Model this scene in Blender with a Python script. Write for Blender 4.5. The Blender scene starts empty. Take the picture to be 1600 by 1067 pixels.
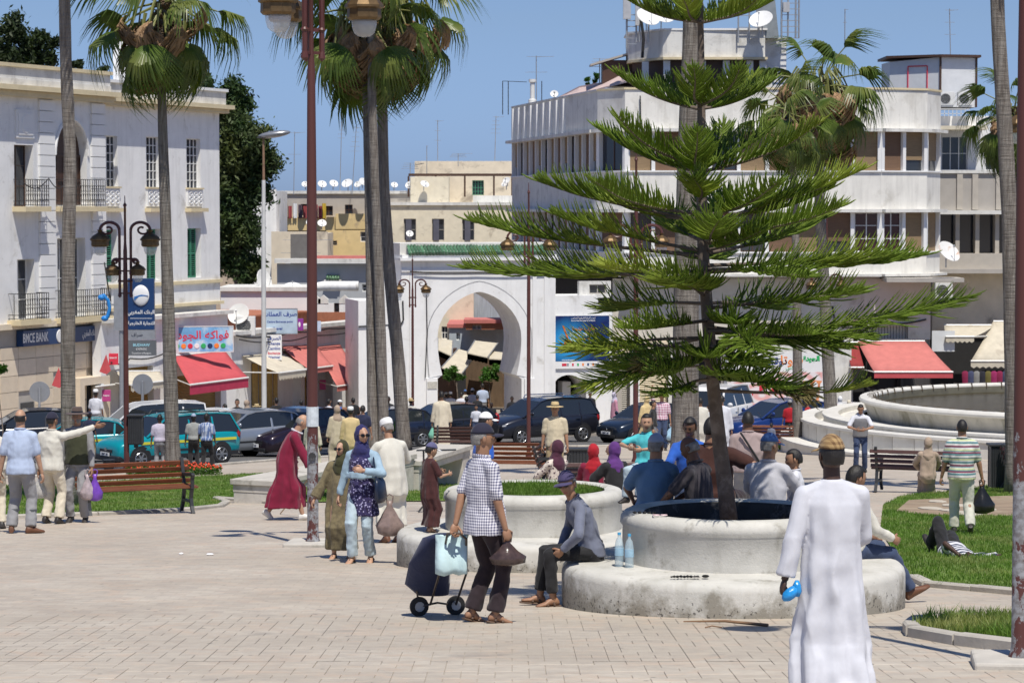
import bpy, bmesh, math, random
import numpy as np
from mathutils import Vector, Matrix, noise
R = math.radians
rnd = random.Random(7)
scene = bpy.context.scene
col = scene.collection
F = 4200.0; CZ = 1.93; TH = math.atan(208.5/F)
# ---------------------------------------------------------------- camera, sky, sun, exposure
cam_d = bpy.data.cameras.new('camera'); cam = bpy.data.objects.new('camera', cam_d); col.objects.link(cam)
cam.location = (0, 0, CZ); cam.rotation_euler = (R(90)-TH, 0, 0)
cam_d.sensor_width = 36; cam_d.lens = F/1600*36; cam_d.clip_start = .5; cam_d.clip_end = 6000
cam_d.dof.use_dof = True; cam_d.dof.focus_distance = 24; cam_d.dof.aperture_fstop = 14
scene.camera = cam
SUN_EL, SUN_DIR = 64.0, (.29, -.957)          # towards the sun on the ground plan
world = bpy.data.worlds.new('World'); scene.world = world; world.use_nodes = True
wn = world.node_tree
for n in list(wn.nodes): wn.nodes.remove(n)
sky = wn.nodes.new('ShaderNodeTexSky'); sky.sky_type = 'NISHITA'; sky.sun_disc = False
sky.sun_elevation = R(SUN_EL); sky.sun_rotation = math.atan2(SUN_DIR[0], SUN_DIR[1])
sky.altitude = 0; sky.air_density = 1.0; sky.dust_density = .5; sky.ozone_density = 3.0
bg = wn.nodes.new('ShaderNodeBackground'); bg.inputs['Strength'].default_value = .082
tint = wn.nodes.new('ShaderNodeMix'); tint.data_type = 'RGBA'; tint.blend_type = 'MULTIPLY'; tint.inputs[0].default_value = 1
_tc = wn.nodes.new('ShaderNodeTexCoord'); _sp = wn.nodes.new('ShaderNodeSeparateXYZ'); _rp = wn.nodes.new('ShaderNodeValToRGB')
wn.links.new(_tc.outputs['Generated'], _sp.inputs[0]); wn.links.new(_sp.outputs[2], _rp.inputs[0]); _el = _rp.color_ramp.elements
_el[0].position = .02; _el[0].color = (.56, .79, 1.50, 1); _el[1].position = .30; _el[1].color = (.66, .78, 1.02, 1); _e = _el.new(.07); _e.color = (.65, .77, 1.14, 1)
wn.links.new(_rp.outputs[0], tint.inputs[7])
wo = wn.nodes.new('ShaderNodeOutputWorld')
wn.links.new(sky.outputs[0], tint.inputs[6]); wn.links.new(tint.outputs[2], bg.inputs[0]); wn.links.new(bg.outputs[0], wo.inputs[0])
sun_d = bpy.data.lights.new('sun', 'SUN'); sun_d.energy = 4.6; sun_d.angle = R(.53); sun_d.color = (1, .945, .85)
sun = bpy.data.objects.new('sun', sun_d); col.objects.link(sun)
_sv = Vector((SUN_DIR[0]*math.cos(R(SUN_EL)), SUN_DIR[1]*math.cos(R(SUN_EL)), math.sin(R(SUN_EL)))).normalized()
sun.rotation_euler = _sv.to_track_quat('Z', 'Y').to_euler(); sun.location = (0, 0, 60)
vs = scene.view_settings; vs.view_transform = 'Standard'; vs.look = 'None'; vs.exposure = 0.10; vs.gamma = 1; vs.use_curve_mapping = False
scene.cycles.max_bounces = 6; scene.cycles.transparent_max_bounces = 12; scene.cycles.caustics_reflective = False; scene.cycles.caustics_refractive = False
# ---------------------------------------------------------------- places
def gh(y):
    """ground height at distance y"""
    return -.0717*y if y < 40 else CZ-(2.218+.0645*y) if y < 135 else CZ-(2.218+.0645*135)-.02*(y-135)
_U = Vector((0, math.sin(TH), math.cos(TH))); _Fw = Vector((0, math.cos(TH), -math.sin(TH)))
def ray(px, py): return _Fw + Vector((1, 0, 0))*((px-800)/F) + _U*((533.5-py)/F)
def at(px, py, Y):
    d = ray(px, py); return Vector((0, 0, CZ)) + d*(Y/d.y)
def gnd(px, py):
    a, b = 3., 400.
    for _ in range(50):
        m = (a+b)/2; p = at(px, py, m)
        if p.z > gh(m): a = m
        else: b = m
    return Vector((p.x, p.y, gh(p.y)))
def hit(px, py, P0, d):
    """pixel ray against the vertical plane through P0 along d: (u, z)"""
    r = ray(px, py); n = Vector((-d[1], d[0], 0)); t = ((P0[0])*n.x+(P0[1])*n.y)/(r.x*n.x+r.y*n.y)
    p = Vector((0, 0, CZ))+r*t
    return (p.x-P0[0])*d[0]+(p.y-P0[1])*d[1], p.z
# ---------------------------------------------------------------- mesh builder
class MB:
    def __init__(s): s.v = []; s.f = []; s.m = []
    def add(s, vs_, fs_, m=0):
        o = len(s.v); s.v.extend([tuple(p) for p in vs_]); s.f.extend([tuple(i+o for i in f) for f in fs_]); s.m.extend([m]*len(fs_)); return s
    def box(s, x0, x1, y0, y1, z0, z1, m=0):
        return s.add([(x0,y0,z0),(x1,y0,z0),(x1,y1,z0),(x0,y1,z0),(x0,y0,z1),(x1,y0,z1),(x1,y1,z1),(x0,y1,z1)],
            [(0,3,2,1),(4,5,6,7),(0,1,5,4),(1,2,6,5),(2,3,7,6),(3,0,4,7)], m)
    def bar(s, a, b, w, h, m=0, up=(0,0,1)):
        a = Vector(a); b = Vector(b); d = (b-a).normalized(); x = d.cross(Vector(up))
        if x.length < 1e-4: x = d.cross(Vector((0,1,0)))
        x.normalize(); y = x.cross(d); x *= w/2; y *= h/2
        return s.add([a-x-y,a+x-y,a+x+y,a-x+y,b-x-y,b+x-y,b+x+y,b-x+y],[(0,1,2,3),(7,6,5,4),(0,4,5,1),(1,5,6,2),(2,6,7,3),(3,7,4,0)], m)
    def prism(s, pts, y0, y1, m=0):
        """polygon in x,z (counter-clockwise seen from -y) pushed from y0 to y1"""
        n = len(pts); v = [(p[0], y0, p[1]) for p in pts]+[(p[0], y1, p[1]) for p in pts]
        f = [tuple(range(n)), tuple(range(2*n-1, n-1, -1))]+[((i+1)%n, i, i+n, (i+1)%n+n) for i in range(n)]
        return s.add(v, f, m)
    def slab(s, pts, z0, z1, m=0):
        """polygon in x,y (counter-clockwise from above); z0,z1 numbers or functions of (x,y)"""
        g0 = z0 if callable(z0) else (lambda x, y: z0); g1 = z1 if callable(z1) else (lambda x, y: z1)
        n = len(pts); v = [(p[0], p[1], g0(p[0], p[1])) for p in pts]+[(p[0], p[1], g1(p[0], p[1])) for p in pts]
        f = [tuple(range(n-1, -1, -1)), tuple(range(n, 2*n))]+[(i, (i+1)%n, (i+1)%n+n, i+n) for i in range(n)]
        return s.add(v, f, m)
    def tube(s, pts, r, n=8, m=0, caps=True):
        pts = [Vector(p) for p in pts]; rr = r if isinstance(r, (list, tuple)) else [r]*len(pts)
        v = []; k = len(pts); x = None
        for i, p in enumerate(pts):
            d = (pts[min(i+1, k-1)]-pts[max(i-1, 0)]).normalized()
            if x is None:
                x = d.cross(Vector((0,0,1)) if abs(d.z) < .9 else Vector((0,1,0)))
            x = (x-d*x.dot(d)).normalized(); y = d.cross(x)
            for j in range(n):
                a = 2*math.pi*j/n; v.append(p+(x*math.cos(a)+y*math.sin(a))*rr[i])
        f = [(i*n+j, i*n+(j+1)%n, (i+1)*n+(j+1)%n, (i+1)*n+j) for i in range(k-1) for j in range(n)]
        if caps: f += [tuple(range(n-1, -1, -1)), tuple(range((k-1)*n, k*n))]
        return s.add(v, f, m)
    def lathe(s, prof, n=16, c=(0,0,0), m=0, ax=None, sq=(1,1)):
        """prof [(r,z)], bottom to top"""
        M = ax if ax is not None else Matrix.Identity(3); c = Vector(c); v = []
        for r, z in prof:
            for j in range(n):
                a = 2*math.pi*j/n; v.append(c+M@Vector((r*math.cos(a)*sq[0], r*math.sin(a)*sq[1], z)))
        k = len(prof)
        f = [(i*n+j, i*n+(j+1)%n, (i+1)*n+(j+1)%n, (i+1)*n+j) for i in range(k-1) for j in range(n)]
        f += [tuple(range(n-1, -1, -1)), tuple(range((k-1)*n, k*n))]
        return s.add(v, f, m)
    def ell(s, c, r, n=12, k=8, m=0, M=None):
        prof = [(math.sin(math.pi*max(.02, min(.98, i/k))), -math.cos(math.pi*i/k)) for i in range(k+1)]
        M = M or Matrix.Identity(3); D = Matrix.Diagonal(Vector(r))
        return s.lathe(prof, n, c, m, M@D)
    def cap(s, a, ra, b, rb, n=10, m=0, k=3):
        a = Vector(a); b = Vector(b); d = b-a; L = d.length
        if L < 1e-5: return s.ell(a, (ra,)*3, n, 6, m)
        d /= L; p = []; r = []
        for i in range(k): t = math.pi/2*(i+.15)/k; p.append(a-d*ra*math.cos(t)); r.append(ra*math.sin(t))
        for i in range(3): t = i/2; p.append(a+d*L*t); r.append(ra+(rb-ra)*t)
        for i in range(k-1, -1, -1): t = math.pi/2*(i+.15)/k; p.append(b+d*rb*math.cos(t)); r.append(rb*math.sin(t))
        return s.tube(p, r, n, m)
    def rings(s, rr, m=0, n=20, fold=None):
        """rr: [(centre, xaxis, yaxis)] ellipses"""
        v = []
        for i, (c, x, y) in enumerate(rr):
            for j in range(n):
                a = 2*math.pi*j/n; q = 1+(fold(i/(len(rr)-1), a) if fold else 0)
                v.append(Vector(c)+(Vector(x)*math.cos(a)+Vector(y)*math.sin(a))*q)
        k = len(rr); f = [(i*n+j, i*n+(j+1)%n, (i+1)*n+(j+1)%n, (i+1)*n+j) for i in range(k-1) for j in range(n)]
        f += [tuple(range(n-1, -1, -1)), tuple(range((k-1)*n, k*n))]
        return s.add(v, f, m)
    def build(s, name, mats, parent=None, smooth=False, loc=None, rz=None, bevel=0, kind=None, angle=40):
        me = bpy.data.meshes.new(name); me.from_pydata(s.v, [], s.f)
        for mt in (mats if isinstance(mats, (list, tuple)) else [mats]): me.materials.append(mt)
        if any(s.m): me.polygons.foreach_set('material_index', s.m)
        if smooth:
            me.shade_smooth() if angle is None else me.set_sharp_from_angle(angle=R(angle))
            if angle is not None: me.polygons.foreach_set('use_smooth', [True]*len(me.polygons))
        o = bpy.data.objects.new(name, me); col.objects.link(o)
        if parent: o.parent = parent
        if loc is not None: o.location = loc
        if rz is not None: o.rotation_euler = (0, 0, rz)
        if bevel:
            b = o.modifiers.new('b', 'BEVEL'); b.width = bevel; b.segments = 2; b.limit_method = 'ANGLE'
        if kind: o['kind'] = kind
        return o
def nmesh(name, V, Fc, mats, parent=None, mi=None, smooth=False):
    """numpy arrays: V (n,3), Fc (m,k)"""
    me = bpy.data.meshes.new(name); k = Fc.shape[1]
    me.vertices.add(len(V)); me.vertices.foreach_set('co', np.asarray(V, dtype=np.float32).ravel())
    me.loops.add(Fc.size); me.loops.foreach_set('vertex_index', Fc.astype(np.int32).ravel())
    me.polygons.add(len(Fc)); me.polygons.foreach_set('loop_start', np.arange(0, Fc.size, k, dtype=np.int32))
    for mt in (mats if isinstance(mats, (list, tuple)) else [mats]): me.materials.append(mt)
    if mi is not None: me.polygons.foreach_set('material_index', np.asarray(mi, dtype=np.int32))
    if smooth: me.polygons.foreach_set('use_smooth', np.ones(len(Fc), dtype=bool))
    me.update(calc_edges=True); me.validate()
    o = bpy.data.objects.new(name, me); col.objects.link(o)
    if parent: o.parent = parent
    return o
def tag(o, label=None, cat=None, group=None, kind=None):
    if label: o['label'] = label
    if cat: o['category'] = cat
    if group: o['group'] = group
    if kind: o['kind'] = kind
    return o
def thing(name, label, cat, loc=(0,0,0), rz=0, group=None):
    o = bpy.data.objects.new(name, None); col.objects.link(o); o.location = loc; o.rotation_euler = (0, 0, rz); o.empty_display_size = .2
    return tag(o, label, cat, group)
def kids(o): return [c for c in _kidmap.get(o.name, [])]
def copy_tree(o, parent=None):
    c = o.copy(); col.objects.link(c); c.parent = parent
    for ch in [x for x in bpy.data.objects if x.parent == o]: copy_tree(ch, c)
    return c
# ---------------------------------------------------------------- materials
def _mk(name):
    m = bpy.data.materials.new(name); m.use_nodes = True; nt = m.node_tree
    for n in list(nt.nodes): nt.nodes.remove(n)
    out = nt.nodes.new('ShaderNodeOutputMaterial'); b = nt.nodes.new('ShaderNodeBsdfPrincipled'); nt.links.new(b.outputs[0], out.inputs[0])
    return m, nt, b, out
class NT:
    def __init__(s, nt): s.nt = nt
    def node(s, t, **k):
        n = s.nt.nodes.new(t)
        for a, v in k.items():
            if a.startswith('i_'):
                key = a[2:]; key = int(key) if key.isdigit() else key.replace('_', ' ')
                if hasattr(v, 'links') or isinstance(v, bpy.types.NodeSocket): s.nt.links.new(v, n.inputs[key])
                else: n.inputs[key].default_value = v
            else: setattr(n, a, v)
        return n
    def coord(s, scale=(1,1,1), rot=(0,0,0), which='Object'):
        c = s.node('ShaderNodeTexCoord'); mp = s.node('ShaderNodeMapping', i_Vector=c.outputs[which])
        mp.inputs['Scale'].default_value = scale; mp.inputs['Rotation'].default_value = rot; return mp.outputs[0]
    def noise(s, vec, scale, detail=4, rough=.55, dist=0):
        return s.node('ShaderNodeTexNoise', i_Vector=vec, i_Scale=scale, i_Detail=detail, i_Roughness=rough, i_Distortion=dist).outputs['Fac']
    def ramp(s, fac, a, b, ca=(0,0,0,1), cb=(1,1,1,1)):
        r = s.node('ShaderNodeValToRGB', i_Fac=fac); e = r.color_ramp.elements
        e[0].position = a; e[0].color = ca; e[1].position = b; e[1].color = cb; return r.outputs[0]
    def mix(s, f, a, b, mode='MIX'):
        n = s.node('ShaderNodeMix', data_type='RGBA', blend_type=mode)
        for i, v in ((0, f), (6, a), (7, b)):
            if isinstance(v, bpy.types.NodeSocket): s.nt.links.new(v, n.inputs[i])
            else: n.inputs[i].default_value = v if i == 0 else c4(v)
        return n.outputs[2]
    def math(s, op, a, b=0):
        n = s.node('ShaderNodeMath', operation=op)
        for i, v in ((0, a), (1, b)):
            if isinstance(v, bpy.types.NodeSocket): s.nt.links.new(v, n.inputs[i])
            else: n.inputs[i].default_value = v
        return n.outputs[0]
def c4(c): return tuple(c)+(1,) if len(c) == 3 else tuple(c)
def sc(c, k): return tuple(min(1, x*k) for x in c[:3])
_mats = {}
def mat(name, c=(.5,.5,.5), rough=.75, var=.12, scale=3, bump=.15, bs=40, metal=0, dirt=None, dirt_amt=.5, dirt_scale=1.2, dirt_w=.14, spec=.5, trans=0, stretch=(1,1,1), bd=.01, coat=0, sheen=0, alpha=1, rnd_obj=0, pits=0, streak=0):
    if name in _mats: return _mats[name]
    m, nt, b, out = _mk(name); T = NT(nt); v = T.coord(stretch)
    base = c4(c)
    if var: base = T.mix(T.ramp(T.noise(v, scale, 6), .32, .68), sc(c, 1-var), sc(c, 1+var))
    if dirt is not None:
        f = T.ramp(T.noise(v, dirt_scale, 8, .65, .4), .5+(.5-dirt_amt)*.35, .5+(.5-dirt_amt)*.35+dirt_w)
        base = T.mix(f, base, dirt)
    if streak:
        base = T.mix(T.math('MULTIPLY', T.ramp(T.noise(T.coord((1.6,1.6,.16)), 1.5, 7, .65), .5, .72), streak), base, sc(c, .62)); base = T.mix(T.math('MULTIPLY', T.ramp(T.noise(v, 4.5, 8, .75), .60, .66), streak*.9), base, sc(c, .45))
    if pits:
        vo = T.node('ShaderNodeTexVoronoi', i_Vector=v, i_Scale=pits); base = T.mix(T.ramp(vo.outputs['Distance'], .06, .16), sc(c, .35), base)
    if rnd_obj:
        oi = T.node('ShaderNodeObjectInfo'); hv = T.node('ShaderNodeHueSaturation', i_Color=base if isinstance(base, bpy.types.NodeSocket) else base)
        nt.links.new(T.node('ShaderNodeMapRange', i_Value=oi.outputs['Random'], i_3=1-rnd_obj, i_4=1+rnd_obj).outputs[0], hv.inputs['Value']); base = hv.outputs[0]
    if isinstance(base, bpy.types.NodeSocket): nt.links.new(base, b.inputs['Base Color'])
    else: b.inputs['Base Color'].default_value = base
    b.inputs['Roughness'].default_value = rough; b.inputs['Metallic'].default_value = metal; b.inputs['Specular IOR Level'].default_value = spec
    if coat: b.inputs['Coat Weight'].default_value = coat; b.inputs['Coat Roughness'].default_value = .05
    if sheen: b.inputs['Sheen Weight'].default_value = sheen
    if trans: b.inputs['Transmission Weight'].default_value = trans
    if alpha < 1: b.inputs['Alpha'].default_value = alpha
    if bump:
        bn = T.node('ShaderNodeBump', i_Height=T.noise(v, bs, 5), i_Strength=bump, i_Distance=bd); nt.links.new(bn.outputs[0], b.inputs['Normal'])
    _mats[name] = m; return m
def leafmat(name, c, tip=None, rough=.5, trn=.35, var=.35, scale=6):
    m, nt, b, out = _mk(name); T = NT(nt); v = T.coord()
    base = T.mix(T.ramp(T.noise(v, scale, 3), .3, .7), sc(c, 1-var), sc(c, 1+var))
    if tip: base = T.mix(T.ramp(T.noise(v, scale*.4, 3), .5, .72), base, tip)
    nt.links.new(base, b.inputs['Base Color']); b.inputs['Roughness'].default_value = rough; b.inputs['Specular IOR Level'].default_value = .35
    tr = T.node('ShaderNodeBsdfTranslucent', i_Color=T.mix(1, base, (1.3, 1.5, .6), 'MULTIPLY')); mx = T.node('ShaderNodeMixShader', i_0=trn, i_1=b.outputs[0], i_2=tr.outputs[0])
    nt.links.new(mx.outputs[0], out.inputs[0]); _mats[name] = m; return m
def cloth(name, c, pat=None, c2=(0,0,0), k=30, rough=.85, fold=.5, c3=None):
    if name in _mats: return _mats[name]
    m, nt, b, out = _mk(name); T = NT(nt); v = T.coord(); base = c4(c)
    sx = T.node('ShaderNodeSeparateXYZ', i_Vector=v)
    def stripe(s_, kk, w): return T.math('LESS_THAN', T.math('FRACT', T.math('MULTIPLY', s_, kk)), w)
    if pat == 'check':
        rx = T.math('ADD', sx.outputs[0], T.math('MULTIPLY', sx.outputs[1], .8))
        f = T.math('MULTIPLY', T.math('ADD', stripe(rx, k, .45), stripe(sx.outputs[2], k, .45)), .5); base = T.mix(f, c, c2)
    elif pat == 'stripe':
        f = stripe(sx.outputs[2], k, .5); base = T.mix(f, c, c2)
        if c3: base = T.mix(stripe(sx.outputs[2], k*.62, .28), base, c3); base = T.mix(stripe(T.math('ADD', sx.outputs[2], .013), k*.41, .18), base, (.55, .6, .35))
    elif pat == 'vstripe':
        f = T.ramp(T.noise(T.coord((1,1,.06)), k, 2), .48, .54); base = T.mix(f, c, c2)
    elif pat == 'spots':
        vo = T.node('ShaderNodeTexVoronoi', i_Vector=v, i_Scale=k); f = T.ramp(vo.outputs['Distance'], .28, .42); base = T.mix(f, c2, c)
        if c3: base = T.mix(T.ramp(T.noise(v, k*.8, 2), .55, .6), base, c3)
    elif pat == 'blotch':
        base = T.mix(T.ramp(T.noise(v, k, 5), .45, .6), c, c2)
    else: base = T.mix(T.ramp(T.noise(v, 7, 4), .3, .7), sc(c, .9), sc(c, 1.08))
    nt.links.new(base, b.inputs['Base Color']) if isinstance(base, bpy.types.NodeSocket) else None
    b.inputs['Roughness'].default_value = rough; b.inputs['Sheen Weight'].default_value = .15; b.inputs['Specular IOR Level'].default_value = .3
    n1 = T.noise(T.coord((1,1,.45)), 11, 4, .55, .6); n2 = T.noise(v, 600, 2)
    b1 = T.node('ShaderNodeBump', i_Height=n1, i_Strength=fold*.7, i_Distance=.025); b2 = T.node('ShaderNodeBump', i_Height=n2, i_Strength=.12, i_Distance=.002, i_Normal=b1.outputs[0])
    nt.links.new(b2.outputs[0], b.inputs['Normal']); _mats[name] = m; return m
# ---------------------------------------------------------------- lettering
_AR = {'ا':(0xFE8D,2),'أ':(0xFE83,2),'ب':(0xFE8F,4),'ة':(0xFE93,2),'ت':(0xFE95,4),'ج':(0xFE9D,4),'ح':(0xFEA1,4),'خ':(0xFEA5,4),'د':(0xFEA9,2),'ر':(0xFEAD,2),'ز':(0xFEAF,2),
 'س':(0xFEB1,4),'ش':(0xFEB5,4),'ص':(0xFEB9,4),'ط':(0xFEC1,4),'ع':(0xFEC9,4),'غ':(0xFECD,4),'ف':(0xFED1,4),'ق':(0xFED5,4),'ك':(0xFED9,4),'ل':(0xFEDD,4),'م':(0xFEE1,4),'ن':(0xFEE5,4),
 'ه':(0xFEE9,4),'و':(0xFEED,2),'ي':(0xFEF1,4),'ى':(0xFEEF,2)}
def arab(s):
    out = []
    for w in s.split(' '):
        r = ''
        for i, ch in enumerate(w):
            b, k = _AR[ch]; prev = i > 0 and _AR[w[i-1]][1] == 4; nxt = i < len(w)-1 and k == 4
            r += chr(b+(3 if prev and nxt else 1 if prev else 2 if nxt else 0))
        out.append(r[::-1])
    return ' '.join(out[::-1])
def text(body, size, m, parent, loc, rot=(R(90),0,0), name='lettering', align='CENTER', ext=.004, sx=1, bold=0):
    c = bpy.data.curves.new(name, 'FONT'); c.body = body; c.size = size; c.align_x = align; c.align_y = 'CENTER'; c.extrude = ext; c.resolution_u = 3; c.offset = bold
    c.materials.append(m); o = bpy.data.objects.new(name, c); col.objects.link(o); o.parent = parent; o.location = loc; o.rotation_euler = rot; o.scale = (sx, 1, 1); return o
# ---------------------------------------------------------------- common materials
white = mat('white_plaster', (.79,.79,.78), .85, .05, 1.5, .25, 20, dirt=(.50,.48,.44), dirt_amt=.26, dirt_scale=.9, streak=.36)
whiteold = mat('weathered_white_plaster', (.70,.69,.65), .85, .07, 1.2, .3, 14, dirt=(.34,.32,.29), dirt_amt=.42, dirt_scale=1.1, dirt_w=.3, streak=.7)
whiteclean = mat('clean_white_plaster', (.78,.78,.77), .8, .03, 1, .15, 20)
cream = mat('cream_plaster', (.72,.65,.50), .85, .08, 2, .2, 20, dirt=(.4,.34,.25), dirt_amt=.3)
yellowtrim = mat('yellow_cornice_paint', (.66,.56,.36), .85, .08, 2, .2, 20)
beige = mat('beige_plaster', (.70,.61,.47), .85, .08, 1.5, .2, 20, dirt=(.33,.28,.22), dirt_amt=.4, dirt_scale=.7)
ochre = mat('ochre_plaster', (.70,.53,.26), .85, .08, 1.5, .2, 20, dirt=(.42,.32,.2), dirt_amt=.3)
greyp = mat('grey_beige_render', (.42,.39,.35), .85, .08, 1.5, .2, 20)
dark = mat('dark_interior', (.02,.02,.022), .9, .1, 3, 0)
glassd = mat('dark_window_glass', (.03,.035,.045), .08, 0, 1, 0, spec=.6)
wframe = mat('white_painted_frame', (.75,.75,.73), .5, .03, 3, 0)
greenpaint = mat('green_shutter_paint', (.045,.22,.13), .6, .15, 6, .1)
brownwood = mat('dark_brown_wood', (.07,.035,.022), .55, .2, 8, .1, stretch=(1,1,8))
blindm = mat('brown_roller_blind', (.17,.10,.06), .8, .12, 3, .2, 60, stretch=(1,1,12))
iron = mat('black_wrought_iron', (.02,.02,.02), .5, .1, 8, .05)
redpole = mat('red_brown_pole_paint', (.09,.028,.023), .42, .12, 5, .1, 60)
brass = mat('aged_brass', (.15,.095,.042), .5, .3, 9, .1, 30, metal=.55)
lampg = mat('clear_lamp_glass', (.75,.77,.78), .12, 0, 1, 0, alpha=.42, spec=.8)
concrete = mat('pale_concrete', (.50,.47,.42), .85, .12, 4, .35, 45, dirt=(.30,.28,.24), dirt_amt=.35, dirt_scale=2)
metalg = mat('grey_galvanised_metal', (.42,.43,.44), .45, .1, 6, .05, metal=.6)
whitemetal = mat('white_enamel', (.72,.72,.70), .4, .04, 4, 0, dirt=(.5,.45,.38), dirt_amt=.2)
navy = mat('navy_sign_blue', (.012,.045,.14), .35, .05, 3, 0)
red = mat('red_awning_cloth', (.50,.075,.085), .8, .07, 3, .2, 30)
redfade = mat('faded_red_awning_cloth', (.52,.165,.145), .85, .08, 3, .2, 30)
creamcloth = mat('cream_awning_cloth', (.55,.50,.40), .85, .08, 3, .2, 30, dirt=(.4,.35,.28), dirt_amt=.3)
black = mat('black_rubber', (.015,.015,.016), .7, .1, 8, .1)
whitelet = mat('white_lettering', (.8,.8,.8), .5, 0, 1, 0)
terracotta = mat('terracotta', (.40,.15,.08), .8, .15, 5, .2)
castiron = mat('dark_cast_iron', (.028,.03,.033), .45, .15, 8, .1)
# ================================================================ ground, road, paving, lawns
pav_c = (.50,.44,.36)
def paving_mat(name, brick):
    m, nt, b, out = _mk(name); T = NT(nt); v = T.coord() if brick else T.coord(which='Object')
    geo = T.node('ShaderNodeNewGeometry').outputs['Position']
    n1 = T.ramp(T.noise(geo, .55, 5), .35, .7); n2 = T.ramp(T.noise(geo, 5, 6, .65), .35, .7)
    base = T.mix(n1, (.45,.395,.32), (.56,.505,.42)); base = T.mix(T.math('MULTIPLY', n2, .65), base, (.36,.31,.26))
    base = T.mix(T.math('MULTIPLY', T.ramp(T.noise(geo, 1.7, 4, .6, 1.5), .5, .66), .5), base, (.53,.41,.31))
    base = T.mix(T.math('MULTIPLY', T.ramp(T.noise(geo, .9, 7, .7), .6, .68), .5), base, (.27,.24,.21))
    vo = T.node('ShaderNodeTexVoronoi', i_Vector=geo, i_Scale=3.2); base = T.mix(T.math('MULTIPLY', T.ramp(vo.outputs['Distance'], .05, .09, (1,1,1,1), (0,0,0,1)), .75), base, (.10,.09,.08))
    if brick:
        br = T.node('ShaderNodeTexBrick', i_Vector=geo, i_Scale=1.0, i_Mortar_Size=.004, i_Brick_Width=.24, i_Row_Height=.24, i_Color1=(1,1,1,1), i_Color2=(.88,.87,.88,1), i_Mortar=(.82,.80,.78,1)); br.inputs['Bias'].default_value = -.2
        base = T.mix(1, base, br.outputs['Color'], 'MULTIPLY')
    else:
        oi = T.node('ShaderNodeObjectInfo'); k = T.node('ShaderNodeMapRange', i_Value=oi.outputs['Random'], i_3=.94, i_4=1.02).outputs[0]
        base = T.mix(1, base, k, 'MULTIPLY')
    nt.links.new(base, b.inputs['Base Color']); b.inputs['Roughness'].default_value = .62; b.inputs['Specular IOR Level'].default_value = .4
    bn = T.node('ShaderNodeBump', i_Height=T.noise(geo, 9, 8, .7), i_Strength=.5, i_Distance=.012); nt.links.new(bn.outputs[0], b.inputs['Normal'])
    return m
pave_far = paving_mat('worn_stone_paving', True); tile_m = paving_mat('stone_paving_tile', False)
joint_m = mat('dark_joint_sand', (.40,.355,.295), .95, .15, 6, .2)
asphalt = mat('asphalt', (.10,.098,.095), .85, .15, 2, .4, 60, dirt=(.16,.15,.14), dirt_amt=.4, dirt_scale=.4)
lawn_m = mat('mown_lawn', (.125,.19,.036), .95, .3, 1.2, .6, 60, dirt=(.20,.20,.075), dirt_amt=.35, dirt_scale=.8, dirt_w=.3, bd=.03)
soil = mat('dry_soil', (.27,.20,.135), .95, .2, 2, .6, 25, dirt=(.36,.29,.2), dirt_amt=.5)
blade_m = leafmat('grass_blade', (.13,.225,.034), (.34,.35,.13), .6, .4, .4, 2.5)
kerb_m = mat('stone_kerb', (.42,.39,.34), .85, .15, 4, .35, 30, dirt=(.25,.23,.19), dirt_amt=.4, rnd_obj=.1)
def terrain(name, m, y0, y1, x0, x1, dz, ny=24):
    ys = sorted(set([y0+(y1-y0)*i/ny for i in range(ny+1)]+[v for v in (40., 135.) if y0 < v < y1]))
    V = [(x, y, gh(y)+dz) for y in ys for x in (x0, x1)]; mb = MB()
    mb.add(V, [(2*i, 2*i+1, 2*i+3, 2*i+2) for i in range(len(ys)-1)]); return tag(mb.build(name, m), kind='structure')
terrain('ground', soil, -60, 3000, -1600, 1600, -.30, 40)
terrain('road', asphalt, 5, 240, -70, 70, -.12)
edge_px = [(-400,768),(-100,752),(160,741),(480,716),(760,700),(1100,695),(1700,692),(2300,690)]
EW = [gnd(*p) for p in edge_px]
def edge_y(x):
    for a, b in zip(EW, EW[1:]):
        if x <= b.x: return a.y+(b.y-a.y)*max(0, (x-a.x)/(b.x-a.x))
    return EW[-1].y
YT = 24.05
def sheet(name, m, ya, dz, yb=None, step=1.5):
    xs = [-50+step*i for i in range(int(100/step)+1)]; mb = MB(); V = []; ny = 30
    for x in xs:
        e = yb or edge_y(x); yy = sorted([ya+(e-ya)*i/ny for i in range(ny+1)])
        if ya < 40 < e: k = min(range(1, ny), key=lambda i: abs(yy[i]-40)); yy[k] = 40.
        V += [(x, y, gh(y)+dz) for y in yy]
    n = ny+1; Fs = [(i*n+j, (i+1)*n+j, (i+1)*n+j+1, i*n+j+1) for i in range(len(xs)-1) for j in range(ny)]
    if not yb: # kerb face
        for i in range(len(xs)): x, y, z = V[i*n+ny]; V.append((x, y, z-.2))
        o = len(xs)*n; Fs += [(i*n+ny, (i+1)*n+ny, o+i+1, o+i) for i in range(len(xs)-1)]
    mb.add(V, Fs); return tag(mb.build(name, m), kind='structure')
pavement = sheet('pavement', pave_far, YT, 0)
bedding = sheet('plaza_floor', joint_m, 3, -.007, YT, 5)
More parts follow.
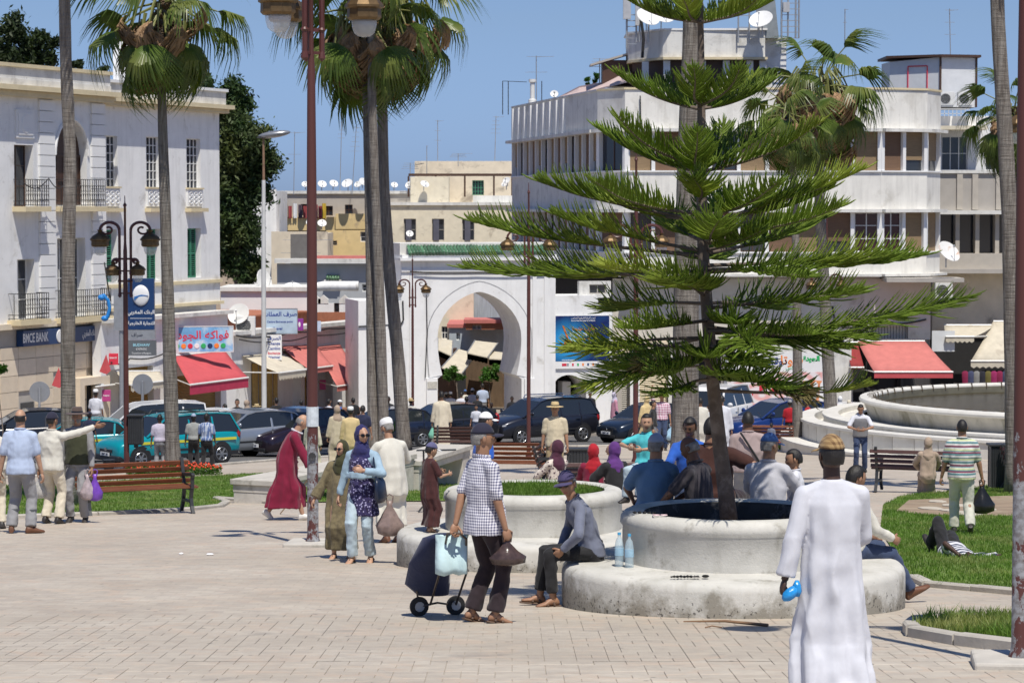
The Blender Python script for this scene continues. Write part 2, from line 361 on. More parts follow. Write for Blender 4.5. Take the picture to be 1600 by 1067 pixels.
# single tiles near the camera (the nearest are objects, the rest one joined part)
tiles = []; W = .24
tm = {}
def tile_mesh(w, l):
    if (w, l) not in tm:
        mb = MB(); a, b_ = w/2-.002, l/2-.002; e = .003
        mb.add([(-a,-b_,-.02),(a,-b_,-.02),(a,b_,-.02),(-a,b_,-.02),(-a,-b_,-e),(a,-b_,-e),(a,b_,-e),(-a,b_,-e),(-a+e,-b_+e,0),(a-e,-b_+e,0),(a-e,b_-e,0),(-a+e,b_-e,0)],
          [(0,1,5,4),(1,2,6,5),(2,3,7,6),(3,0,4,7),(4,5,9,8),(5,6,10,9),(6,7,11,10),(7,4,8,11),(8,9,10,11)])
        o = mb.build('tile', tile_m); tm[(w, l)] = o.data; bpy.data.objects.remove(o)
    return tm[(w, l)]
rr = random.Random(3); slope = math.atan(-.0717)
yy = YT-W/2; row = 0
while yy > 9:
    lim = .196*yy+.5; x = -lim-rr.random()*W
    x = math.floor(x/W)*W+(.12 if row % 2 else 0)
    while x < lim:
        w = W if rr.random() < .72 else W/2
        tiles.append((x+w/2, yy, w)); x += w
    yy -= W; row += 1
vis = [t for t in tiles if t[1] > 18.0]; vis.sort(key=lambda t: t[1]); big = vis[:300]; rest = vis[300:]+[t for t in tiles if t[1] <= 18.0]
for x, y, w in big:
    o = bpy.data.objects.new('tile', tile_mesh(w, W)); col.objects.link(o); o.parent = bedding
    o.location = (x, y, gh(y)+rr.uniform(-.0015, .0015)); o.rotation_euler = (slope+rr.uniform(-.003,.003), rr.uniform(-.003,.003), rr.uniform(-.004,.004))
mb = MB()
for x, y, w in rest:
    a, b_ = w/2-.0025, W/2-.0025
    mb.add([(x-a,y-b_,gh(y-b_)),(x+a,y-b_,gh(y-b_)),(x+a,y+b_,gh(y+b_)),(x-a,y+b_,gh(y+b_))], [(0,1,2,3)])
mb.build('tile_field', tile_m, bedding, kind='stuff')
# far pavement in front of the shops and the gate
farp = [gnd(*p) for p in [(-400,712),(0,706),(400,694),(640,683),(700,678),(1700,672),(2300,670)]]
mb = MB(); V = []
for p in farp: V += [(p.x, p.y, gh(p.y)), (p.x, 175, gh(175)), (p.x, p.y, gh(p.y)-.2)]
mb.add(V, [(3*i, 3*i+3, 3*i+4, 3*i+1) for i in range(len(farp)-1)]+[(3*i+2, 3*i+5, 3*i+3, 3*i) for i in range(len(farp)-1)])
tag(mb.build('far_pavement', mat('far_pavement_stone', (.34,.30,.25), .8, .12, 1, .2)), kind='structure')
# kerb stones along the road
def kerb_line(P, parent, name='kerb_stone', w=.14, h=.06, L=.9, m=None, lift=0):
    """separate stones along a polyline of ground points"""
    for a, b in zip(P, P[1:]):
        d = Vector((b.x-a.x, b.y-a.y)); n = max(1, round(d.length/L)); st = d/n
        for i in range(n):
            c = Vector((a.x, a.y))+st*(i+.5); l = st.length/2-.008; mb = MB(); ang = math.atan2(st.y, st.x)
            z0 = gh(a.y+st.y*i)-gh(c.y); z1 = gh(a.y+st.y*(i+1))-gh(c.y)
            V = []
            for k, (u, z) in enumerate(((-l, z0), (l, z1))):
                V += [(u,-w/2,z-.1),(u,w/2,z-.1),(u,w/2,z+h-.015),(u,w/2-.02,z+h),(u,-w/2+.02,z+h),(u,-w/2,z+h-.015)]
            mb.add(V, [(i_, (i_+1)%6, (i_+1)%6+6, i_+6) for i_ in range(6)]+[(5,4,3,2,1,0),(6,7,8,9,10,11)])
            mb.build(name, m or kerb_m, parent, loc=(c.x, c.y, gh(c.y)+lift+rnd.uniform(-.004,.006)), rz=ang+rnd.uniform(-.01,.01))
kerb_line([Vector((p.x, p.y-.1, 0)) for p in EW[1:7]], pavement, L=1.6)
# lawns
def lawn(name, px, m, dz=.02, kind='structure'):
    P = [gnd(*p) for p in px]; cy = sum(p.y for p in P)/len(P)
    bm = bmesh.new(); vs_ = [bm.verts.new((p.x, p.y, 0)) for p in P]; f = bm.faces.new(vs_); bmesh.ops.triangulate(bm, faces=[f])
    y0 = min(p.y for p in P); y1 = max(p.y for p in P)
    for k in range(1, 12):
        y = y0+(y1-y0)*k/12; bmesh.ops.bisect_plane(bm, geom=bm.verts[:]+bm.edges[:]+bm.faces[:], plane_co=(0, y, 0), plane_no=(0, 1, 0))
    for v in bm.verts: v.co.z = gh(v.co.y)+dz
    bmesh.ops.recalc_face_normals(bm, faces=bm.faces[:])
    if sum(f.normal.z for f in bm.faces) < 0: bmesh.ops.reverse_faces(bm, faces=bm.faces[:])
    me = bpy.data.meshes.new(name); bm.to_mesh(me); bm.free(); me.materials.append(m)
    o = bpy.data.objects.new(name, me); col.objects.link(o); tag(o, kind=kind); return o, P
def inpoly(x, y, P):
    r = np.zeros(x.shape, bool); n = len(P)
    for i in range(n):
        a, b = P[i], P[(i+1)%n]
        c = ((a.y > y) != (b.y > y)) & (x < (b.x-a.x)*(y-a.y)/((b.y-a.y) or 1e-9)+a.x); r ^= c
    return r
def grass(name, P, n, hgt, wid, seed=1, dz=.02, hole=None, parent=None, clump=.0, zf=None):
    g = np.random.default_rng(seed); xs = [p.x for p in P]; ys = [p.y for p in P]
    x = g.uniform(min(xs), max(xs), n*3); y = g.uniform(min(ys), max(ys), n*3); k = inpoly(x, y, P)
    if hole: k &= ~inpoly(x, y, hole)
    x = x[k][:n]; y = y[k][:n]; n = len(x)
    ghv = np.where(y < 40, -.0717*y, CZ-(2.218+.0645*y))+dz if zf is None else zf(x, y)
    hh = hgt*g.uniform(.5, 1.25, n)*(1+clump*np.sin(x*3.1)*np.cos(y*2.3)); a = g.uniform(0, 6.28, n); ln = g.normal(0, .35, n)*hh; lm = g.normal(0, .35, n)*hh; w = wid*g.uniform(.6, 1.3, n)
    dx, dy = np.cos(a)*w, np.sin(a)*w
    b0 = np.stack([x-dx, y-dy, ghv-.01], 1); b1 = np.stack([x+dx, y+dy, ghv-.01], 1)
    m0 = np.stack([x-dx*.7+ln*.4, y-dy*.7+lm*.4, ghv+hh*.6], 1); m1 = np.stack([x+dx*.7+ln*.4, y+dy*.7+lm*.4, ghv+hh*.6], 1); t = np.stack([x+ln, y+lm, ghv+hh], 1)
    V = np.stack([b0, b1, m1, m0, t], 1).reshape(-1, 3); i = np.arange(n)*5
    Fc = np.concatenate([np.stack([i, i+1, i+2], 1), np.stack([i, i+2, i+3], 1), np.stack([i+3, i+2, i+4], 1)])
    o = nmesh(name, V, Fc, blade_m, parent); tag(o, kind='stuff'); return o
lw1, P1 = lawn('lawn', [(-200,815),(150,804),(300,796),(342,792),(352,786),(338,780),(420,786),(720,783),(720,752),(640,735),(570,728),(490,733),(440,739),(250,748),(150,754),(-200,768)], lawn_m)
tag(grass('grass', P1, 60000, .045, .006, 1), 'short green grass of the lawn behind the left bench', 'grass')
kerb_line([gnd(-200,817), gnd(150,805), gnd(300,797), gnd(344,792), gnd(354,786), gnd(338,780), gnd(420,787)], lw1, lift=0)
lw2, P2 = lawn('lawn', [(1375,830),(1425,905),(1450,917),(1600,931),(1850,956),(1850,742),(1600,752),(1490,768),(1410,776),(1380,790)], lawn_m)
dirtp, PD = lawn('dirt_path', [(1400,800),(1440,806),(1560,808),(1700,812),(1700,772),(1580,776),(1500,779),(1420,783)], soil, .026)
tag(grass('grass', P2, 90000, .05, .006, 2, hole=PD), 'green grass of the lawn where a man lies', 'grass')
kerb_line([gnd(1428,905), gnd(1451,916), gnd(1600,930), gnd(1700,940)], lw2)
stone_m = mat('pale_flagstone', (.48,.43,.35), .85, .12, 4, .3)
for (px, py, w, l) in [(1455,797,.34,.5),(1482,800,.3,.4),(1508,805,.5,.7),(1537,798,.34,.5),(1492,792,.4,.5),(1465,786,.3,.4)]:
    p = gnd(px, py); mb = MB(); n = 9; pts = [(math.cos(6.283*i/n)*w*rnd.uniform(.8,1.1)*.6, math.sin(6.283*i/n)*l*rnd.uniform(.85,1.1)) for i in range(n)]
    mb.slab(pts, lambda x, y: gh(p.y+y)-p.z-.02, lambda x, y: gh(p.y+y)-p.z+.045); mb.build('flagstone', stone_m, dirtp, loc=p, bevel=.01)
lw3, P3 = lawn('grass_bed', [(1424,990),(1440,980),(1560,974),(1760,974),(1760,1045),(1600,1015),(1500,1003)], soil, .035)
tag(grass('grass', P3, 9000, .13, .006, 3, dz=.03, clump=.3), 'tall grass in the small kerbed bed beside the peeling pole', 'grass')
kerb_line([gnd(1450,978), gnd(1430,980), gnd(1422,987), gnd(1428,994), gnd(1500,1007), gnd(1600,1020), gnd(1700,1035)], lw3, L=.55, w=.13, h=.075, lift=.02)
# dead stick and litter on the paving
mb = MB(); a = gnd(1068,974); b = gnd(1200,979); mb.tube([a+Vector((0,0,.02)), (a+b)/2+Vector((0,.05,.03)), b+Vector((0,0,.015))], [.006,.012,.016], 5)
tag(mb.build('stick', mat('dry_palm_stalk', (.22,.13,.07), .8)), 'long dry palm stalk lying before the tree planter', 'stick')
mb = MB(); a = gnd(1113,982); mb.tube([a+Vector((-.06,0,.012)), a+Vector((0,.04,.02)), a+Vector((.08,0,.012))], .006, 5)
tag(mb.build('twig', mat('dry_palm_stalk')if 0 else bpy.data.materials['dry_palm_stalk']), 'small bent dry twig beside the long palm stalk', 'twig')
for i, (px, py, l) in enumerate([(328,867,'crumpled white paper scrap on the open paving'), (283,866,'tiny white paper crumb on the open paving')]):
    p = gnd(px, py); mb = MB(); mb.ell((0,0,.012), (.05-.02*i,.05,.014), 7, 4); o = mb.build('paper_scrap', whitelet, loc=p); tag(o, l, 'litter')
# ================================================================ buildings
class Fac:
    """a facade plane; local x runs to the right along it, local -y points outwards, z is world height minus the root's"""
    def __init__(s, px, Y, ang=0, root=None, P=None):
        p = P or at(px, 600, Y); s.P = (p[0], p[1]) if P else (p.x, p.y); s.a = R(ang); s.d = (math.cos(s.a), math.sin(s.a)); s.root = root; s.zb = root.location.z if root else 0
    def pt(s, px, py): u, z = hit(px, py, s.P, s.d); return u, z-s.zb
    def r(s, x0, y0, x1, y1):
        ym, xm = (y0+y1)/2, (x0+x1)/2; return s.pt(x0, ym)[0], s.pt(x1, ym)[0], s.pt(xm, y1)[1], s.pt(xm, y0)[1]
    def build(s, mb, name, m, parent=None, smooth=False, bevel=0, kind=None, off=(0,0)):
        o = mb.build(name, m, parent or s.root, smooth, bevel=bevel, kind=kind)
        if parent is None:
            o.location = (s.P[0]-s.root.location.x, s.P[1]-s.root.location.y, 0); o.rotation_euler = (0, 0, s.a)
        return o
    def txt(s, body, size, m, u, z, y, parent=None, **k):
        o = text(body, size, m, parent or s.root, (0,0,0), **k)
        if parent is None:
            c = s.d; o.location = (s.P[0]-s.root.location.x+u*c[0]-y*c[1], s.P[1]-s.root.location.y+u*c[1]+y*c[0], z); o.rotation_euler = (R(90), 0, s.a)
        else: o.location = (u, y, z); o.rotation_euler = (R(90), 0, 0)
        return o
def wallg(u0, u1, z0, z1, ops, th=.35, mb=None, m=0, y=0):
    mb = mb or MB(); ops = [(max(a,u0),min(b,u1),max(c,z0),min(d,z1)) for a,b,c,d in ops]
    us = sorted({u0,u1}|{q for o in ops for q in o[:2]}); zs = sorted({z0,z1}|{q for o in ops for q in o[2:]})
    for i in range(len(us)-1):
        for j in range(len(zs)-1):
            cu, cz = (us[i]+us[i+1])/2, (zs[j]+zs[j+1])/2
            if any(a < cu < b and c < cz < d for a,b,c,d in ops): continue
            mb.add([(us[i],y,zs[j]),(us[i+1],y,zs[j]),(us[i+1],y,zs[j+1]),(us[i],y,zs[j+1])], [(0,1,2,3)], m)
    for a,b,c,d in ops:
        mb.add([(a,y,c),(b,y,c),(b,y,d),(a,y,d),(a,y+th,c),(b,y+th,c),(b,y+th,d),(a,y+th,d)], [(0,4,5,1),(1,5,6,2),(2,6,7,3),(3,7,4,0)], m)
    mb.add([(u0,y,z0),(u1,y,z0),(u1,y,z1),(u0,y,z1),(u0,y+th,z0),(u1,y+th,z0),(u1,y+th,z1),(u0,y+th,z1)], [(5,4,7,6),(3,2,6,7),(0,3,7,4),(1,5,6,2)], m)
    return mb
def window(fc, ar, y=.22, nx=2, ny=3, fm=None, gm=None, open_=0, fw=.05):
    a, b, c, d = ar; fm = fm or wframe; gm = gm or glassd
    mb = MB(); mb.box(a,a+fw,y,y+.06,c,d).box(b-fw,b,y,y+.06,c,d).box(a+fw,b-fw,y,y+.06,d-fw,d).box(a+fw,b-fw,y,y+.06,c,c+fw)
    for i in range(1, nx): u = a+(b-a)*i/nx; mb.box(u-.022,u+.022,y-.002,y+.05,c+fw,d-fw)
    for i in range(1, ny): z = c+(d-c)*i/ny; mb.box(a+fw,b-fw,y+.003,y+.045,z-.016,z+.016)
    o = fc.build(mb, 'window', fm); g = MB().box(a+.01,b-.01,y+.03,y+.04,c+.01,d-.01).build('pane', gm, o); return o
def shutter(fc, ar, y=.12, m=None):
    a, b, c, d = ar; m = m or greenpaint; mb = MB(); w = (b-a)
    for k in range(2):
        x0 = a+w*k/2+.01; x1 = a+w*(k+1)/2-.01
        mb.box(x0,x0+.05,y,y+.05,c,d).box(x1-.05,x1,y,y+.05,c,d).box(x0+.05,x1-.05,y,y+.05,d-.07,d).box(x0+.05,x1-.05,y,y+.05,c,c+.07).box(x0+.05,x1-.05,y,y+.05,(c+d)/2-.04,(c+d)/2+.04)
        n = 22
        for i in range(n): z = c+.08+(d-c-.16)*i/n; mb.bar((x0+.05,y+.03,z+.02),(x1-.05,y+.03,z+.02),.05,.012,up=(0,-.6,1))
    mb.box(a,b,y+.06,y+.07,c,d,1); return fc.build(mb, 'shutter', [m, dark])
def rail(fc, u0, u1, z0, z1, dep=.45, name='balcony_rail'):
    mb = MB(); y = -dep; n = max(4, int((u1-u0)/.16))
    for z in (z0+.03, z1, (z0*.82+z1*.18)): mb.bar((u0,y,z),(u1,y,z),.03,.025); mb.bar((u0,y,z),(u0,0,z),.03,.025); mb.bar((u1,y,z),(u1,0,z),.03,.025)
    for i in range(n+1):
        u = u0+(u1-u0)*i/n; mb.bar((u,y,z0),(u,y,z1),.02,.02)
        if i < n:
            um = u+(u1-u0)/n/2; zm = (z0+z1)/2; q = (u1-u0)/n*.42
            for zc in (zm-.17, zm+.17): mb.tube([(um+q*math.cos(t), y, zc+.13*math.sin(t)) for t in np.linspace(0, 5.4, 8)], .011, 4, caps=False)
    for k in range(1, 3):
        yy_ = -dep*k/3
        for u in (u0, u1): mb.bar((u,yy_,z0),(u,yy_,z1),.02,.02)
    return fc.build(mb, name, iron)
def dish(label, P, r=.45, yaw=0, tilt=35, m=None, parent=None):
    t = thing('satellite_dish', label, 'satellite dish', P, R(yaw), 'white satellite dishes on the roofs'); prof = [(r*k/6, r*.28*(k/6)**2) for k in range(1, 7)]; M = Matrix.Rotation(R(90-tilt), 3, 'X')
    c = Vector((0, 0, r*.95)); MB().lathe(prof+[(r*.98, r*.28+.015), (r*.02, .02)], 24, c+M@Vector((0,0,0)), ax=M).build('bowl', m or whitemetal, t, True, angle=60)
    mb = MB(); f = c+M@Vector((0, 0, r*.95)); e = c+M@Vector((0, -r*.98, r*.28)); mb.tube([e, f], .015, 5); mb.ell(f, (.05,.05,.06), 8, 5); mb.build('arm', metalg, t); MB().tube([(0,.08,-.1),(0,.08,r*.9)], .03, 6).build('mast', metalg, t)
    return t
dishrust = mat('rusty_white_dish', (.70,.69,.66), .5, .05, 4, 0, dirt=(.42,.19,.08), dirt_amt=.42, dirt_scale=1.6)
def antenna(label, P, h, n=5, w=.5, tilt=0):
    mb = MB(); mb.tube([(0,0,-.2),(tilt*h,0,h)], .028, 5)
    for k in range(n): z = h*(.62+.36*k/max(1,n-1)); mb.bar((tilt*z-w/2*(1-.1*k),0,z),(tilt*z+w/2*(1-.1*k),0,z),.02,.02)
    mb.bar((tilt*h,-.1,h*.97),(tilt*h+w*.8,0,h*.985),.02,.02)
    o = mb.build('antenna', metalg, loc=P); return tag(o, label, 'antenna', 'roof antennas')
# ---------------------------------------------------------------- the bank building (left)
p = gnd(171, 690); base = gh(110); tb_ = thing('bank_building', 'long white three-storey building with green shutters and the bank on its ground floor', 'building', (at(171,600,110).x, 110, base))
B = Fac(171, 110, 67.97, tb_)
uL = B.pt(-60, 300)[0]; uM = B.pt(152, 300)[0]; uR = B.pt(343, 300)[0]
def bz(py, px=250): return B.pt(px, py)[1]
zTopR = bz(132); zPar = bz(164); zTopL = bz(108.5, 100); zParL = bz(148, 100); zLed = bz(476, 250); zMid = bz(500, 80)
ops = []; upr = [B.r(159,212.5,183.5,293), B.r(228,214,250,294), B.r(291,217,313,295)]; low = [B.r(160,359,183,441), B.r(229,358,251,438), B.r(293,357,314,434)]
attic = [B.r(166,492,180,497),]
ops = upr+low
m_ = wallg(uM, uR, zLed, zPar, ops, .3); B.build(m_, 'wall', white)
for q in upr:
    window(B, q, .16, 4, 6, fw=.04); a,b,c,d = q
    mb = MB(); mb.box(a-.02,b+.02,-.10,.0,c-.78,c-.02); 
    B.build(mb, 'balustrade', whiteclean); mb = MB()
    for k in range(3):
        u = a+(b-a)*(k+.5)/3
        for zc in (-.22,-.40,-.58): mb.tube([(u+.13*math.cos(t), -.115, c+zc+.08*math.sin(t)) for t in np.linspace(0,6.28,9)], .022, 5)
    B.build(mb, 'balustrade_tracery', whiteclean); B.build(MB().box(a-.06,b+.06,-.16,0,c-.03,c+.04), 'balustrade_coping', yellowtrim)
    B.build(MB().box(a-.12,b+.18,-.30,0,c-1.0,c-.84), 'sill', yellowtrim)
for i, q in enumerate(low): shutter(B, (q[0],q[1]-.28,q[2],q[3]), .1)
B.build(MB().box(uM,uR+.06,-.10,0,bz(446),bz(441)), 'string_course', yellowtrim)
B.build(MB().box(uM-.3,uR+.1,-.16,0,bz(481),bz(476)), 'lower_cornice', yellowtrim)
B.build(MB().box(uM,uR+.45,-.55,0,zPar-.02,zPar+.16).box(uM,uR+.3,-.35,0,zPar-.2,zPar-.03), 'cornice', yellowtrim)
B.build(MB().box(uM,uR+.18,-.25,.3,zPar+.16,zTopR-.12), 'parapet', whiteold); B.build(MB().box(uM,uR+.26,-.34,.36,zTopR-.12,zTopR), 'coping', whiteclean)
# left, projecting part
L = -.35
arch = B.r(75,190,124,320); w1 = B.r(10,227,40,323); w2 = B.r(15,405,42,500); w3 = B.r(78,372,122,497)
mw = wallg(uL, uM, zMid, zParL, [(w1[0],w1[1],w1[2],w1[3]), (arch[0],arch[1],arch[2],arch[3]-.0), w2, w3], .45, y=L)
# fill the arch corners so that the opening has a round head
a,b,c,d = arch; rad = (b-a)/2; zc = d-rad*1.15
for sg in (-1, 1):
    pts = [((a+b)/2+sg*rad*math.sin(t), zc+rad*1.15*math.cos(t)) for t in np.linspace(0, math.pi/2, 9)]+[((a+b)/2+sg*rad, d)]
    mw.prism(pts if sg < 0 else pts[::-1], L+.002, L+.44)
B.build(mw, 'wall', white)
mb = MB()
for (x0,x1) in ((48,72),(130,151)):
    u0,u1 = B.pt(x0,300)[0], B.pt(x1,300)[0]; z = zMid+.02
    while z < zParL-.4: B.build(MB().box(u0,u1,L-.09,L,z,min(z+.40, zParL-.25)), 'pilaster_block', whiteclean); z += .43
mb = MB(); u0,u1,z0,z1 = B.r(11,172,39,216); mb.box(u0,u1,L-.07,L,z0,z1).box(u0+.12,u1-.12,L-.10,L-.07,z0+.12,z1-.12); mb.lathe([(.33,-.04),(.28,.0)],20,((u0+u1)/2,L-.12,(z0+z1)/2),ax=Matrix.Rotation(R(90),3,'X'),sq=(1,1.25)); B.build(mb, 'relief_panel', whiteclean)
for q, nx in ((w1,2),(w2,2)): window(B, q, .02, 2, 3, brownwood if q is w1 else wframe, glassd)
window(B, w3, .0, 3, 2, wframe)
mb = MB(); mb.prism([((a+b)/2+rad*math.cos(t), zc+rad*1.15*math.sin(t)) for t in np.linspace(0, math.pi, 17)]+[(a,c),(b,c)], .0, .05)
for k in range(5): u = a+(b-a)*k/4; mb.box(u-.03,u+.03,-.05,0,c,zc)
mb.box(a,b,-.05,0,zc-.06,zc+.04).box(a,b,-.05,0,(c+zc)/2-.05,(c+zc)/2+.05); B.build(mb, 'arched_door', brownwood)
mb = MB(); mb.tube([((a+b)/2+(rad+.08)*math.cos(t), L-.03, zc+(rad*1.15+.08)*math.sin(t)) for t in np.linspace(0, math.pi, 17)], .06, 6); B.build(mb, 'arch_moulding', whiteclean)
for (x0,y0,x1,y1) in ((9,281,45,322),(75,281,134,322),(1,458,45,498),(72,452,143,494)):
    u0,u1,z0,z1 = B.r(x0,y0,x1,y1); B.build(MB().box(u0-.1,u1+.1,-.95,L,z0-.22,z0-.02), 'balcony_slab', yellowtrim); rail(B, u0, u1, z0, z1, .9)
B.build(MB().box(uL,uM+.5,-.95,L,zParL-.02,zParL+.17).box(uL,uM+.2,-.7,L,zParL-.25,zParL-.03), 'cornice', yellowtrim)
B.build(MB().box(uL,uM+.04,-.62,.3,zParL+.17,zTopL-.14).box(uL,uM+.04,-.66,.3,zParL+.17,zParL+.42), 'parapet', whiteold); B.build(MB().box(uL,uM+.1,-.72,.36,zTopL-.14,zTopL), 'coping', yellowtrim)
B.build(MB().box(uL,uR+.2,.31,9,-1,zPar+.1), 'body', white)
B.build(MB().box(uL,uM+.9,-.55,.3,zMid-.22,zMid), 'ledge', beige)
# ground floor of the bank: stone cladding in separate slabs
zSign0, zSign1 = bz(535, 90), bz(511, 90); clad = mat('beige_stone_cladding', (.68,.58,.45), .6, .06, 3, .1, 20, rnd_obj=.12)
B.build(MB().box(uL,uM+.9,-.28,.2,-1,zMid-.22), 'ground_floor_wall', greyp)
z = -.2; k = 0
while z < zSign0-.1:
    u = uL+2; k += 1
    while u < uM+.6:
        w = 1.25; u1 = min(u+w-.02, uM+.85)
        blocked = [B.r(33,575,46,592), B.r(80,572,96,590), B.r(120,585,150,660), B.r(22,612,42,645)]
        if not any(q[0] < (u+u1)/2 < q[1] and q[2]-.2 < z+.3 < q[3]+.1 for q in blocked): B.build(MB().box(u,u1,-.34,-.28,z,min(z+.6,zSign0-.02)), 'cladding_slab', clad)
        u += w
    z += .62
for q in (B.r(33,575,46,592), B.r(80,572,96,590), B.r(22,628,42,645)): B.build(MB().box(q[0],q[1],-.32,-.27,q[2],q[3]), 'window', glassd)
q = B.r(95,588,142,690); B.build(MB().box(q[0],q[1],-.9,-.28,q[3]-.3,q[3]).box(q[0],q[0]+.35,-.9,-.28,q[2],q[3]-.3).box(q[1]-.5,q[1],-.9,-.28,q[2],q[3]-.3), 'entrance_surround', clad)
B.build(MB().box(q[0]+.36,q[1]-.51,-.33,-.275,q[2],q[3]-.31), 'entrance_door', glassd)
u0, u1 = B.pt(15,520)[0], B.pt(164,515)[0]; sg_ = B.build(MB().box(u0,u1,-.62,-.30,zSign0,zSign1), 'sign_board', navy, bevel=.01)
B.txt('BMCE BANK', .50, whitelet, B.pt(34,523)[0], (zSign0+zSign1)/2, -.625, parent=sg_, sx=.66, bold=.008)
uc = B.pt(72,520)[0]; MB().lathe([(.24,-.02),(.26,0),(.24,.02)],24,(uc,-.63,(zSign0+zSign1)/2),ax=Matrix.Rotation(R(90),3,'X')).build('emblem', whitelet, sg_)
B.txt(arab('البنك المغربي'), .34, whitelet, B.pt(119,512)[0], (zSign0+zSign1)/2+.02, -.625, parent=sg_, sx=.62)
ballm = mat('emblem_blue', (.03,.16,.45), .4, 0)
# chimney on the roof
p = at(190, 130, 118); t = thing('chimney', 'white square chimney with a pointed cap on the bank building roof', 'chimney', (p.x, p.y, bz(150)+base))
MB().box(-.32,.32,-.32,.32,0,2.0+.5).build('stack', whiteclean, t); MB().lathe([(.56,0),(.56,.08),(.02,.24)],4,(0,0,2.9)).build('cap', whiteclean, t, rz=R(45)); mb = MB()
for a in (-1,1):
    for c in (-1,1): mb.box(a*.32-.08*(a>0),a*.32+.08*(a<0),c*.32-.08*(c>0),c*.32+.08*(c<0),2.5,2.9)
mb.box(-.2,.2,-.2,.2,2.5,2.86,1); mb.build('vent', [whiteclean, dark], t)
# small things fixed to the bank
def boxsign(name, label, P, w, h, d, m, lines, rz=0, cat='sign', frame=None):
    t = thing(name, label, cat, P, R(rz)); MB().box(-w/2,w/2,-d/2,d/2,-h/2,h/2).build('board', m, t, bevel=.01)
    if frame: 
        mb = MB(); e = .03
        for a,b,c,e_ in ((-w/2-e,w/2+e,h/2,h/2+e),(-w/2-e,w/2+e,-h/2-e,-h/2),(-w/2-e,-w/2,-h/2,h/2),(w/2,w/2+e,-h/2,h/2)): mb.box(a,b,-d/2-.01,d/2+.01,c,e_)
        mb.build('frame', frame, t)
    for body, size, x, z, mm, sx in lines: text(body, size, mm, t, (x, -d/2-.003, z), sx=sx, bold=size*.02)
    return t
bluelet = mat('blue_lettering', (.02,.05,.28), .5, 0, 1, 0); redlet = mat('red_lettering', (.62,.03,.06), .5, 0, 1, 0); orangelet = mat('orange_lettering', (.85,.24,.04), .5, 0, 1, 0); blacklet = mat('dark_lettering', (.03,.03,.05), .5, 0, 1, 0); greenlet = mat('green_lettering', (.03,.42,.12), .5, 0, 1, 0); purple = mat('purple_sign', (.28,.04,.32), .4, 0, 1, 0)
Y = 104; s = F/Y
t = boxsign('hanging_sign', 'small blue bank box sign with white ball emblem at the left edge', at(20,558,104), 29/s, 58/s, .25, navy, [(arab('البنك المغربي'), .17, 0, -.22, whitelet, 1), (arab('للتجارة الخارجية'), .15, 0, -.47, whitelet, 1)]); MB().ell((0,-.14,.28),(.17,.05,.24),18,8).build('emblem', whitelet, t, True)
MB().box(-.36,.36,-.12,.12,-.95,-.74).build('lower_box', whitemetal, t)
t = boxsign('wall_panel', 'small dark blue information panel on the bank wall', at(31,622,104), 19/s, 11/s, .04, navy, [(arab('مدخل البنك'), .11, 0, 0, whitelet, 1)])
# tall blue totem sign behind the four-lantern lamp
Y = 93; s = F/Y; P = at(221, 475, Y); t = boxsign('totem_sign', 'tall dark blue bank sign with white ball emblem beside the four-lantern lamp', P, 41/s, 80/s, .22, navy, [(arab('البنك المغربي'), .175, 0, -.28, whitelet, 1), (arab('للتجارة الخارجية'), .155, 0, -.66, whitelet, 1)])
MB().ell((0,-.13,.30),(.29,.07,.36),24,10).build('emblem', whitelet, t, True); MB().prism([(-.24,.13),(-.05,.26),(.26,.30),(.02,.33),(-.22,.26)], -.20, -.17).build('emblem_wave', ballm, t); MB().box(-.38,.38,-.112,-.11,-.50,-.485).build('rule', whitelet, t)
mb = MB(); mb.box(-.45,.47,-.1,.1,-1.22,-.90); mb.build('grey_panel', metalg, t); mb = MB(); mb.box(-.47,.50,-.1,.1,-1.78,-1.26); mb.build('lower_panel', mat('slate_grey_panel', (.13,.14,.15), .4, .05), t)
text('BUDHAW', .13, mat('cyan_lettering', (.35,.65,.75), .5, 0, 1, 0), t, (0, -.105, -1.42), bold=.003); text('EXPRESS', .10, whitelet, t, (0, -.105, -1.56)); text('Transfert d\'Argent', .09, whitelet, t, (0, -.105, -1.70))
text(arab('صراف'), .16, blacklet, t, (-.15, -.105, -1.06)); MB().tube([(-.70,.05,-5.2),(-.70,.05,.4)], .09, 10).build('post', metalg, t); MB().box(-.95,-.52,-.08,.18,-.92,.50).build('side_box', metalg, t); 
mb = MB(); mb.tube([(-1.42,-.02,.22),(-1.30,-.02,.30),(-1.15,-.02,.12),(-1.10,-.02,-.15),(-1.16,-.02,-.42),(-1.30,-.02,-.52)], [.10,.07,.06,.06,.07,.10], 8); mb.ell((-1.38,-.02,.22),(.13,.1,.10)); mb.ell((-1.27,-.02,-.50),(.13,.1,.10)); mb.build('telephone_handset', mat('bright_blue_plastic', (.02,.22,.60), .35, 0), t, True)
MB().box(-1.12,-.9,-.02,.03,-.05,0).build('bracket', metalg, t)
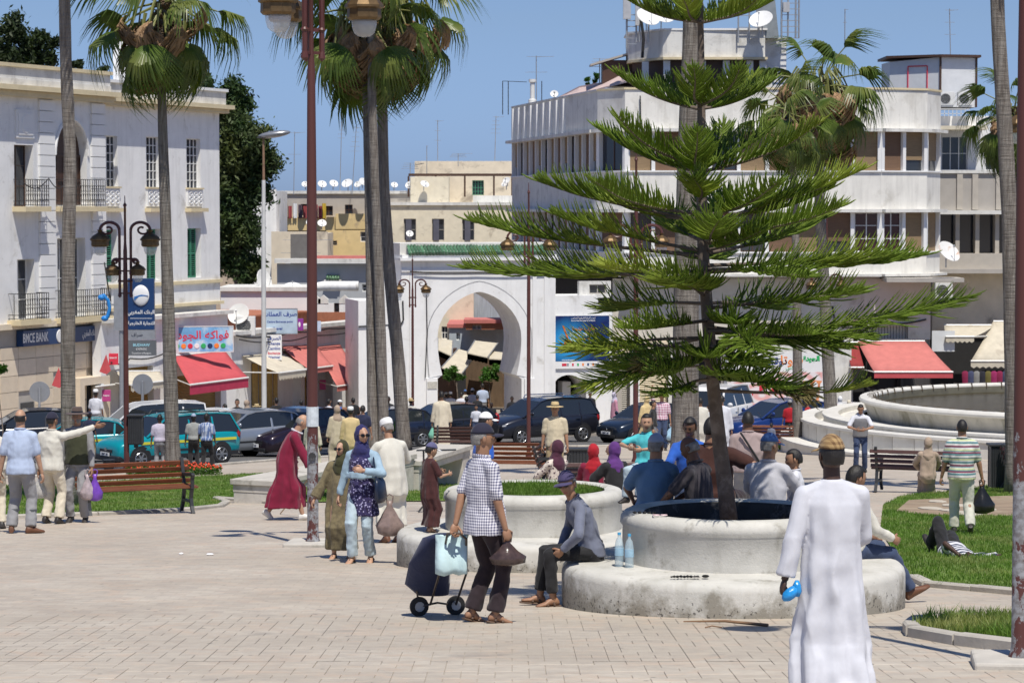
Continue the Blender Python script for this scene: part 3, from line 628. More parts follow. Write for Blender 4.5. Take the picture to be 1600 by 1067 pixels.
# ---------------------------------------------------------------- shops row under awnings
PS = (at(171,600,110).x+.9*.927, 110-.9*.375)
def SY(px):
    k = (px-800)/F; t_ = (k*PS[1]-PS[0])/(.3751-k*.927); return PS[1]+.927*t_
P = Vector((PS[0], PS[1], 0)); sb = thing('shop_row', 'row of low whitewashed shops with awnings along the street', 'building', (P.x, P.y, gh(115))); S = Fac(0, 0, 67.97, sb, P=PS)
def sz(py, px): return S.pt(px, py)[1]
uA, uB, uC, uD = S.pt(158,560)[0], S.pt(268,560)[0], S.pt(356,560)[0], S.pt(562,560)[0]
zt1 = sz(497, 262); zt2 = sz(523, 370)
shopops = [(S.pt(166,600)[0], S.pt(240,600)[0], -.3, sz(575,200)), (S.pt(258,600)[0], S.pt(345,600)[0], -.3, sz(585,300)), (S.pt(392,600)[0], S.pt(470,600)[0], -.3, sz(548,430)), (S.pt(476,600)[0], S.pt(520,600)[0], -.3, sz(560,495))]
S.build(wallg(uA, uC, -1, zt1, shopops[:2], .4), 'wall', white); S.build(wallg(uC, uD, -1, zt2, shopops[2:], .4), 'wall', white)
S.build(MB().box(uA,uC,-.3,.5,zt1,zt1+.16), 'coping', whiteold); S.build(MB().box(uC,uD,-.35,.5,zt2,zt2+.18), 'coping', whiteold)
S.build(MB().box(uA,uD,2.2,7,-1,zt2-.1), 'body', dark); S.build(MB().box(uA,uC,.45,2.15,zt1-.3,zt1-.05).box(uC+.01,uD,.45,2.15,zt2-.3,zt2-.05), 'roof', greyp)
S.build(MB().box(uC,uD-1,2.25,7,zt2+.0,zt2+.55).box(uC,uD-1,2.1,7,zt2+.55,zt2+.62), 'parapet', terracotta)
goldm = mat('ochre_roller_shutter', (.36,.22,.06), .5, .08, 5, .1); creamsh = mat('cream_roller_shutter', (.58,.50,.34), .55, .06, 4, .1)
def roller(fc, ar, y=.3, m=goldm, name='roller_shutter'):
    a,b,c,d = ar; mb = MB(); z = c
    while z < d-.02: mb.add([(a,y,z),(b,y,z),(b,y-.03,z+.04),(a,y-.03,z+.04),(b,y,z+.10),(a,y,z+.10)], [(0,1,2,3),(3,2,4,5)]); z += .10
    return fc.build(mb, name, m)
roller(S, shopops[1]); q = shopops[0]; roller(S, (q[0]+(q[1]-q[0])*.45, q[1], q[2], q[3]))
q = shopops[2]; mb = MB()
for k in range(9): u = q[0]+(q[1]-q[0])*(.0+k*.07); mb.bar((u,.2+.10*(k%2),q[2]),(u,.2+.10*(k%2),q[3]-.5),.30,.03,up=(.2,1,0))
S.build(mb, 'folding_door', mat('yellow_varnished_wood', (.42,.28,.09), .5, .15, 5, .1))
q = shopops[3]; mb = MB()
for k in range(4): u = q[0]+(q[1]-q[0])*(.05+k*.13); mb.bar((u,.2+.10*(k%2),q[2]),(u,.2+.10*(k%2),q[3]-.3),.30,.03,up=(.2,1,0))
S.build(mb, 'folding_door', bpy.data.materials['yellow_varnished_wood'])
def awning(fc, label, bt, bb, m, proj, val=.35, vm=None, scal=True, group='shop awnings over the street', frame=True, side=None):
    """bt: px of the back edge (x0,x1,y) on the wall; bb: px of the front edge (x0,y0,x1,y1)"""
    u0, z0 = fc.pt(bt[0], bt[2]); u1, z1 = fc.pt(bt[1], bt[3] if len(bt) > 3 else bt[2])
    n = Vector((fc.d[1], -fc.d[0], 0)); O = Vector((fc.P[0], fc.P[1], 0)); d = Vector((fc.d[0], fc.d[1], 0))
    A = O+d*u0+Vector((0,0,z0+fc.zb)); B_ = O+d*u1+Vector((0,0,z1+fc.zb))
    C_ = None; pts = []
    for (x, y) in (bb[:2], bb[2:]):
        r_ = ray(x, y); q = ((O+n*proj)-Vector((0,0,CZ))).dot(n)/r_.dot(n); pts.append(Vector((0,0,CZ))+r_*q)
    C_, D_ = pts; D_ = Vector((D_.x, D_.y, (C_.z+D_.z)/2)); C_ = Vector((C_.x, C_.y, D_.z))
    t = thing('awning', label, 'awning', A, 0, group); q = lambda v: v-A; mb = MB(); N = 10; V = []
    for i in range(N+1):
        for j in range(5):
            a_ = q(A.lerp(B_, i/N)); b_ = q(C_.lerp(D_, i/N)); p_ = a_.lerp(b_, j/4); p_.z -= .05*math.sin(math.pi*j/4)*(1+.6*math.sin(i*2.2)); V.append(p_)
    mb.add(V, [(i*5+j, i*5+j+1, (i+1)*5+j+1, (i+1)*5+j) for i in range(N) for j in range(4)]); o = mb.build('cover', m, t, True); so = o.modifiers.new('s','SOLIDIFY'); so.thickness = .012
    mb = MB(); ns = max(6, int((D_-C_).length/.28)); f = (D_-C_)/ns; V = []
    for i in range(ns):
        a_ = q(C_+f*i); b_ = a_+f; mb.add([a_, b_, b_-Vector((0,0,val*.75)), (a_+b_)/2-Vector((0,0,val if scal else val*.75)), a_-Vector((0,0,val*.75))], [(4,3,2,1,0)])
    o = mb.build('valance', vm or m, t); so = o.modifiers.new('s','SOLIDIFY'); so.thickness = .01
    mb = MB(); mb.tube([q(C_), q(D_)], .045, 6); mb.tube([q(A), q(B_)], .05, 6)
    if frame:
        for e, g in ((A, C_), (B_, D_)):
            w_ = e-Vector((0,0,(e.z-g.z)*.9+.1)); mb.tube([q(w_), q(g)], .03, 5)
    mb.build('frame', whitemetal, t); return t, q, (A, B_, C_, D_)
awning(S, 'large bright red awning over the fruit shop', (272,352,556,548), (297,601,388,590), red, 2.6, .55, mat('dark_red_valance', (.45,.03,.08), .8, .1, 4, 0), False)
awning(S, 'cream awning over the first shuttered shop', (180,250,580), (205,600,262,596), creamcloth, 1.6, .3)
awning(S, 'striped cream awning in front of the exchange shop', (378,458,555,548), (436,583,478,577), creamcloth, 2.0, .35)
awning(S, 'faded red awning left of the tall lamp post pole', (438,494,540,538), (482,576,520,572), redfade, 1.8, .3, None, False)
awning(S, 'faded red awning right of the tall lamp post pole', (492,531,541,537), (527,604,570,597), redfade, 2.2, .32, None, False)
awning(B, 'small blue and white canopy over the cash machine', (141,165,592), (150,603,179,602), mat('blue_white_canopy', (.35,.42,.52), .4, .1), 1.0, .05, navy, False, 'small canopies')
Y = 100; s = F/Y
t = boxsign('shop_sign', 'pale blue fruit shop sign with red Arabic lettering', at(313,530,SY(313)-1.5), 2.75, 1.05, .14, mat('sky_blue_print', (.18,.42,.70), .4, .3, 1.2, 0, dirt=(.62,.72,.75), dirt_amt=.5), [(arab('فواكه الجودة'), .46, 0, .17, redlet, 1.1)], 14, frame=whitemetal)
for k in range(8): MB().lathe([(.10,-.01),(.11,0),(.10,.01)], 12, ax=Matrix.Rotation(R(90),3,'X')).build('printed_fruit', [greenlet, orangelet, redlet, whitelet, greenlet, navy, orangelet, greenlet][k], t, loc=(-1.0+.28*k, -.08, -.28))
boxsign('shop_sign', 'pale blue exchange sign board on the shop roof', at(437,502,SY(437)-1), 51/F*SY(437)*1.05, 38/F*SY(437), .12, mat('faded_sky_print', (.42,.52,.62), .5, .15, 2, 0), [(arab('صرف العملات'), .27, .0, .32, bluelet, 1), ('Centre Exchange point', .125, .0, -.02, bluelet, 1), ('Travel', .17, -.1, -.33, bluelet, 1)], 10, frame=metalg)
boxsign('shop_sign', 'tall white currency exchange sign beside the pale street light', at(428,543,SY(428)-1.2), .70, 1.12, .2, whiteclean, [(arab('الصرف'), .22, 0, .42, bluelet, 1), ('Change', .18, 0, .18, bluelet, 1), ('Cambio', .18, 0, -.04, bluelet, 1), ('Exchange', .15, 0, -.25, redlet, 1), ('Wechsel', .15, 0, -.43, bluelet, 1)], 8)
t = boxsign('shop_sign', 'small purple square sign with two white bars', at(465,507,SY(465)-1), .52, .54, .16, purple, [], 8)
for x in (-.08, .08): MB().ell((x,-.082,0),(.05,.01,.12),10,6).build('white_bar', whitelet, t)
boxsign('shop_sign', 'small white and blue sign right of the tall pole', at(497,510,SY(497)-1), .26, .48, .2, mat('pale_blue_sign', (.5,.62,.78), .5, .1), [], 8)
boxsign('shop_sign', 'small red cola-like sign under the telephone sign', at(177,561,SY(177)-.3), .40, .46, .08, redlet, [('SNACK', .09, 0, .05, whitelet, 1)], 10)
boxsign('shop_sign', 'small magenta shop panel beside the cash machine canopy', at(166,618,SY(166)-.3), .35, .46, .08, mat('magenta_panel', (.45,.05,.22), .5, 0), [('TABAC', .08, 0, 0, whitelet, 1)], 10)
boxsign('shop_sign', 'small pink round sign inside the last shop awning', at(504,601,SY(504)-1.2), .30, .46, .08, mat('magenta_panel', (.45,.05,.22)), [], 8)
for i, (px, py, ang) in enumerate([(92,592,-15),(166,571,12)]):
    p = at(px, py, SY(px)-1.5); mb = MB(); mb.add([(0,0,.45),(-.28,.02,-.25),(.02,-.03,-.35),(.18,.02,-.2)], [(0,1,2),(0,2,3)]); o = mb.build('pennant', red, loc=p); o.modifiers.new('s','SOLIDIFY').thickness = .01
    tag(o, ['small red pennant hanging before the bank wall','small red pennant hanging beside the telephone sign'][i], 'flag')
# air conditioner on the shop roof
def aircon(label, P, w=.9, h=.62, d=.35, rz=0):
    t = thing('air_conditioner', label, 'air conditioner', P, R(rz)); MB().box(-w/2,w/2,-d/2,d/2,0,h).build('case', whitemetal, t, bevel=.015)
    mb = MB(); mb.lathe([(h*.36,-.01),(h*.38,0),(h*.36,.01)], 20, (-.08,-d/2-.004,h/2), ax=Matrix.Rotation(R(90),3,'X')); mb.build('fan_grille', castiron, t)
    mb = MB()
    for k in range(7): mb.box(-.08-h*.38,-.08+h*.38,-d/2-.022,-d/2-.014,h*.16+h*.1*k,h*.17+h*.1*k)
    mb.build('guard', whitemetal, t); MB().box(-w/2+.08,w/2-.08,-d/2,d/2,-.08,0).build('bracket', metalg, t)
aircon('window air conditioner with dark face on the shop roof edge', at(384,524,SY(384)-.1), .85, .85)
# ---------------------------------------------------------------- far buildings behind the shops
def farb(name, label, px0, px1, top, bot, Y, dep, m, ang=0):
    P = at(px0, 600, Y); t = thing(name, label, 'building', (P.x, Y, gh(Y))); f = Fac(px0, Y, ang, t)
    u0, u1, z0, z1 = f.r(px0, top, px1, bot); return t, f, (u0, u1, z0, z1)
def simple(label, px0, px1, top, bot, Y, dep, m, wins=(), ang=0, cop=None, fm=None, gm=None, nx=2, ny=2, name='house', down=True):
    t, f, (u0,u1,z0,z1) = farb(name, label, px0, px1, top, bot, Y, dep, m, ang)
    ws = [f.r(*w) for w in wins]; z0 = -1 if down else z0; f.build(wallg(u0,u1,z0,z1,ws,.3), 'wall', m); f.build(MB().box(u0,u1,.32,dep,z0,z1-.1), 'body', m)
    for w in ws: window(f, w, .15, nx, ny, fm, gm)
    if cop: f.build(MB().box(u0-.12,u1+.12,-.15,dep,z1,z1+.2), 'coping', cop)
    return t, f
simple('narrow tall white house beside the dark cypress-like tree', 384, 432, 296, 460, 165, 8, white, (), 0)
t, f = simple('long low grey-topped block with satellite dishes along its roof', 434, 642, 303, 470, 185, 12, greyp, [(470,319,482,337),(507,322,520,337),(539,320,551,336),(587,322,592,340)], cop=whiteold, fm=brownwood)
u0,u1,z0,z1 = f.r(434,339,600,360); f.build(MB().box(u0,u1,-.8,0,z0,z1), 'balcony_wall', ochre); u0,u1,z0,z1 = f.r(526,334,575,358); f.build(MB().box(u0,u1,-1.1,-.81,z0,z1), 'bay', ochre)
for k, (x, m_) in enumerate([(438,'r'),(445,'d'),(452,'r'),(460,'w'),(468,'d'),(476,'r'),(485,'w'),(492,'r'),(499,'r'),(505,'y')]):
    u0,u1,z0,z1 = f.r(x,318+(k%3)*2,x+6,341); mb = MB(); n = 5
    V = [(u0+(u1-u0)*i/n, -1.0+.04*math.sin(i*2.1+k), z) for z in (z1, z0) for i in range(n+1)]; mb.add(V, [(i, n+1+i, n+2+i, i+1) for i in range(n)])
    o = f.build(mb, 'laundry', {'r': mat('washed_red_cloth', (.35,.07,.07), .9), 'd': mat('washed_dark_cloth', (.09,.06,.08), .9), 'w': whiteclean, 'y': mat('washed_yellow_cloth', (.6,.42,.05), .9)}[m_]); o.modifiers.new('s','SOLIDIFY').thickness = .02
t, f = simple('cream block with grey window shutters above the gate', 606, 1000, 321, 430, 178, 12, cream, [(631,342,650,376),(675,342,694,376),(722,342,741,376)], cop=whiteold, fm=greyp)
for x0 in (634, 677, 726): u0,u1,z0,z1 = f.r(x0,343,x0+9,376); f.build(MB().box(u0,u1,-.05,.1,z0,z1), 'shutter', mat('slate_curtain', (.10,.10,.13), .8))
u0,u1,z0,z1 = f.r(640,276,700,322); f.build(MB().box(u0,u1,1.5,5,z0,z1), 'roof_room', cream)
t, f = simple('beige roof storey with small green lattice windows', 648, 806, 252, 345, 172+12, 8, beige, [(683,282,702,305),(738,282,756,305)], cop=None, fm=greenpaint, nx=4, ny=4)
u0,u1,z0,z1 = f.r(640,272,806,276); f.build(MB().box(u0,u1,-2.0,-1.9,z0,z1), 'pergola_rail', brownwood); mb = MB()
for x in (640, 682, 727, 772, 800): u = f.pt(x, 280)[0]; f.build(MB().box(u-.06,u+.06,-2,-1.905,f.pt(x,308)[1],z0), 'pergola_post', brownwood)
u0,u1,z0,z1 = f.r(740,306,806,322); f.build(MB().box(u0,u1,-2.2,-2.02,z0,z1), 'low_wall', whiteold)
simple('plain tan wall of a house left of the ochre house', 424, 512, 362, 412, 162, 5, beige, (), cop=None)
t, f = simple('ochre house with small dark windows behind the shops', 510, 600, 360, 430, 168, 8, ochre, [(511,376,527,384),(563,362,590,378)], cop=None)
t, f = simple('grey-white low house with long slate roof edge', 433, 640, 412, 520, 146, 8, mat('blue_grey_wall', (.42,.44,.46), .85, .08, 1, .2), [(512,442,528,455),(566,444,578,456)], cop=None)
u0,u1,z0,z1 = f.r(430,404,600,411); f.build(MB().box(u0,u1,-.5,.5,z0,z1), 'eaves', whiteold); u0,u1,z0,z1 = f.r(494,404,640,406.5); f.build(MB().box(u0,u1,-.3,1.5,z1-.02,z1+.14), 'roof_edge', redfade)
greentile = mat('green_glazed_tile', (.07,.17,.09), .45, .35, 12, .1, rnd_obj=.35, dirt=(.50,.50,.45), dirt_amt=.45, dirt_scale=7)
def tilehood(f, x0, x1, y0, y1, dep=.5):
    u0,u1,z0,z1 = f.r(x0,y0,x1,y1); n = int((u1-u0)/.14); tl = None
    for i in range(n):
        u = u0+(u1-u0)*(i+.5)/n; mb = MB(); mb.tube([(0,-dep,z0+.05),(0,.05,z1)], [.075,.06], 7)
        if tl is None: tl = f.build(mb, 'roof_tile', greentile); o = tl
        else: o = tl.copy(); col.objects.link(o)
        c = f.d; o.location = (f.P[0]-f.root.location.x+u*c[0], f.P[1]-f.root.location.y+u*c[1], rnd.uniform(-.015,.015))
    f.build(MB().box(u0-.1,u1+.1,-dep*.8,.0,z0-.08,z0+.0), 'hood_board', whiteold)
tilehood(f, 510, 531, 430, 437)
t, f = simple('white rendered wall and terrace behind the shop roofs', 345, 480, 455, 560, 134, 5, whiteclean, (), cop=whiteold)
t, f = simple('low whitewashed roof wall with pointed merlons near the gate', 480, 556, 474, 560, 135, 2, white, [(522,474,530,494)], cop=None, fm=brownwood, nx=1, ny=1)
for x in (493, 505, 538): u0,u1,z0,z1 = f.r(x-8,461,x+8,474); f.build(MB().prism([(u0,z0-.01),(u1,z0-.01),(u1,z0+.2),((u0+u1)/2,z1),(u0,z0+.2)], -.02,.4), 'merlon', whiteold)
mb = MB(); P = at(512, 447, 139); t = thing('water_pipe', 'fat white duct lying on the roof behind the merlons', 'duct', P); MB().tube([(-1.9,0,-.2),(-.2,0,.0),(1.6,0,.0)], [.16,.26,.26], 10).build('duct', white, t, True)
simple('brown-roofed lean-to behind the exchange sign', 352, 560, 488, 512, 133, .8, terracotta, (), cop=None)
# grey chimney stack and light on the far roofs
P = at(469, 425, 150); t = thing('chimney', 'grey brick chimney stack among the far roofs', 'chimney', P); MB().box(-.5,.5,-.4,.4,-1,2.1).build('stack', mat('grey_stack', (.16,.15,.14), .9), t)
for i, (px, py, Y, r, yaw, tl, rusty) in enumerate([(503,289,183,.50,20,40,0),(521,288,183,.50,25,40,0),(543,288,183,.62,-20,42,0),(560,289,184,.45,-25,40,0),(477,289,183,.40,0,40,0),(567,285,183,.5,30,35,0),(582,288,183,.4,20,40,1),(616,290,180,.38,15,40,0),(640,290,180,.45,-20,30,0),(663,289,179,.5,30,45,0),(790,288,175,.45,-40,40,1),(484,348,176,.4,0,30,0),(503,350,174,.48,10,40,0),(640,366,176,.4,10,35,0),(645,292,180,.45,10,40,1),(457,453,136,.8,5,60,0),(374,492,SY(374)+.5,.80,-15,25,0),(409,440,137,1.0,60,15,0),(1480,396,125.2,.95,35,38,1),(1011,30,130,.95,25,42,0),(1034,25,131,1.05,20,42,0),(1190,34,130,.95,-25,45,0),(0,262,104,.75,60,20,0),(866,148,142,.35,0,30,0),(792,283,172,.4,-30,35,0)]):
    nm = ['among the row on the far grey block','first large one in the row right of the tall pole','double one with an orange spot near the double palm','third in the row on the far grey block','small one partly behind the tall pole','behind the double palm','rusty, beside the palm','tiny, right of the double palm','pale, on the cream roof','on the beige roof storey','rusty brown, at the tower edge','low on the ochre balcony','white, on the ochre balcony wall','in the shuttered window','rusty, above the lattice','flat arc-like, above the shops','huge white, above the window air conditioner','dark shaded, beside the tree','rusty white, on the right building corner','printed white, on the tower left edge','larger one of the pair on the tower','white, near the mobile mast','grey, cut by the left edge','blue transparent-like, on the shaded wing','red-brown, by the pergola'][i]
    r *= .62; P = at(px, py, Y); dish('satellite dish '+nm.replace(',',''), P-Vector((0,0,r*.95)), r, yaw, tl, dishrust if rusty else None)
for i, (px, py, top, Y, n, w, lt) in enumerate([(459,300,206,182,2,.9,.02),(531,300,165,186,9,.5,.03),(550,300,198,184,6,.7,.07),(684,272,188,186,3,.5,0),(773,252,182,186,5,.7,.03),(667,276,228,184,1,.1,0),(716,255,240,184,4,1.2,0),(641,278,255,184,4,1.2,0),(838,155,88,146,2,1.2,0),(937,125,92,136,4,1.0,0),(1486,120,15,145,3,.6,-.03),(1320,70,15,140,1,.2,0),(470,430,374,150,2,2.2,0)]):
    P = at(px, py, Y); antenna(['antenna, leaning pair left over the tall pole','antenna, very tall lattice-like one left of the palms','antenna, tilted one between pole and palms','antenna, thin one above the cream roof','antenna, stepped one left of the tower','antenna, plain rod on the cream roof','antenna, small comb on the beige roof','antenna, small comb by the palms','antenna, T-shaped on the shaded wing','antenna, crossed one left of the pine','antenna, thin rod at the far right','antenna, short white one behind the palm crown','antenna, flat T on the grey chimney'][i], P, (py-top)*Y/F, n, w, lt)
# ---------------------------------------------------------------- the gate
GY = 122; P = at(745, 600, GY); gt = thing('city_gate', 'white horseshoe-arched city gate with a row of green roof tiles', 'gate', (P.x, GY, gh(GY))); G = Fac(745, GY, 13, gt)
def gp(x, y): return G.pt(x, y)
def archpts(cx, wy, hw, apex, imp, ihw, jhw, n=10):
    """pixels of a pointed horseshoe from the left foot over the top to the right foot"""
    L_ = []
    L_ += [(cx-jhw, 720), (cx-jhw, imp+4), (cx-ihw, imp-2)]
    for t in np.linspace(-.85, math.pi/2, n+6):
        x = hw*math.cos(t); y = hw*math.sin(t)
        if t >= 0: q = math.sin(max(0,t))**.9; y = (wy-apex)*q; x = hw*max(0, 1-q**2.1)**.66
        else: q = -t/.85; y = -(imp-2-wy)*q; x = hw-(hw-ihw)*q**2
        L_.append((cx-x, wy-y))
    Rr = [(2*cx-x, y) for x, y in L_[::-1]][1:]; return L_+Rr
ap = [gp(x, y) for x, y in archpts(749, 528, 65.5, 456, 588, 58, 66)]
def poly(x0, x1, y0, holes=None): return None
zb_, ztop = -1.0, gp(745, 407)[1]; uL_, uR_ = gp(560, 500)[0], gp(868, 500)[0]
outer = [(uL_, ap[0][1])]+ap+[(uR_, ap[0][1]), (uR_, ztop), (gp(627,400)[0], ztop), (gp(627,400)[0], gp(620,470)[1]), (uL_, gp(560,470)[1])]
TH_ = 3.6
G.build(MB().prism(outer, 0, TH_), 'wall', white)
# archivolt and a thin grey outline strip around it
ap2 = [gp(x, y) for x, y in archpts(749, 528, 81, 441, 592, 78, 78)]
def strip(A, B_, y0, y1, mb):
    n = len(A); V = [(a[0], y0, a[1]) for a in A]+[(b[0], y0, b[1]) for b in B_]+[(a[0], y1, a[1]) for a in A]+[(b[0], y1, b[1]) for b in B_]
    return mb.add(V, [(i, i+1, n+i+1, n+i) for i in range(n-1)]+[(n+i, n+i+1, 3*n+i+1, 3*n+i) for i in range(n-1)]+[(i+1, i, 2*n+i, 2*n+i+1) for i in range(n-1)])
k0 = 3
G.build(strip(ap2[k0:-k0], ap[k0:-k0], -.025, 0, MB()), 'archivolt', white)
ap3 = [gp(x, y) for x, y in archpts(749, 528, 82.4, 439, 592, 79.4, 79.4)]
G.build(strip(ap3[k0:-k0], ap2[k0:-k0], -.012, -.006, MB()), 'arch_outline', mat('grey_painted_line', (.32,.32,.33), .9, .2, 5))
for sgn, x in ((-1, 666), (1, 819)):
    u0,u1,z0,z1 = G.r(x, 591, x+17, 690); G.build(MB().box(u0,u1,-.12,0,-1,z1), 'jamb_block', whiteclean)
u0,u1,z0,z1 = G.r(666,596,683,607); G.build(MB().box(u0+.03,u1-.03,-.15,-.12,z0,z1), 'plaque', mat('stone_plaque', (.5,.48,.42), .6, .2, 12))
u0,u1,z0,z1 = G.r(627,398,868,407); G.build(MB().box(u0-.1,u1+.1,-.30,TH_,z0,z0+.14).box(u0,u1,-.2,TH_,z0+.14,z1), 'cornice', white)
u0,u1,z0,z1 = G.r(627,380,868,398); G.build(MB().box(u0,u1,.35,TH_,z0,z1), 'parapet', whiteold)
u0,u1,z0,z1 = G.r(627,420,868,424); G.build(MB().box(u0,u1,-.08,0,z0,z1), 'string_course', whiteclean); u0,u1,z0,z1 = G.r(627,424,640,690); 
for x in (600, 640, 832, 850): u0,u1,z0,z1 = G.r(x,428,x+6,690); G.build(MB().box(u0,u1,-.06,0,-1,z1), 'pilaster_strip', whiteclean)
# green tiles, two rows of separate round tiles
t0 = None
for row, (x0, x1, y0, y1) in enumerate([(637,862,386,397)]):
    u0,u1,z0,z1 = G.r(x0,y0,x1,y1); n = 44
    for i in range(n):
        u = u0+(u1-u0)*(i+.5)/n; mb = MB()
        if t0 is None: mb.tube([(0,-.30,.03),(0,.05,(z1-z0)/2+.04),(0,.36,z1-z0+.05)], [.085,.08,.07], 8); t0 = G.build(mb, 'roof_tile', greentile); o = t0
        else: o = t0.copy(); col.objects.link(o)
        c = G.d; o.location = (G.P[0]-gt.location.x+u*c[0], G.P[1]-gt.location.y+u*c[1], z0+rnd.uniform(-.01,.015)); o.rotation_euler = (rnd.uniform(-.06,.06), rnd.uniform(-.03,.03), G.a)
    G.build(MB().add([(u0,-.22,z0-.05),(u1,-.22,z0-.05),(u1,.38,z1-.05),(u0,.38,z1-.05)], [(0,1,2,3)]), 'tile_bed', whiteold)
# right wing of the gate with the poster and small arch
ow = [gp(x, y) for x, y in [(868,700),(868,640)]]; cx, hw = 891, 27
sm = [gp(cx-hw, 720), gp(cx-hw, 612)]+[gp(cx-hw*math.cos(t), 612-26*math.sin(t)) for t in np.linspace(0, math.pi, 12)][1:-1]+[gp(cx+hw, 612), gp(cx+hw, 720)]
u8, u9 = uR_+.004, gp(959, 560)[0]; zt_ = gp(900, 462)[1]
G.build(MB().prism([(u8, sm[0][1])]+[(max(a, u8+.02), b) for a, b in sm]+[(u9, sm[-1][1]), (u9, gp(955,480)[1]), (gp(938,480)[0], gp(938,478)[1]), (gp(935,470)[0], zt_), (u8, zt_)], .25, 2.6), 'wing_wall', white)
G.build(MB().box(u8,u9,2.6,2.8,-1,zt_), 'wing_back', dark); q = G.r(892,600,905,690); G.build(MB().box(q[0],q[1],1.6,2.5,-1,q[3]), 'inner_pier', whiteclean)
q = G.r(926,445,953,460); G.build(wallg(G.pt(910,440)[0], G.pt(960,440)[0], gp(930,466)[1], gp(930,440)[1], [q], .3, y=.6), 'upper_wall', whiteold); window(G, q, .7, 2, 1, greyp)
# cables along the fronts
cabm = mat('black_cable', (.02,.02,.022), .6, 0, 1, 0)
def cable(fc, pts, y=-.06, r=.025, sag=.1):
    P_ = []
    q = [fc.pt(*p_) for p_ in pts]
    for (a0, b0), (a1, b1) in zip(q, q[1:]):
        for k in range(7): t_ = k/7; P_.append((a0+(a1-a0)*t_, y, b0+(b1-b0)*t_-sag*math.sin(math.pi*t_)))
    P_.append((q[-1][0], y, q[-1][1])); fc.build(MB().tube(P_, r, 5), 'cable', cabm)
cable(S, [(356,524),(400,526),(440,519),(500,513),(555,508)], -.42, .04, .06); cable(S, [(360,530),(420,532),(470,524),(552,514)], -.44, .03, .1); cable(S, [(170,566),(200,560),(262,548)], -.1, .03, .15)
cable(B, [(148,410),(152,438),(158,470)], L-.1, .03, .0); cable(B, [(5,286),(45,279),(72,286)], -.9, .02, .3)
cable(G, [(629,470),(630,500),(626,507),(560,510)], -.05, .035, 0); cable(G, [(666,460),(667,520),(664,590)], -.05, .025, 0); cable(G, [(640,424),(745,426),(860,424)], -.12, .03, .05)
# poster
ua, ub, za, zb2 = G.r(864,493,954,576); P_ = thing('poster', 'large blue music festival poster on the white gate wing', 'poster', (0,0,0)); 
c = G.d; P_.location = (G.P[0]+(ua+ub)/2*c[0]-.0*c[1], G.P[1]+(ua+ub)/2*c[1], (za+zb2)/2+G.zb); P_.location += Vector((c[1], -c[0], 0))*(-.25+.06); P_.rotation_euler = (0,0,G.a)
w, h = ub-ua, zb2-za
mm, nt, b, out = _mk('blue_poster_print'); T = NT(nt); v = T.coord(); g_ = T.node('ShaderNodeMapping', i_Vector=v); g_.inputs['Location'].default_value = (.45/1.0, 0, .05); g_.inputs['Scale'].default_value = (.75,0,.8)
gr = T.node('ShaderNodeTexGradient', gradient_type='SPHERICAL', i_Vector=g_.outputs[0]); base_ = T.mix(T.ramp(T.math('ADD', gr.outputs['Fac'], T.math('MULTIPLY', T.noise(v, 2.5, 5), .25)), .1, .95), (.004,.012,.10), (.03,.38,.80)); nt.links.new(base_, b.inputs['Base Color']); b.inputs['Roughness'].default_value = .4
MB().box(-w/2,w/2,-.03,.03,-h/2,h/2).build('sheet', whiteclean, P_); MB().box(-w/2+.02,w/2-.02,-.036,-.03,-h/2+.34,h/2-.02).build('print', mm, P_)
for body, size, x, z, mt in [('tarab tanger', .27, .12, .36, whitelet), (arab('طرب طنجة'), .24, .10, .60, orangelet), ('festival de musiques', .10, .05, .15, orangelet), (arab('تحت الرعاية السامية لصاحب'), .10, .1, h/2-.12, whitelet), ('Sous le Haut Patronage de Sa Majeste', .075, .1, h/2-.24, whitelet), ('17 - 20 juillet', .08, .3, -.0, whitelet), ('Concerts', .09, .15, -.22, whitelet), ('place publique', .07, .25, -.33, orangelet), ('www.tarabtanger.com', .08, -.55, -h/2+.40, whitelet), ('f tarabtanger', .11, .65, -.50, whitelet)]:
    text(body, size, mt, P_, (x, -.038, z), bold=.002)
lm = mat('lute_orange', (.65,.16,.03), .5, .3, 12, 0); lute = MB(); lute.ell((-.60,-.045,-.12),(.22,.02,.26),16,8); lute.bar((-.60,-.045,.1),(-.85,-.045,.75),.07,.02,up=(0,1,0)); lute.build('printed_lute', lm, P_)
MB().ell((-.33,-.042,-.38),(.26,.01,.10),12,6).ell((-.18,-.042,-.42),(.15,.01,.07),12,6).build('printed_drum', mat('printed_tan', (.45,.38,.30), .5, .3, 15, 0), P_)
MB().ell((-.38,-.0395,.05),(.12,.004,.45),12,6).build('printed_glow', mat('pale_blue_print', (.45,.75,.9), .5, .1), P_)
for k, mt in enumerate([redlet, metalg, redlet, greenlet, orangelet, navy, orangelet, navy]): MB().box(-.9+.24*k,-.9+.24*k+(.22 if k == 0 else .08),-.036,-.03,-h/2+.12,-h/2+.24).build('sponsor_mark', mt, P_)
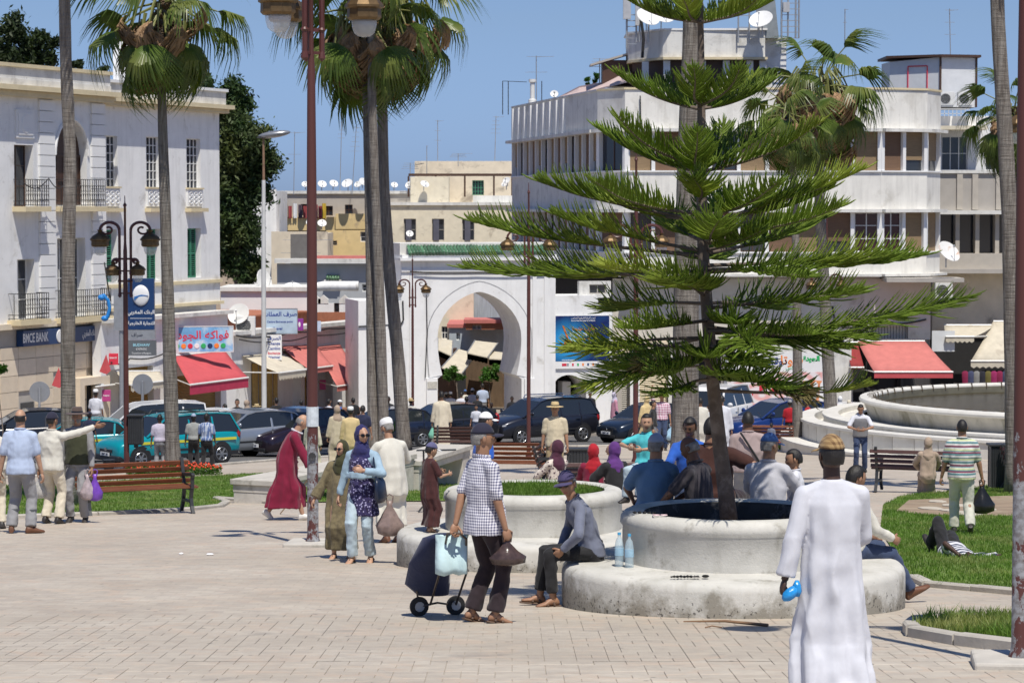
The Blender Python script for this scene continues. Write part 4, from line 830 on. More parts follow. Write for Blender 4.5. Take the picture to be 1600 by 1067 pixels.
# lane behind the gate
def tri_awn(label, px, Y, m=creamcloth):
    A = [at(x, y, Y+dy) for x, y, dy in px]; c = A[0]; mb = MB(); mb.add([a-c for a in A]+[a-c-Vector((0,0,.05)) for a in A], [(0,1,2,3),(7,6,5,4),(0,4,5,1),(1,5,6,2),(2,6,7,3),(3,7,4,0)])
    t = thing('awning', label, 'awning', c); mb.build('cover', m, t); mb = MB(); a, b = A[2]-c, A[3]-c; n = 6
    for i in range(n): p0 = a.lerp(b, i/n); p1 = a.lerp(b, (i+1)/n); mb.add([p0-Vector((0,.02,.05)), p1-Vector((0,.02,.05)), p1-Vector((0,.02,.3)), (p0+p1)/2-Vector((0,.02,.36)), p0-Vector((0,.02,.3))], [(4,3,2,1,0),(0,1,2,3,4)])
    mb.build('valance', m, t); mb = MB(); mb.tube([A[0]-c, A[3]-c], .04, 5); mb.tube([A[1]-c, A[2]-c], .04, 5); mb.build('frame', metalg, t)
tri_awn('tan awning, far left inside the gate arch', [(684,528,3),(708,532,2),(706,556,0),(684,546,0)], 139)
tri_awn('large tilted tan awning in the middle of the gate arch', [(716,545,3),(745,553,3),(722,583,0),(690,574,0)], 137)
tri_awn('tan awning, right of the tilted one in the arch', [(742,532,3),(778,536,3),(762,558,0),(730,551,0)], 138)
tri_awn('small tan awning cut off by the arch pier', [(764,548,2),(800,552,2),(798,562,0),(764,560,0)], 138)
simple('cream house seen through the upper part of the arch', 684, 740, 440, 660, 158, 8, cream, [(690,510,700,530)], cop=None)
simple('grey corrugated upper storey seen through the arch', 738, 800, 448, 660, 160, 8, mat('corrugated_blue_grey', (.35,.38,.42), .6, .25, 3, .3, 50, stretch=(8,8,.3)), (), cop=None)
simple('low house with faded red flat roof seen through the arch', 702, 800, 512, 660, 152, 6, mat('faded_blue_wall', (.40,.45,.50), .8, .1), [(713,520,719,532)], cop=redfade)
simple('brick-red roof box seen through the arch', 728, 800, 505, 515, 150, 3, terracotta, [(738,508,752,515)], cop=redfade, down=False, fm=whiteold)
simple('dark stall fronts on the left side of the lane', 684, 712, 545, 690, 140, 3, brownwood, (), cop=None, name='market_stall')
simple('brown timber stall fronts on the right side of the lane', 728, 800, 560, 690, 142, 3, mat('brown_stall', (.13,.085,.05), .8, .25, 1.5, .3, stretch=(4,4,1)), (), cop=None, name='market_stall')
simple('shaded stall back in the middle of the lane', 706, 732, 560, 690, 150, 3, dark, (), cop=None, name='market_stall')
# ---------------------------------------------------------------- modernist building (right)
RY = 128.; P = at(933, 600, RY); rb = thing('modernist_building', 'white 1940s block with long window bands and rounded corners behind the pine', 'building', (P.x, RY, gh(RY)))
def q3(px, Y): p = at(px, 600, Y); return Vector((px_x(px, Y), Y, 0))
def px_x(px, Y): return (px-800)/F*Y*1.0
corners = [(800,150),(933,128),(976,126.2),(1376,126.2),(1447,127.3),(1468,129.3)]
PT = [Vector(((px-800)/F*Y/ (1/ (math.cos(TH)+0)) *1.0 if 0 else (px-800)/F*Y, Y)) for px, Y in corners]
def lev(py, Y=126.2): return at(1200, py, Y).z-rb.location.z
rbw = mat('cream_white_weathered_render', (.765,.745,.69), .85, .06, 1.3, .3, 18, dirt=(.48,.45,.39), dirt_amt=.36, dirt_scale=.8, dirt_w=.25, streak=.5)
facs = []
for a, b in zip(PT, PT[1:]):
    f = Fac(0, 0, 0, rb, P=(a.x, a.y)); f.a = math.atan2(b.y-a.y, b.x-a.x); f.d = (math.cos(f.a), math.sin(f.a)); f.L = (b-a).length; facs.append(f)
H = {k: lev(v) for k, v in dict(top=140, p0=201, l0=206, w0=269, s0=327, l1=332, w1=396, s1=428, l2=432, under=440).items()}
blind2 = mat('tan_roller_blind', (.26,.18,.10), .8, .12, 3, .2, 60, stretch=(1,1,12)); pw = mat('dark_red_glass', (.045,.012,.02), .15, 0, 1, 0)
for i, f in enumerate(facs):
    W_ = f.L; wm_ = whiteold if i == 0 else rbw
    f.build(MB().box(0,W_,0,.3,H['p0'],H['top']), 'parapet', wm_); f.build(MB().box(0,W_,-.06,.36,H['top'],H['top']+.09), 'coping', yellowtrim if i else whiteold)
    for z0, z1 in ((H['l0'],H['p0']),(H['l1'],H['s0']),(H['l2'],H['s1'])): f.build(MB().box(0,W_,-.38,.3,z0-.0,z1), 'ledge', whiteold)
    f.build(MB().box(0,W_,0,.3,H['s0'],H['w0']-.0), 'spandrel', wm_); f.build(MB().box(0,W_,-.08,.2,H['w0'],H['w0']+.07), 'sill', whiteclean)
    f.build(MB().box(0,W_,0,.3,H['s1'],H['w1']), 'spandrel', wm_); f.build(MB().box(0,W_,-.08,.2,H['w1'],H['w1']+.07), 'sill', whiteclean)
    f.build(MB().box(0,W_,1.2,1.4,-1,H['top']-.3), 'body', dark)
    n = {0: 13, 1: 1, 2: 9, 3: 2, 4: 1}[i]
    for fl, (zl, zh) in enumerate(((H['w0']+.07,H['l0']),(H['w1']+.07,H['l1']))):
        cw = .17
        for k in range(n+1):
            u = min(max(W_*k/n, cw/2), W_-cw/2); f.build(MB().box(u-cw/2,u+cw/2,-.02,.34,zl,zh), 'column', whiteclean)
            if k < n:
                a = W_*k/n+cw/2+.01; b = W_*(k+1)/n-cw/2-.01
                if i == 0 and k == n-1: pass
                kind = (k*7+i*3+fl*5) % 4
                if fl == 1 and (i, k) in ((3,0),(2,8)): window(f, (a,b,zl,zh), .14, 2, 3, wframe, pw); continue
                if kind == 3: window(f, (a,b,zl,zh), .18, 2, 1, brownwood, glassd)
                else:
                    o = f.build(MB().box(a,b,.17,.20,zl+(.0 if kind else .5),zh), 'blind', blindm if (k+i) % 2 else blind2)
                    if not kind: f.build(MB().box(a,b,.22,.23,zl,zl+.52), 'pane', glassd)
    if i == 0: # vertical fins on the shaded parapet
        for k in range(9): u = W_*(.03+k*.078); f.build(MB().box(u,u+.28,-.16,0,H['p0']+.02,H['top']-.06), 'fin', whiteclean)
# soffit, mezzanine and shops below
f = facs[2]
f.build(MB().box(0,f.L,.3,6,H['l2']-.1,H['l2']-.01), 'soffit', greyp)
g1 = lambda x0,y0,x1,y1: f.r(x0,y0,x1,y1)
zA, zB = f.pt(1300,528)[1], f.pt(1300,436)[1]
ops2 = [g1(1268,512,1288,530), g1(1336,510,1360,530), g1(1362,510,1422,530)]
f.build(wallg(f.pt(958,500)[0], f.pt(1457,500)[0], zA-.1, zB, ops2, .3, y=.6), 'mezzanine_wall', mat('cream_white_wall', (.62,.58,.50), .85, .06, 1, .2, dirt=(.45,.40,.33), dirt_amt=.35))
for q in ops2:
    mb = MB(); k = int((q[1]-q[0])/.13)
    for j in range(k+1): u = q[0]+(q[1]-q[0])*j/k; mb.box(u-.012,u+.012,.62,.64,q[2],q[3])
    f.build(mb, 'window_grille', iron)
for x0, x1, mt, nm in ((960,972,greyp,'pier'),(985,1000,whiteclean,'pier'),(1045,1056,whiteold,'pier'),(1128,1140,greyp,'pier'),(1320,1334,whiteold,'pier')):
    u0,u1,z0,z1 = g1(x0,530,x1,690); f.build(MB().box(u0,u1,.3,.9,-1,zA-.1), nm, mt)
roller(f, (f.pt(1000,600)[0], f.pt(1044,600)[0], -.5, zA-.35), .7, creamsh); roller(f, (f.pt(964,600)[0], f.pt(985,600)[0], -.5, zA-.35), .8, mat('grey_roller_shutter', (.33,.31,.27), .5, .08)); f.build(MB().box(f.pt(958,600)[0], f.pt(1060,600)[0], .55,.85, zA-.36, zA-.1), 'lintel', beige)
f.build(MB().box(f.pt(972,600)[0], f.pt(1046,600)[0], .52,.56, zA-.9, zA-.2), 'fascia', beige)
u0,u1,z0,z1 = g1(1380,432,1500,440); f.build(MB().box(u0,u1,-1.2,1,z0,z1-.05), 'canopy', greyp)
cable(f, [(1303,480),(1308,505),(1330,512),(1380,506),(1450,500)], .55, .04, .1); cable(f, [(1305,500),(1303,525),(1312,530)], .55, .04, 0); cable(f, [(1444,480),(1446,468),(1455,466)], .55, .05, 0); cable(f, [(1000,150),(1001,190)], -.1, .03, 0)
# annexe to the right
P = at(1462, 600, 132); ab = thing('annexe_building', 'grey-beige lower block beside the white modernist building', 'building', (P.x, 132, gh(132))); f2 = Fac(1462, 132, 0, ab)
def zz(y): return f2.pt(1530, y)[1]
uE = f2.pt(1700, 400)[0]; uu = lambda x: f2.pt(x, 400)[0]
f2.build(MB().box(0,uE,0,.3,zz(330),zz(268)), 'balcony_front', greyp); f2.build(MB().box(0,uE,-.12,.5,zz(271),zz(266)), 'balcony_coping', whiteold); f2.build(MB().box(0,uE,-.4,.3,zz(335),zz(329)), 'ledge', whiteold)
for x in (1494, 1518, 1555): f2.build(MB().box(uu(x),uu(x+9),-.1,0,zz(328),zz(271)), 'pilaster', mat('light_beige_render', (.47,.43,.37), .85, .06))
ops3 = [f2.r(1466,212,1520,266), f2.r(1548,215,1600,266)]
f2.build(wallg(0,uE,zz(268),zz(180),ops3,.3,y=1.5), 'back_wall', whiteclean); window(f2, ops3[0], 1.6, 4, 2); window(f2, ops3[1], 1.6, 3, 2)
f2.build(MB().box(0,uE,1.9,8,-1,zz(182)), 'body', greyp)
f2.build(MB().box(0,uu(1540),-.3,1.5,zz(203),zz(197)), 'canopy', cream)
f2.build(MB().box(0,uE,.9,1.1,zz(395),zz(335)), 'dark_glazing', glassd)
for x in (1466, 1497, 1528, 1559, 1590): f2.build(MB().box(uu(x)-.1,uu(x)+.1,.2,.9,zz(396),zz(335)), 'column', mat('light_beige_render', (.47,.43,.37)))
f2.build(MB().box(0,uE,-.0,1.2,zz(420),zz(396)), 'spandrel', mat('light_beige_render', (.47,.43,.37))); f2.build(MB().box(0,uE,-.4,1.2,zz(427),zz(420)), 'ledge', greyp)
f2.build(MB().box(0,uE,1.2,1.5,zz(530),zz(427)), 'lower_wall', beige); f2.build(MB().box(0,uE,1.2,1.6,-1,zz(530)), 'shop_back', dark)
aircon('air conditioner under the canopy of the annexe', at(1474,466,131.5), .85, .75); aircon('left of two roof air conditioners beside the white cabin', at(1479,165,133), .75, .65); aircon('right of two roof air conditioners beside the white cabin', at(1508,165,133), .75, .65)
mb = MB(); 
for x in np.linspace(1467, 1512, 8): u = uu(x); mb.bar((u,-.1,zz(186)),(u,-.1,zz(171)),.03,.03)
mb.bar((0,-.1,zz(171)),(uu(1512),-.1,zz(171)),.05,.05).bar((0,-.1,zz(178)),(uu(1512),-.1,zz(178)),.03,.03); f2.build(mb, 'roof_rail', whitemetal)
# roof cabin
P = at(1390, 138, 136); t = thing('roof_cabin', 'white panelled roof cabin with red door frame and brown eaves', 'cabin', P, R(0)); w1_ = 72*136/F; w2_ = 58*136/F; h_ = 42*136/F
MB().add([(0,-.0,-1),(w1_,-1.4,-1),(w1_+w2_,-.9,-1),(w1_+w2_,3,-1),(0,3,-1),(0,0,h_-.05),(w1_,-1.4,h_+.12),(w1_+w2_,-.9,h_+.1),(w1_+w2_,3,h_+.1),(0,3,h_)], [(0,1,6,5),(1,2,7,6),(2,3,8,7),(3,4,9,8),(4,0,5,9),(5,6,7,8,9)]).build('cabin_walls', mat('pale_blue_white_panel', (.66,.68,.70), .5, .05), t)
MB().slab([(-.2,-.2),(w1_,-1.7),(w1_+w2_+.2,-1.15),(w1_+w2_+.2,3.1),(-.2,3.1)], h_+.12, h_+.24).build('roof', brownwood, t)
d_ = Vector((w1_,-1.4,0)); mb = MB()
for a, b in ((.36,.36),(.74,.74)): q = d_*a; mb.bar((q.x,q.y-.03,-.6),(q.x,q.y-.03,h_*.78),.05,.05)
mb.bar((d_*.36+Vector((0,-.03,h_*.78))), (d_*.74+Vector((0,-.03,h_*.78))), .05,.05); mb.build('door_frame', redlet, t); 
for q in (d_, Vector((w1_+w2_,-.9,0))): MB().bar((q.x,q.y-.02,-1),(q.x,q.y-.02,h_+.12),.1,.08).build('corner_post', brownwood, t)
# penthouse
PY = 131.; P = at(985, 140, PY); t = thing('penthouse', 'set-back top storey of the white block carrying dishes and the mobile mast', 'building', (P.x, PY, P.z-1)); f3 = Fac(985, PY, 0, t)
pz = lambda y: f3.pt(1100, y)[1]; a = f3.pt(1042,100)[0]; b = f3.pt(1195,100)[0]; c_ = f3.pt(1232,100)[0]
sh = mat('weathered_white_plaster')if 0 else whiteold
f3.build(MB().slab([(0,2.8),(a-.2,0),(a,-.1),(b,-.1),(b,6),(0,6)], pz(90), pz(48)), 'parapet', whiteold); f3.build(MB().slab([(-.1,2.75),(a-.2,-.12),(b+.1,-.22),(b+.1,6.1),(-.1,6.1)], pz(48)+.002, pz(45)), 'coping', whiteclean)
f3.build(MB().slab([(-.05,2.8),(a-.2,-.3),(b+.1,-.35),(b+.1,6),(-.05,6)], pz(94), pz(90)-.002), 'ledge', yellowtrim); f3.build(MB().slab([(.2,3),(a,.3),(b-.2,.3),(b-.2,5.8),(.2,5.8)], -1, pz(94)-.002), 'core', brownwood)
for x in (1010,1042,1078,1098,1135,1172,1192): u = f3.pt(x,110)[0]; f3.build(MB().box(u-.16,u+.16,.02 if x > 1030 else .9,.29 if x > 1030 else 1.2,-1,pz(95)), 'column', white)
f3.build(MB().box(b+.01,c_,1,5,-1,pz(60)), 'stair_tower', white); f3.build(MB().box(f3.pt(1060,70)[0],b,-.6,-.35,pz(133),-0.5) if 0 else MB().box(b+.0,c_+.1,.95,5,pz(60),pz(57)), 'stair_coping', whiteold)
# mobile mast and ladders on the penthouse
P = at(990, 60, 131); t = thing('mobile_mast', 'grey mobile phone mast cluster on the left of the penthouse', 'mast', P); mb = MB(); sc2 = 131/F
for x, y0, y1 in ((-10,15,-55),(5,5,-60),(10,5,-60),(24,5,-55)): mb.tube([(x*sc2,.5,-y0*sc2),(x*sc2,.5,-y1*sc2)], .05, 6)
for k in range(6): mb.bar((-10*sc2,.5,(k*9-8)*sc2),(5*sc2,.5,(k*9-8)*sc2),.04,.04)
mb.build('frame', metalg, t); MB().box(-16*sc2,-4*sc2,.2,.5,30*sc2,62*sc2).box(3*sc2,9*sc2,.2,.5,20*sc2,70*sc2).build('panel_antenna', mat('mast_grey', (.45,.46,.48), .5), t); MB().tube([(14*sc2,.3,-30*sc2),(16*sc2,.3,0),(12*sc2,.3,30*sc2)], .07, 6).build('cable_bundle', black, t)
P = at(1215, 60, 131); t = thing('mobile_mast', 'tall grey cabinet and lattice rails on the right of the penthouse', 'mast', P); MB().add([(-28*sc2,0,0),(2*sc2,0,0),(-4*sc2,0,58*sc2),(-32*sc2,0,58*sc2),(-28*sc2,1,0),(2*sc2,1,0),(-4*sc2,1,58*sc2),(-32*sc2,1,58*sc2)], [(0,1,2,3),(7,6,5,4),(1,5,6,2),(0,3,7,4),(2,6,7,3)]).build('cabinet', mat('mast_cabinet_blue_grey', (.24,.27,.29), .5), t); mb = MB()
for x in (6, 16, 28, 33): mb.tube([(x*sc2,0,0),(x*sc2,0,60*sc2)], .045, 6)
for z in range(0, 60, 9): mb.bar((6*sc2,0,z*sc2),(33*sc2,0,z*sc2),.035,.035)
for x in (-62,-45,-30): mb.tube([(x*sc2,-.3,-8*sc2),(x*sc2,-.3,45*sc2)], .04, 6)
for z in (0, 16, 34, 43): mb.bar((-62*sc2,-.3,z*sc2),(-20*sc2,-.3,z*sc2),.035,.035)
mb.build('rails', metalg, t); MB().box(8*sc2,18*sc2,-.2,.1,40*sc2,55*sc2).build('panel_antenna', mat('mast_grey'), t)
# roof clutter left of the pine: sheet, plants, lean-to
mb = MB(); A = [at(872,152,140), at(905,135,138), at(945,128,136), at(985,112,134), at(985,125,132), at(930,140,134), at(900,148,137)]; c0_ = A[0]; mb.add([q-c0_ for q in A]+[q-c0_-Vector((0,0,.08)) for q in A], [tuple(range(6,-1,-1)), tuple(range(7,14))]+[(i,(i+1)%7,(i+1)%7+7,i+7) for i in range(7)]); o = mb.build('tarpaulin', mat('pinkish_tarpaulin', (.58,.45,.42), .7, .12, 4, .3, 6), loc=c0_); tag(o, 'pale pink tarpaulin slung over the roof edge', 'tarpaulin')
P = at(915, 138, 139); t = thing('roof_plant', 'small leafy plant in a pot on the roof edge', 'plant', P); roofplant = t; rp2 = thing('roof_plant', 'second spindly plant beside the first on the roof edge', 'plant', at(932,132,138))
P = at(960, 110, 135); t = thing('roof_shed', 'small brown lean-to shed on the roof left of the penthouse', 'shed', P); MB().box(-.6,1.4,0,2,-.8,.5).build('shed_body', brownwood, t); MB().add([(-1.2,-.2,.3),(1.5,-.2,1.1),(1.5,2,1.15),(-1.2,2,.35),(-1.2,-.2,.2),(1.5,-.2,1.0),(1.5,2,1.05),(-1.2,2,.25)], [(0,1,2,3),(7,6,5,4),(0,4,5,1),(1,5,6,2),(2,6,7,3),(3,7,4,0)]).build('roof', greyp, t)
P = at(832, 165, 145); t = thing('roof_tank', 'small white flue pipe and rails at the left roof end', 'flue', P); MB().lathe([(.22,0),(.22,.3),(.13,.35),(.13,1.2),(.2,1.25),(.2,1.4)], 10).build('pipe', whitemetal, t, True); mb = MB()
for x in (-1.6,-1.3,.5): mb.tube([(x,0,-.5),(x,0,1.3)], .025, 5)
mb.bar((-1.6,0,1.3),(-.3,0,1.25),.03,.03); mb.build('rails', iron, t)
# awnings and stalls on the right
awning(facs[2], 'large faded red awning on the right behind the fountain', (1340,1445,533), (1366,581,1489,581), redfade, 2.6, .38, red, False)
awning(facs[2], 'dark red side awning flap left of the large red one', (1322,1342,535), (1330,572,1350,576), mat('dark_red_cloth', (.26,.03,.03), .85), 1.2, .1, None, False)
awning(f2, 'cream awning between the red one and the right palm', (1475,1555,508), (1478,522,1522,530), creamcloth, 2.2, .3)
awning(f2, 'pale cream tent-like awning behind the right palm', (1552,1620,502), (1517,562,1640,566), creamcloth, 2.4, .35)
P = at(1474, 533, 130); t = thing('wall_panel', 'pale blank panel under the cream awning', 'panel', P); MB().box(-.55,.55,0,.1,-.5,.5).build('board', mat('pale_blue_white_panel', (.66,.68,.70)), t)
# stall goods: hanging clothes
gc = [(.22,.015,.06),(.05,.06,.12),(.22,.22,.21),(.02,.02,.03),(.13,.11,.03),(.28,.02,.10)]
for i, x in enumerate(range(1508, 1600, 9)):
    P = at(x, 590, 129.5); c = gc[i % 6]; mb = MB(); mb.lathe([(.12,-.75),(.15,-.3),(.16,-.05),(.07,.02)], 8, sq=(1,.4)); o = mb.build('hanging_garment', cloth('stall_cloth_%d' % (i % 6), c), loc=P+Vector((0,0,.3)), smooth=True); tag(o, ['crimson','blue-grey','pale grey','black','olive','magenta'][i%6]+' garment hanging in the shaded stall, '+('left half of the row' if i < 6 else 'right half of the row'), 'clothes', 'hanging clothes in the stall')
# billboard of strawberry yoghurt
P = at(1211, 610, 122); bb = thing('billboard', 'large pink and white strawberry yoghurt billboard behind the blue hatchback', 'billboard', P); k = 122/F; w, h = 150*k, 120*k
mm, nt, b, out = _mk('strawberry_print'); T = NT(nt); v = T.coord(); mp = T.node('ShaderNodeMapping', i_Vector=v); mp.inputs['Location'].default_value = (.6,0,.4); mp.inputs['Scale'].default_value = (1,1,1.7)
wv = T.node('ShaderNodeTexWave', wave_type='RINGS', rings_direction='Y', i_Vector=mp.outputs[0], i_Scale=.55, i_Distortion=1.2, i_Detail=1); base_ = T.mix(T.ramp(wv.outputs['Fac'], .2, .9), (.80,.74,.74), (.78,.42,.40)); nt.links.new(base_, b.inputs['Base Color']); b.inputs['Roughness'].default_value = .5
MB().box(-w/2,w/2,0,.15,-h/2-.6,h/2).build('board', whiteclean, bb); MB().box(-w/2+.03,w/2-.03,-.006,0,-h/2,h/2-.9).build('print', mm, bb); MB().box(-w/2-.14,-w/2,-.05,.2,-h/2-2,h/2+.1).build('frame_post', metalg, bb)
for x, z, an in ((-1.15,-.25,0),(-.62,.12,.5),(-.05,-.05,-.7),(.35,-.5,.2)):
    o = MB().prism([(-.16,.1),(-.08,-.05),(0,-.2),(.1,-.03),(.17,.12),(.1,.2),(0,.16),(-.1,.2)], -.03,-.008).build('printed_strawberry', redlet, bb, loc=(x,-.0,z)); o.rotation_euler = (0,an,0)
text(arab('دوقوا تعشقوا'), .42, bluelet, bb, (-.55,-.004,h/2-.42), bold=.01); text(arab('فروتا'), .55, orangelet, bb, (.75,-.004,h/2-.38), bold=.012); text(arab('ماكس'), .22, greenlet, bb, (.75,-.004,h/2-.70)); text(arab('الجودة'), .30, greenlet, bb, (1.65,-.004,h/2-.30), bold=.02)
t = MB().box(1.28,w/2-.05,-.012,-.006,-.9,.45).build('bottle_print', mat('bottle_print_red', (.75,.25,.10), .5, .5, 2.2, 0, dirt=(.8,.78,.75), dirt_amt=.5, dirt_scale=3), bb)
for x in (1.4, 1.75, 2.05): MB().add([(-.07,0,-.8),(.07,0,-.8),(.2,0,.3),(.1,0,.42),(-.0,0,.3)], [(0,1,2,3,4)]).build('printed_bottle', whitelet, bb, loc=(x,-.02,0))
simple('pale rendered ground floor bay behind the billboard', 1140, 1330, 540, 690, 125.4, .5, whiteold, (), cop=None)
# ================================================================ planters, fountain, benches, lamps, bins
conc_pl = mat('planter_concrete', (.47,.455,.41), .82, .08, 3, .35, 35, dirt=(.30,.28,.22), dirt_amt=.33, dirt_scale=1.6, dirt_w=.3)
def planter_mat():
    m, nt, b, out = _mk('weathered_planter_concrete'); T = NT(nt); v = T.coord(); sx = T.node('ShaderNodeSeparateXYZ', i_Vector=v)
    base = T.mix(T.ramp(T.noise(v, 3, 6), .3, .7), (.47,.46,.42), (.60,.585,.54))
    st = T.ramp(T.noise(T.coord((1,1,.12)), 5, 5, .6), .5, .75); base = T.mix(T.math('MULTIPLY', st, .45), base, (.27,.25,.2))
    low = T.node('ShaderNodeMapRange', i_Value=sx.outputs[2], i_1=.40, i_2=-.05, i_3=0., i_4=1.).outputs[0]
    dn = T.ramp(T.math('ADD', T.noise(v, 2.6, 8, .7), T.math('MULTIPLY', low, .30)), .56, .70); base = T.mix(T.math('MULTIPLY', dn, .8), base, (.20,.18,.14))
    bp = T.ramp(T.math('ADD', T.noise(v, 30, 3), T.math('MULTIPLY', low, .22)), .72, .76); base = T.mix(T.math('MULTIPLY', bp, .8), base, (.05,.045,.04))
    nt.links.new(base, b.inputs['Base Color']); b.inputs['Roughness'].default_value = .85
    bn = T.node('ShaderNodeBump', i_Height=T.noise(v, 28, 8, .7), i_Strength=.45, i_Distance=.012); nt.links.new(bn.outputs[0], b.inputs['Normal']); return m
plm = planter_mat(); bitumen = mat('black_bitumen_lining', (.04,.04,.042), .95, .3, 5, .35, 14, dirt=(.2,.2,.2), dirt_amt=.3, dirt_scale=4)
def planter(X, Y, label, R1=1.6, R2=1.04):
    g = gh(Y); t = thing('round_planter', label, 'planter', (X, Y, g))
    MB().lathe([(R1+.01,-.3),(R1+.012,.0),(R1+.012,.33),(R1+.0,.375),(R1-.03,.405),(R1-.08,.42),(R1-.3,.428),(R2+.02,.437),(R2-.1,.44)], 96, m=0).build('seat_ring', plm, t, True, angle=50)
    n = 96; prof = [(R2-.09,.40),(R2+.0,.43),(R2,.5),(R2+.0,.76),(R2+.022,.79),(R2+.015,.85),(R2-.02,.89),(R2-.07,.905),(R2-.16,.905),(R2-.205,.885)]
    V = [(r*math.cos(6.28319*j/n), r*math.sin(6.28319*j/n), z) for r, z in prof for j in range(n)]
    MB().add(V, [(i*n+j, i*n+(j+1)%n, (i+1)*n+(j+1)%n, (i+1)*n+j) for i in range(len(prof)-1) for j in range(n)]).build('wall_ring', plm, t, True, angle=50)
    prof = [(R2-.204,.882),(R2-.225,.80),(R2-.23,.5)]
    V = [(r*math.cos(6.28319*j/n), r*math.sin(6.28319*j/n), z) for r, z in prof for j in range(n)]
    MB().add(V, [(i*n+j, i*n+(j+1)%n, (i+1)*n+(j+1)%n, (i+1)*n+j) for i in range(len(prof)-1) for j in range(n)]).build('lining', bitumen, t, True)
    return t, g
PA = (2.08, 25.2); PB = (.255, 31.5)
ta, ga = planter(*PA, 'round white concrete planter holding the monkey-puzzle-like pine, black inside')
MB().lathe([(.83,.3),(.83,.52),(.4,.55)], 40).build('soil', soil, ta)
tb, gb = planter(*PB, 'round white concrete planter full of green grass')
MB().lathe([(.82,.3),(.82,.80),(.4,.84)], 40).build('soil', soil, tb)
circ = [Vector((PB[0]+.8*math.cos(a*.314), PB[1]+.8*math.sin(a*.314), 0)) for a in range(20)]
tag(grass('grass', circ, 9000, .10, .006, 5, clump=.3, zf=lambda x, y: gb+.82+.0*x), 'bushy green grass growing in the round planter', 'grass')
for i, (px, py) in enumerate([(772,893),(855,893),(862,886),(1480+20,0)][:3]):
    p = gnd(px, py); c = [p+Vector((.09*math.cos(a), .09*math.sin(a), 0)) for a in np.linspace(0, 6.28, 8)]
    tag(grass('weeds', c, 90, .12+.06*i, .006, 11+i, dz=0), kind='stuff')
# ---- fountain
marble = mat('fountain_marble', (.58,.56,.51), .45, .12, 1.2, .15, 12, dirt=(.36,.32,.26), dirt_amt=.36, dirt_scale=.9, dirt_w=.25, rnd_obj=.05)
marble2 = mat('fountain_pale_stone', (.66,.64,.59), .6, .08, 2, .2, 20, dirt=(.42,.38,.31), dirt_amt=.34, dirt_scale=1.2, dirt_w=.3)
algae = mat('stained_basin_stone', (.50,.47,.40), .7, .15, 2, .3, 20, dirt=(.16,.15,.09), dirt_amt=.5, dirt_scale=1.8, dirt_w=.25, stretch=(1,1,.4))
FY = 84.; FX = (1739-800)/F*FY; fg = gh(FY)
ft = thing('fountain', 'large round tiered marble fountain with brown water on the right', 'fountain', (FX, FY, fg))
def ringprof(name, prof, m, n=200):
    V = [(r*math.cos(6.28319*j/n), r*math.sin(6.28319*j/n), z) for r, z in prof for j in range(n)]
    return MB().add(V, [(i*n+j, i*n+(j+1)%n, (i+1)*n+(j+1)%n, (i+1)*n+j) for i in range(len(prof)-1) for j in range(n)]).build(name, m, ft, True, angle=35)
ringprof('seat_ring', [(10.3,-1),(10.3,.40),(10.36,.41),(10.36,.48),(9.6,.48)], marble2)
ringprof('lower_wall', [(9.68,.44),(9.68,.98),(9.76,.99),(9.76,1.07),(9.25,1.07),(9.25,.80),(8.95,.80)], marble2)
ringprof('middle_wall', [(8.96,.78),(8.96,1.10),(9.0,1.10),(9.0,1.17),(8.5,1.17),(8.5,1.02),(8.0,.95)], marble2)
ringprof('step', [(8.3,.97),(8.3,1.05),(7.75,1.08)], marble2)
ringprof('basin_wall', [(7.55,1.0),(7.6,1.25),(7.68,1.45),(7.74,1.55)], algae)
ringprof('rim', [(7.74,1.53),(7.83,1.56),(7.85,1.62),(7.82,1.68),(7.74,1.70),(7.45,1.70),(7.40,1.66),(7.39,1.60)], marble2)
ringprof('inner_wall', [(7.39,1.61),(7.37,1.5),(7.36,1.1)], mat('wet_dark_basin_stone', (.13,.12,.085), .5, .2, 3, .2))
wm, nt, b, out = _mk('brown_pool_water'); T = NT(nt); b.inputs['Base Color'].default_value = (.045,.035,.015,1); b.inputs['Roughness'].default_value = .2; b.inputs['Specular IOR Level'].default_value = .12
nt.links.new(T.node('ShaderNodeBump', i_Height=T.noise(T.coord((1,2.2,1)), 3.5, 4), i_Strength=.5, i_Distance=.06).outputs[0], b.inputs['Normal'])
MB().lathe([(7.38,1.30),(7.37,1.40),(.5,1.40)], 80).build('water', wm, ft)
pn = MB(); n = 6
V = [((9.70+o)*math.cos(a), (9.70+o)*math.sin(a), z) for o in (-.03, 0.0) for z in (.485, .975) for a in [math.radians(-2.42+4.84*i/n) for i in range(n+1)]]; k = n+1
pn.add(V, [(2*k+i, 2*k+i+1, 3*k+i+1, 3*k+i) for i in range(n)]+[(k+i, 3*k+i, 3*k+i+1, k+i+1) for i in range(n)]+[(0,2*k,3*k,k),(n,k+n,3*k+n,2*k+n)])
p0 = pn.build('panel', marble, ft)
pn2 = MB(); V = [(x*10.33/9.70 if 0 else x, y, z) for x, y, z in V]
for i in range(34, 62):
    if i == 34: p0.rotation_euler = (0, 0, math.radians(i*5)); continue
    o = p0.copy(); col.objects.link(o); o.rotation_euler = (0, 0, math.radians(i*5))
clip = MB(); clip.bar((7.36,0,1.55),(7.40,0,1.73),.03,.03).bar((7.40,0,1.73),(7.60,0,1.735),.03,.02)
c0 = clip.build('clip', mat('rusty_bracket', (.10,.075,.05), .7, .2, 9), ft)
for i in range(0, 48):
    a = 62+i*4.5
    if i == 0: c0.rotation_euler = (0, 0, math.radians(a)); continue
    o = c0.copy(); col.objects.link(o); o.rotation_euler = (0, 0, math.radians(a))
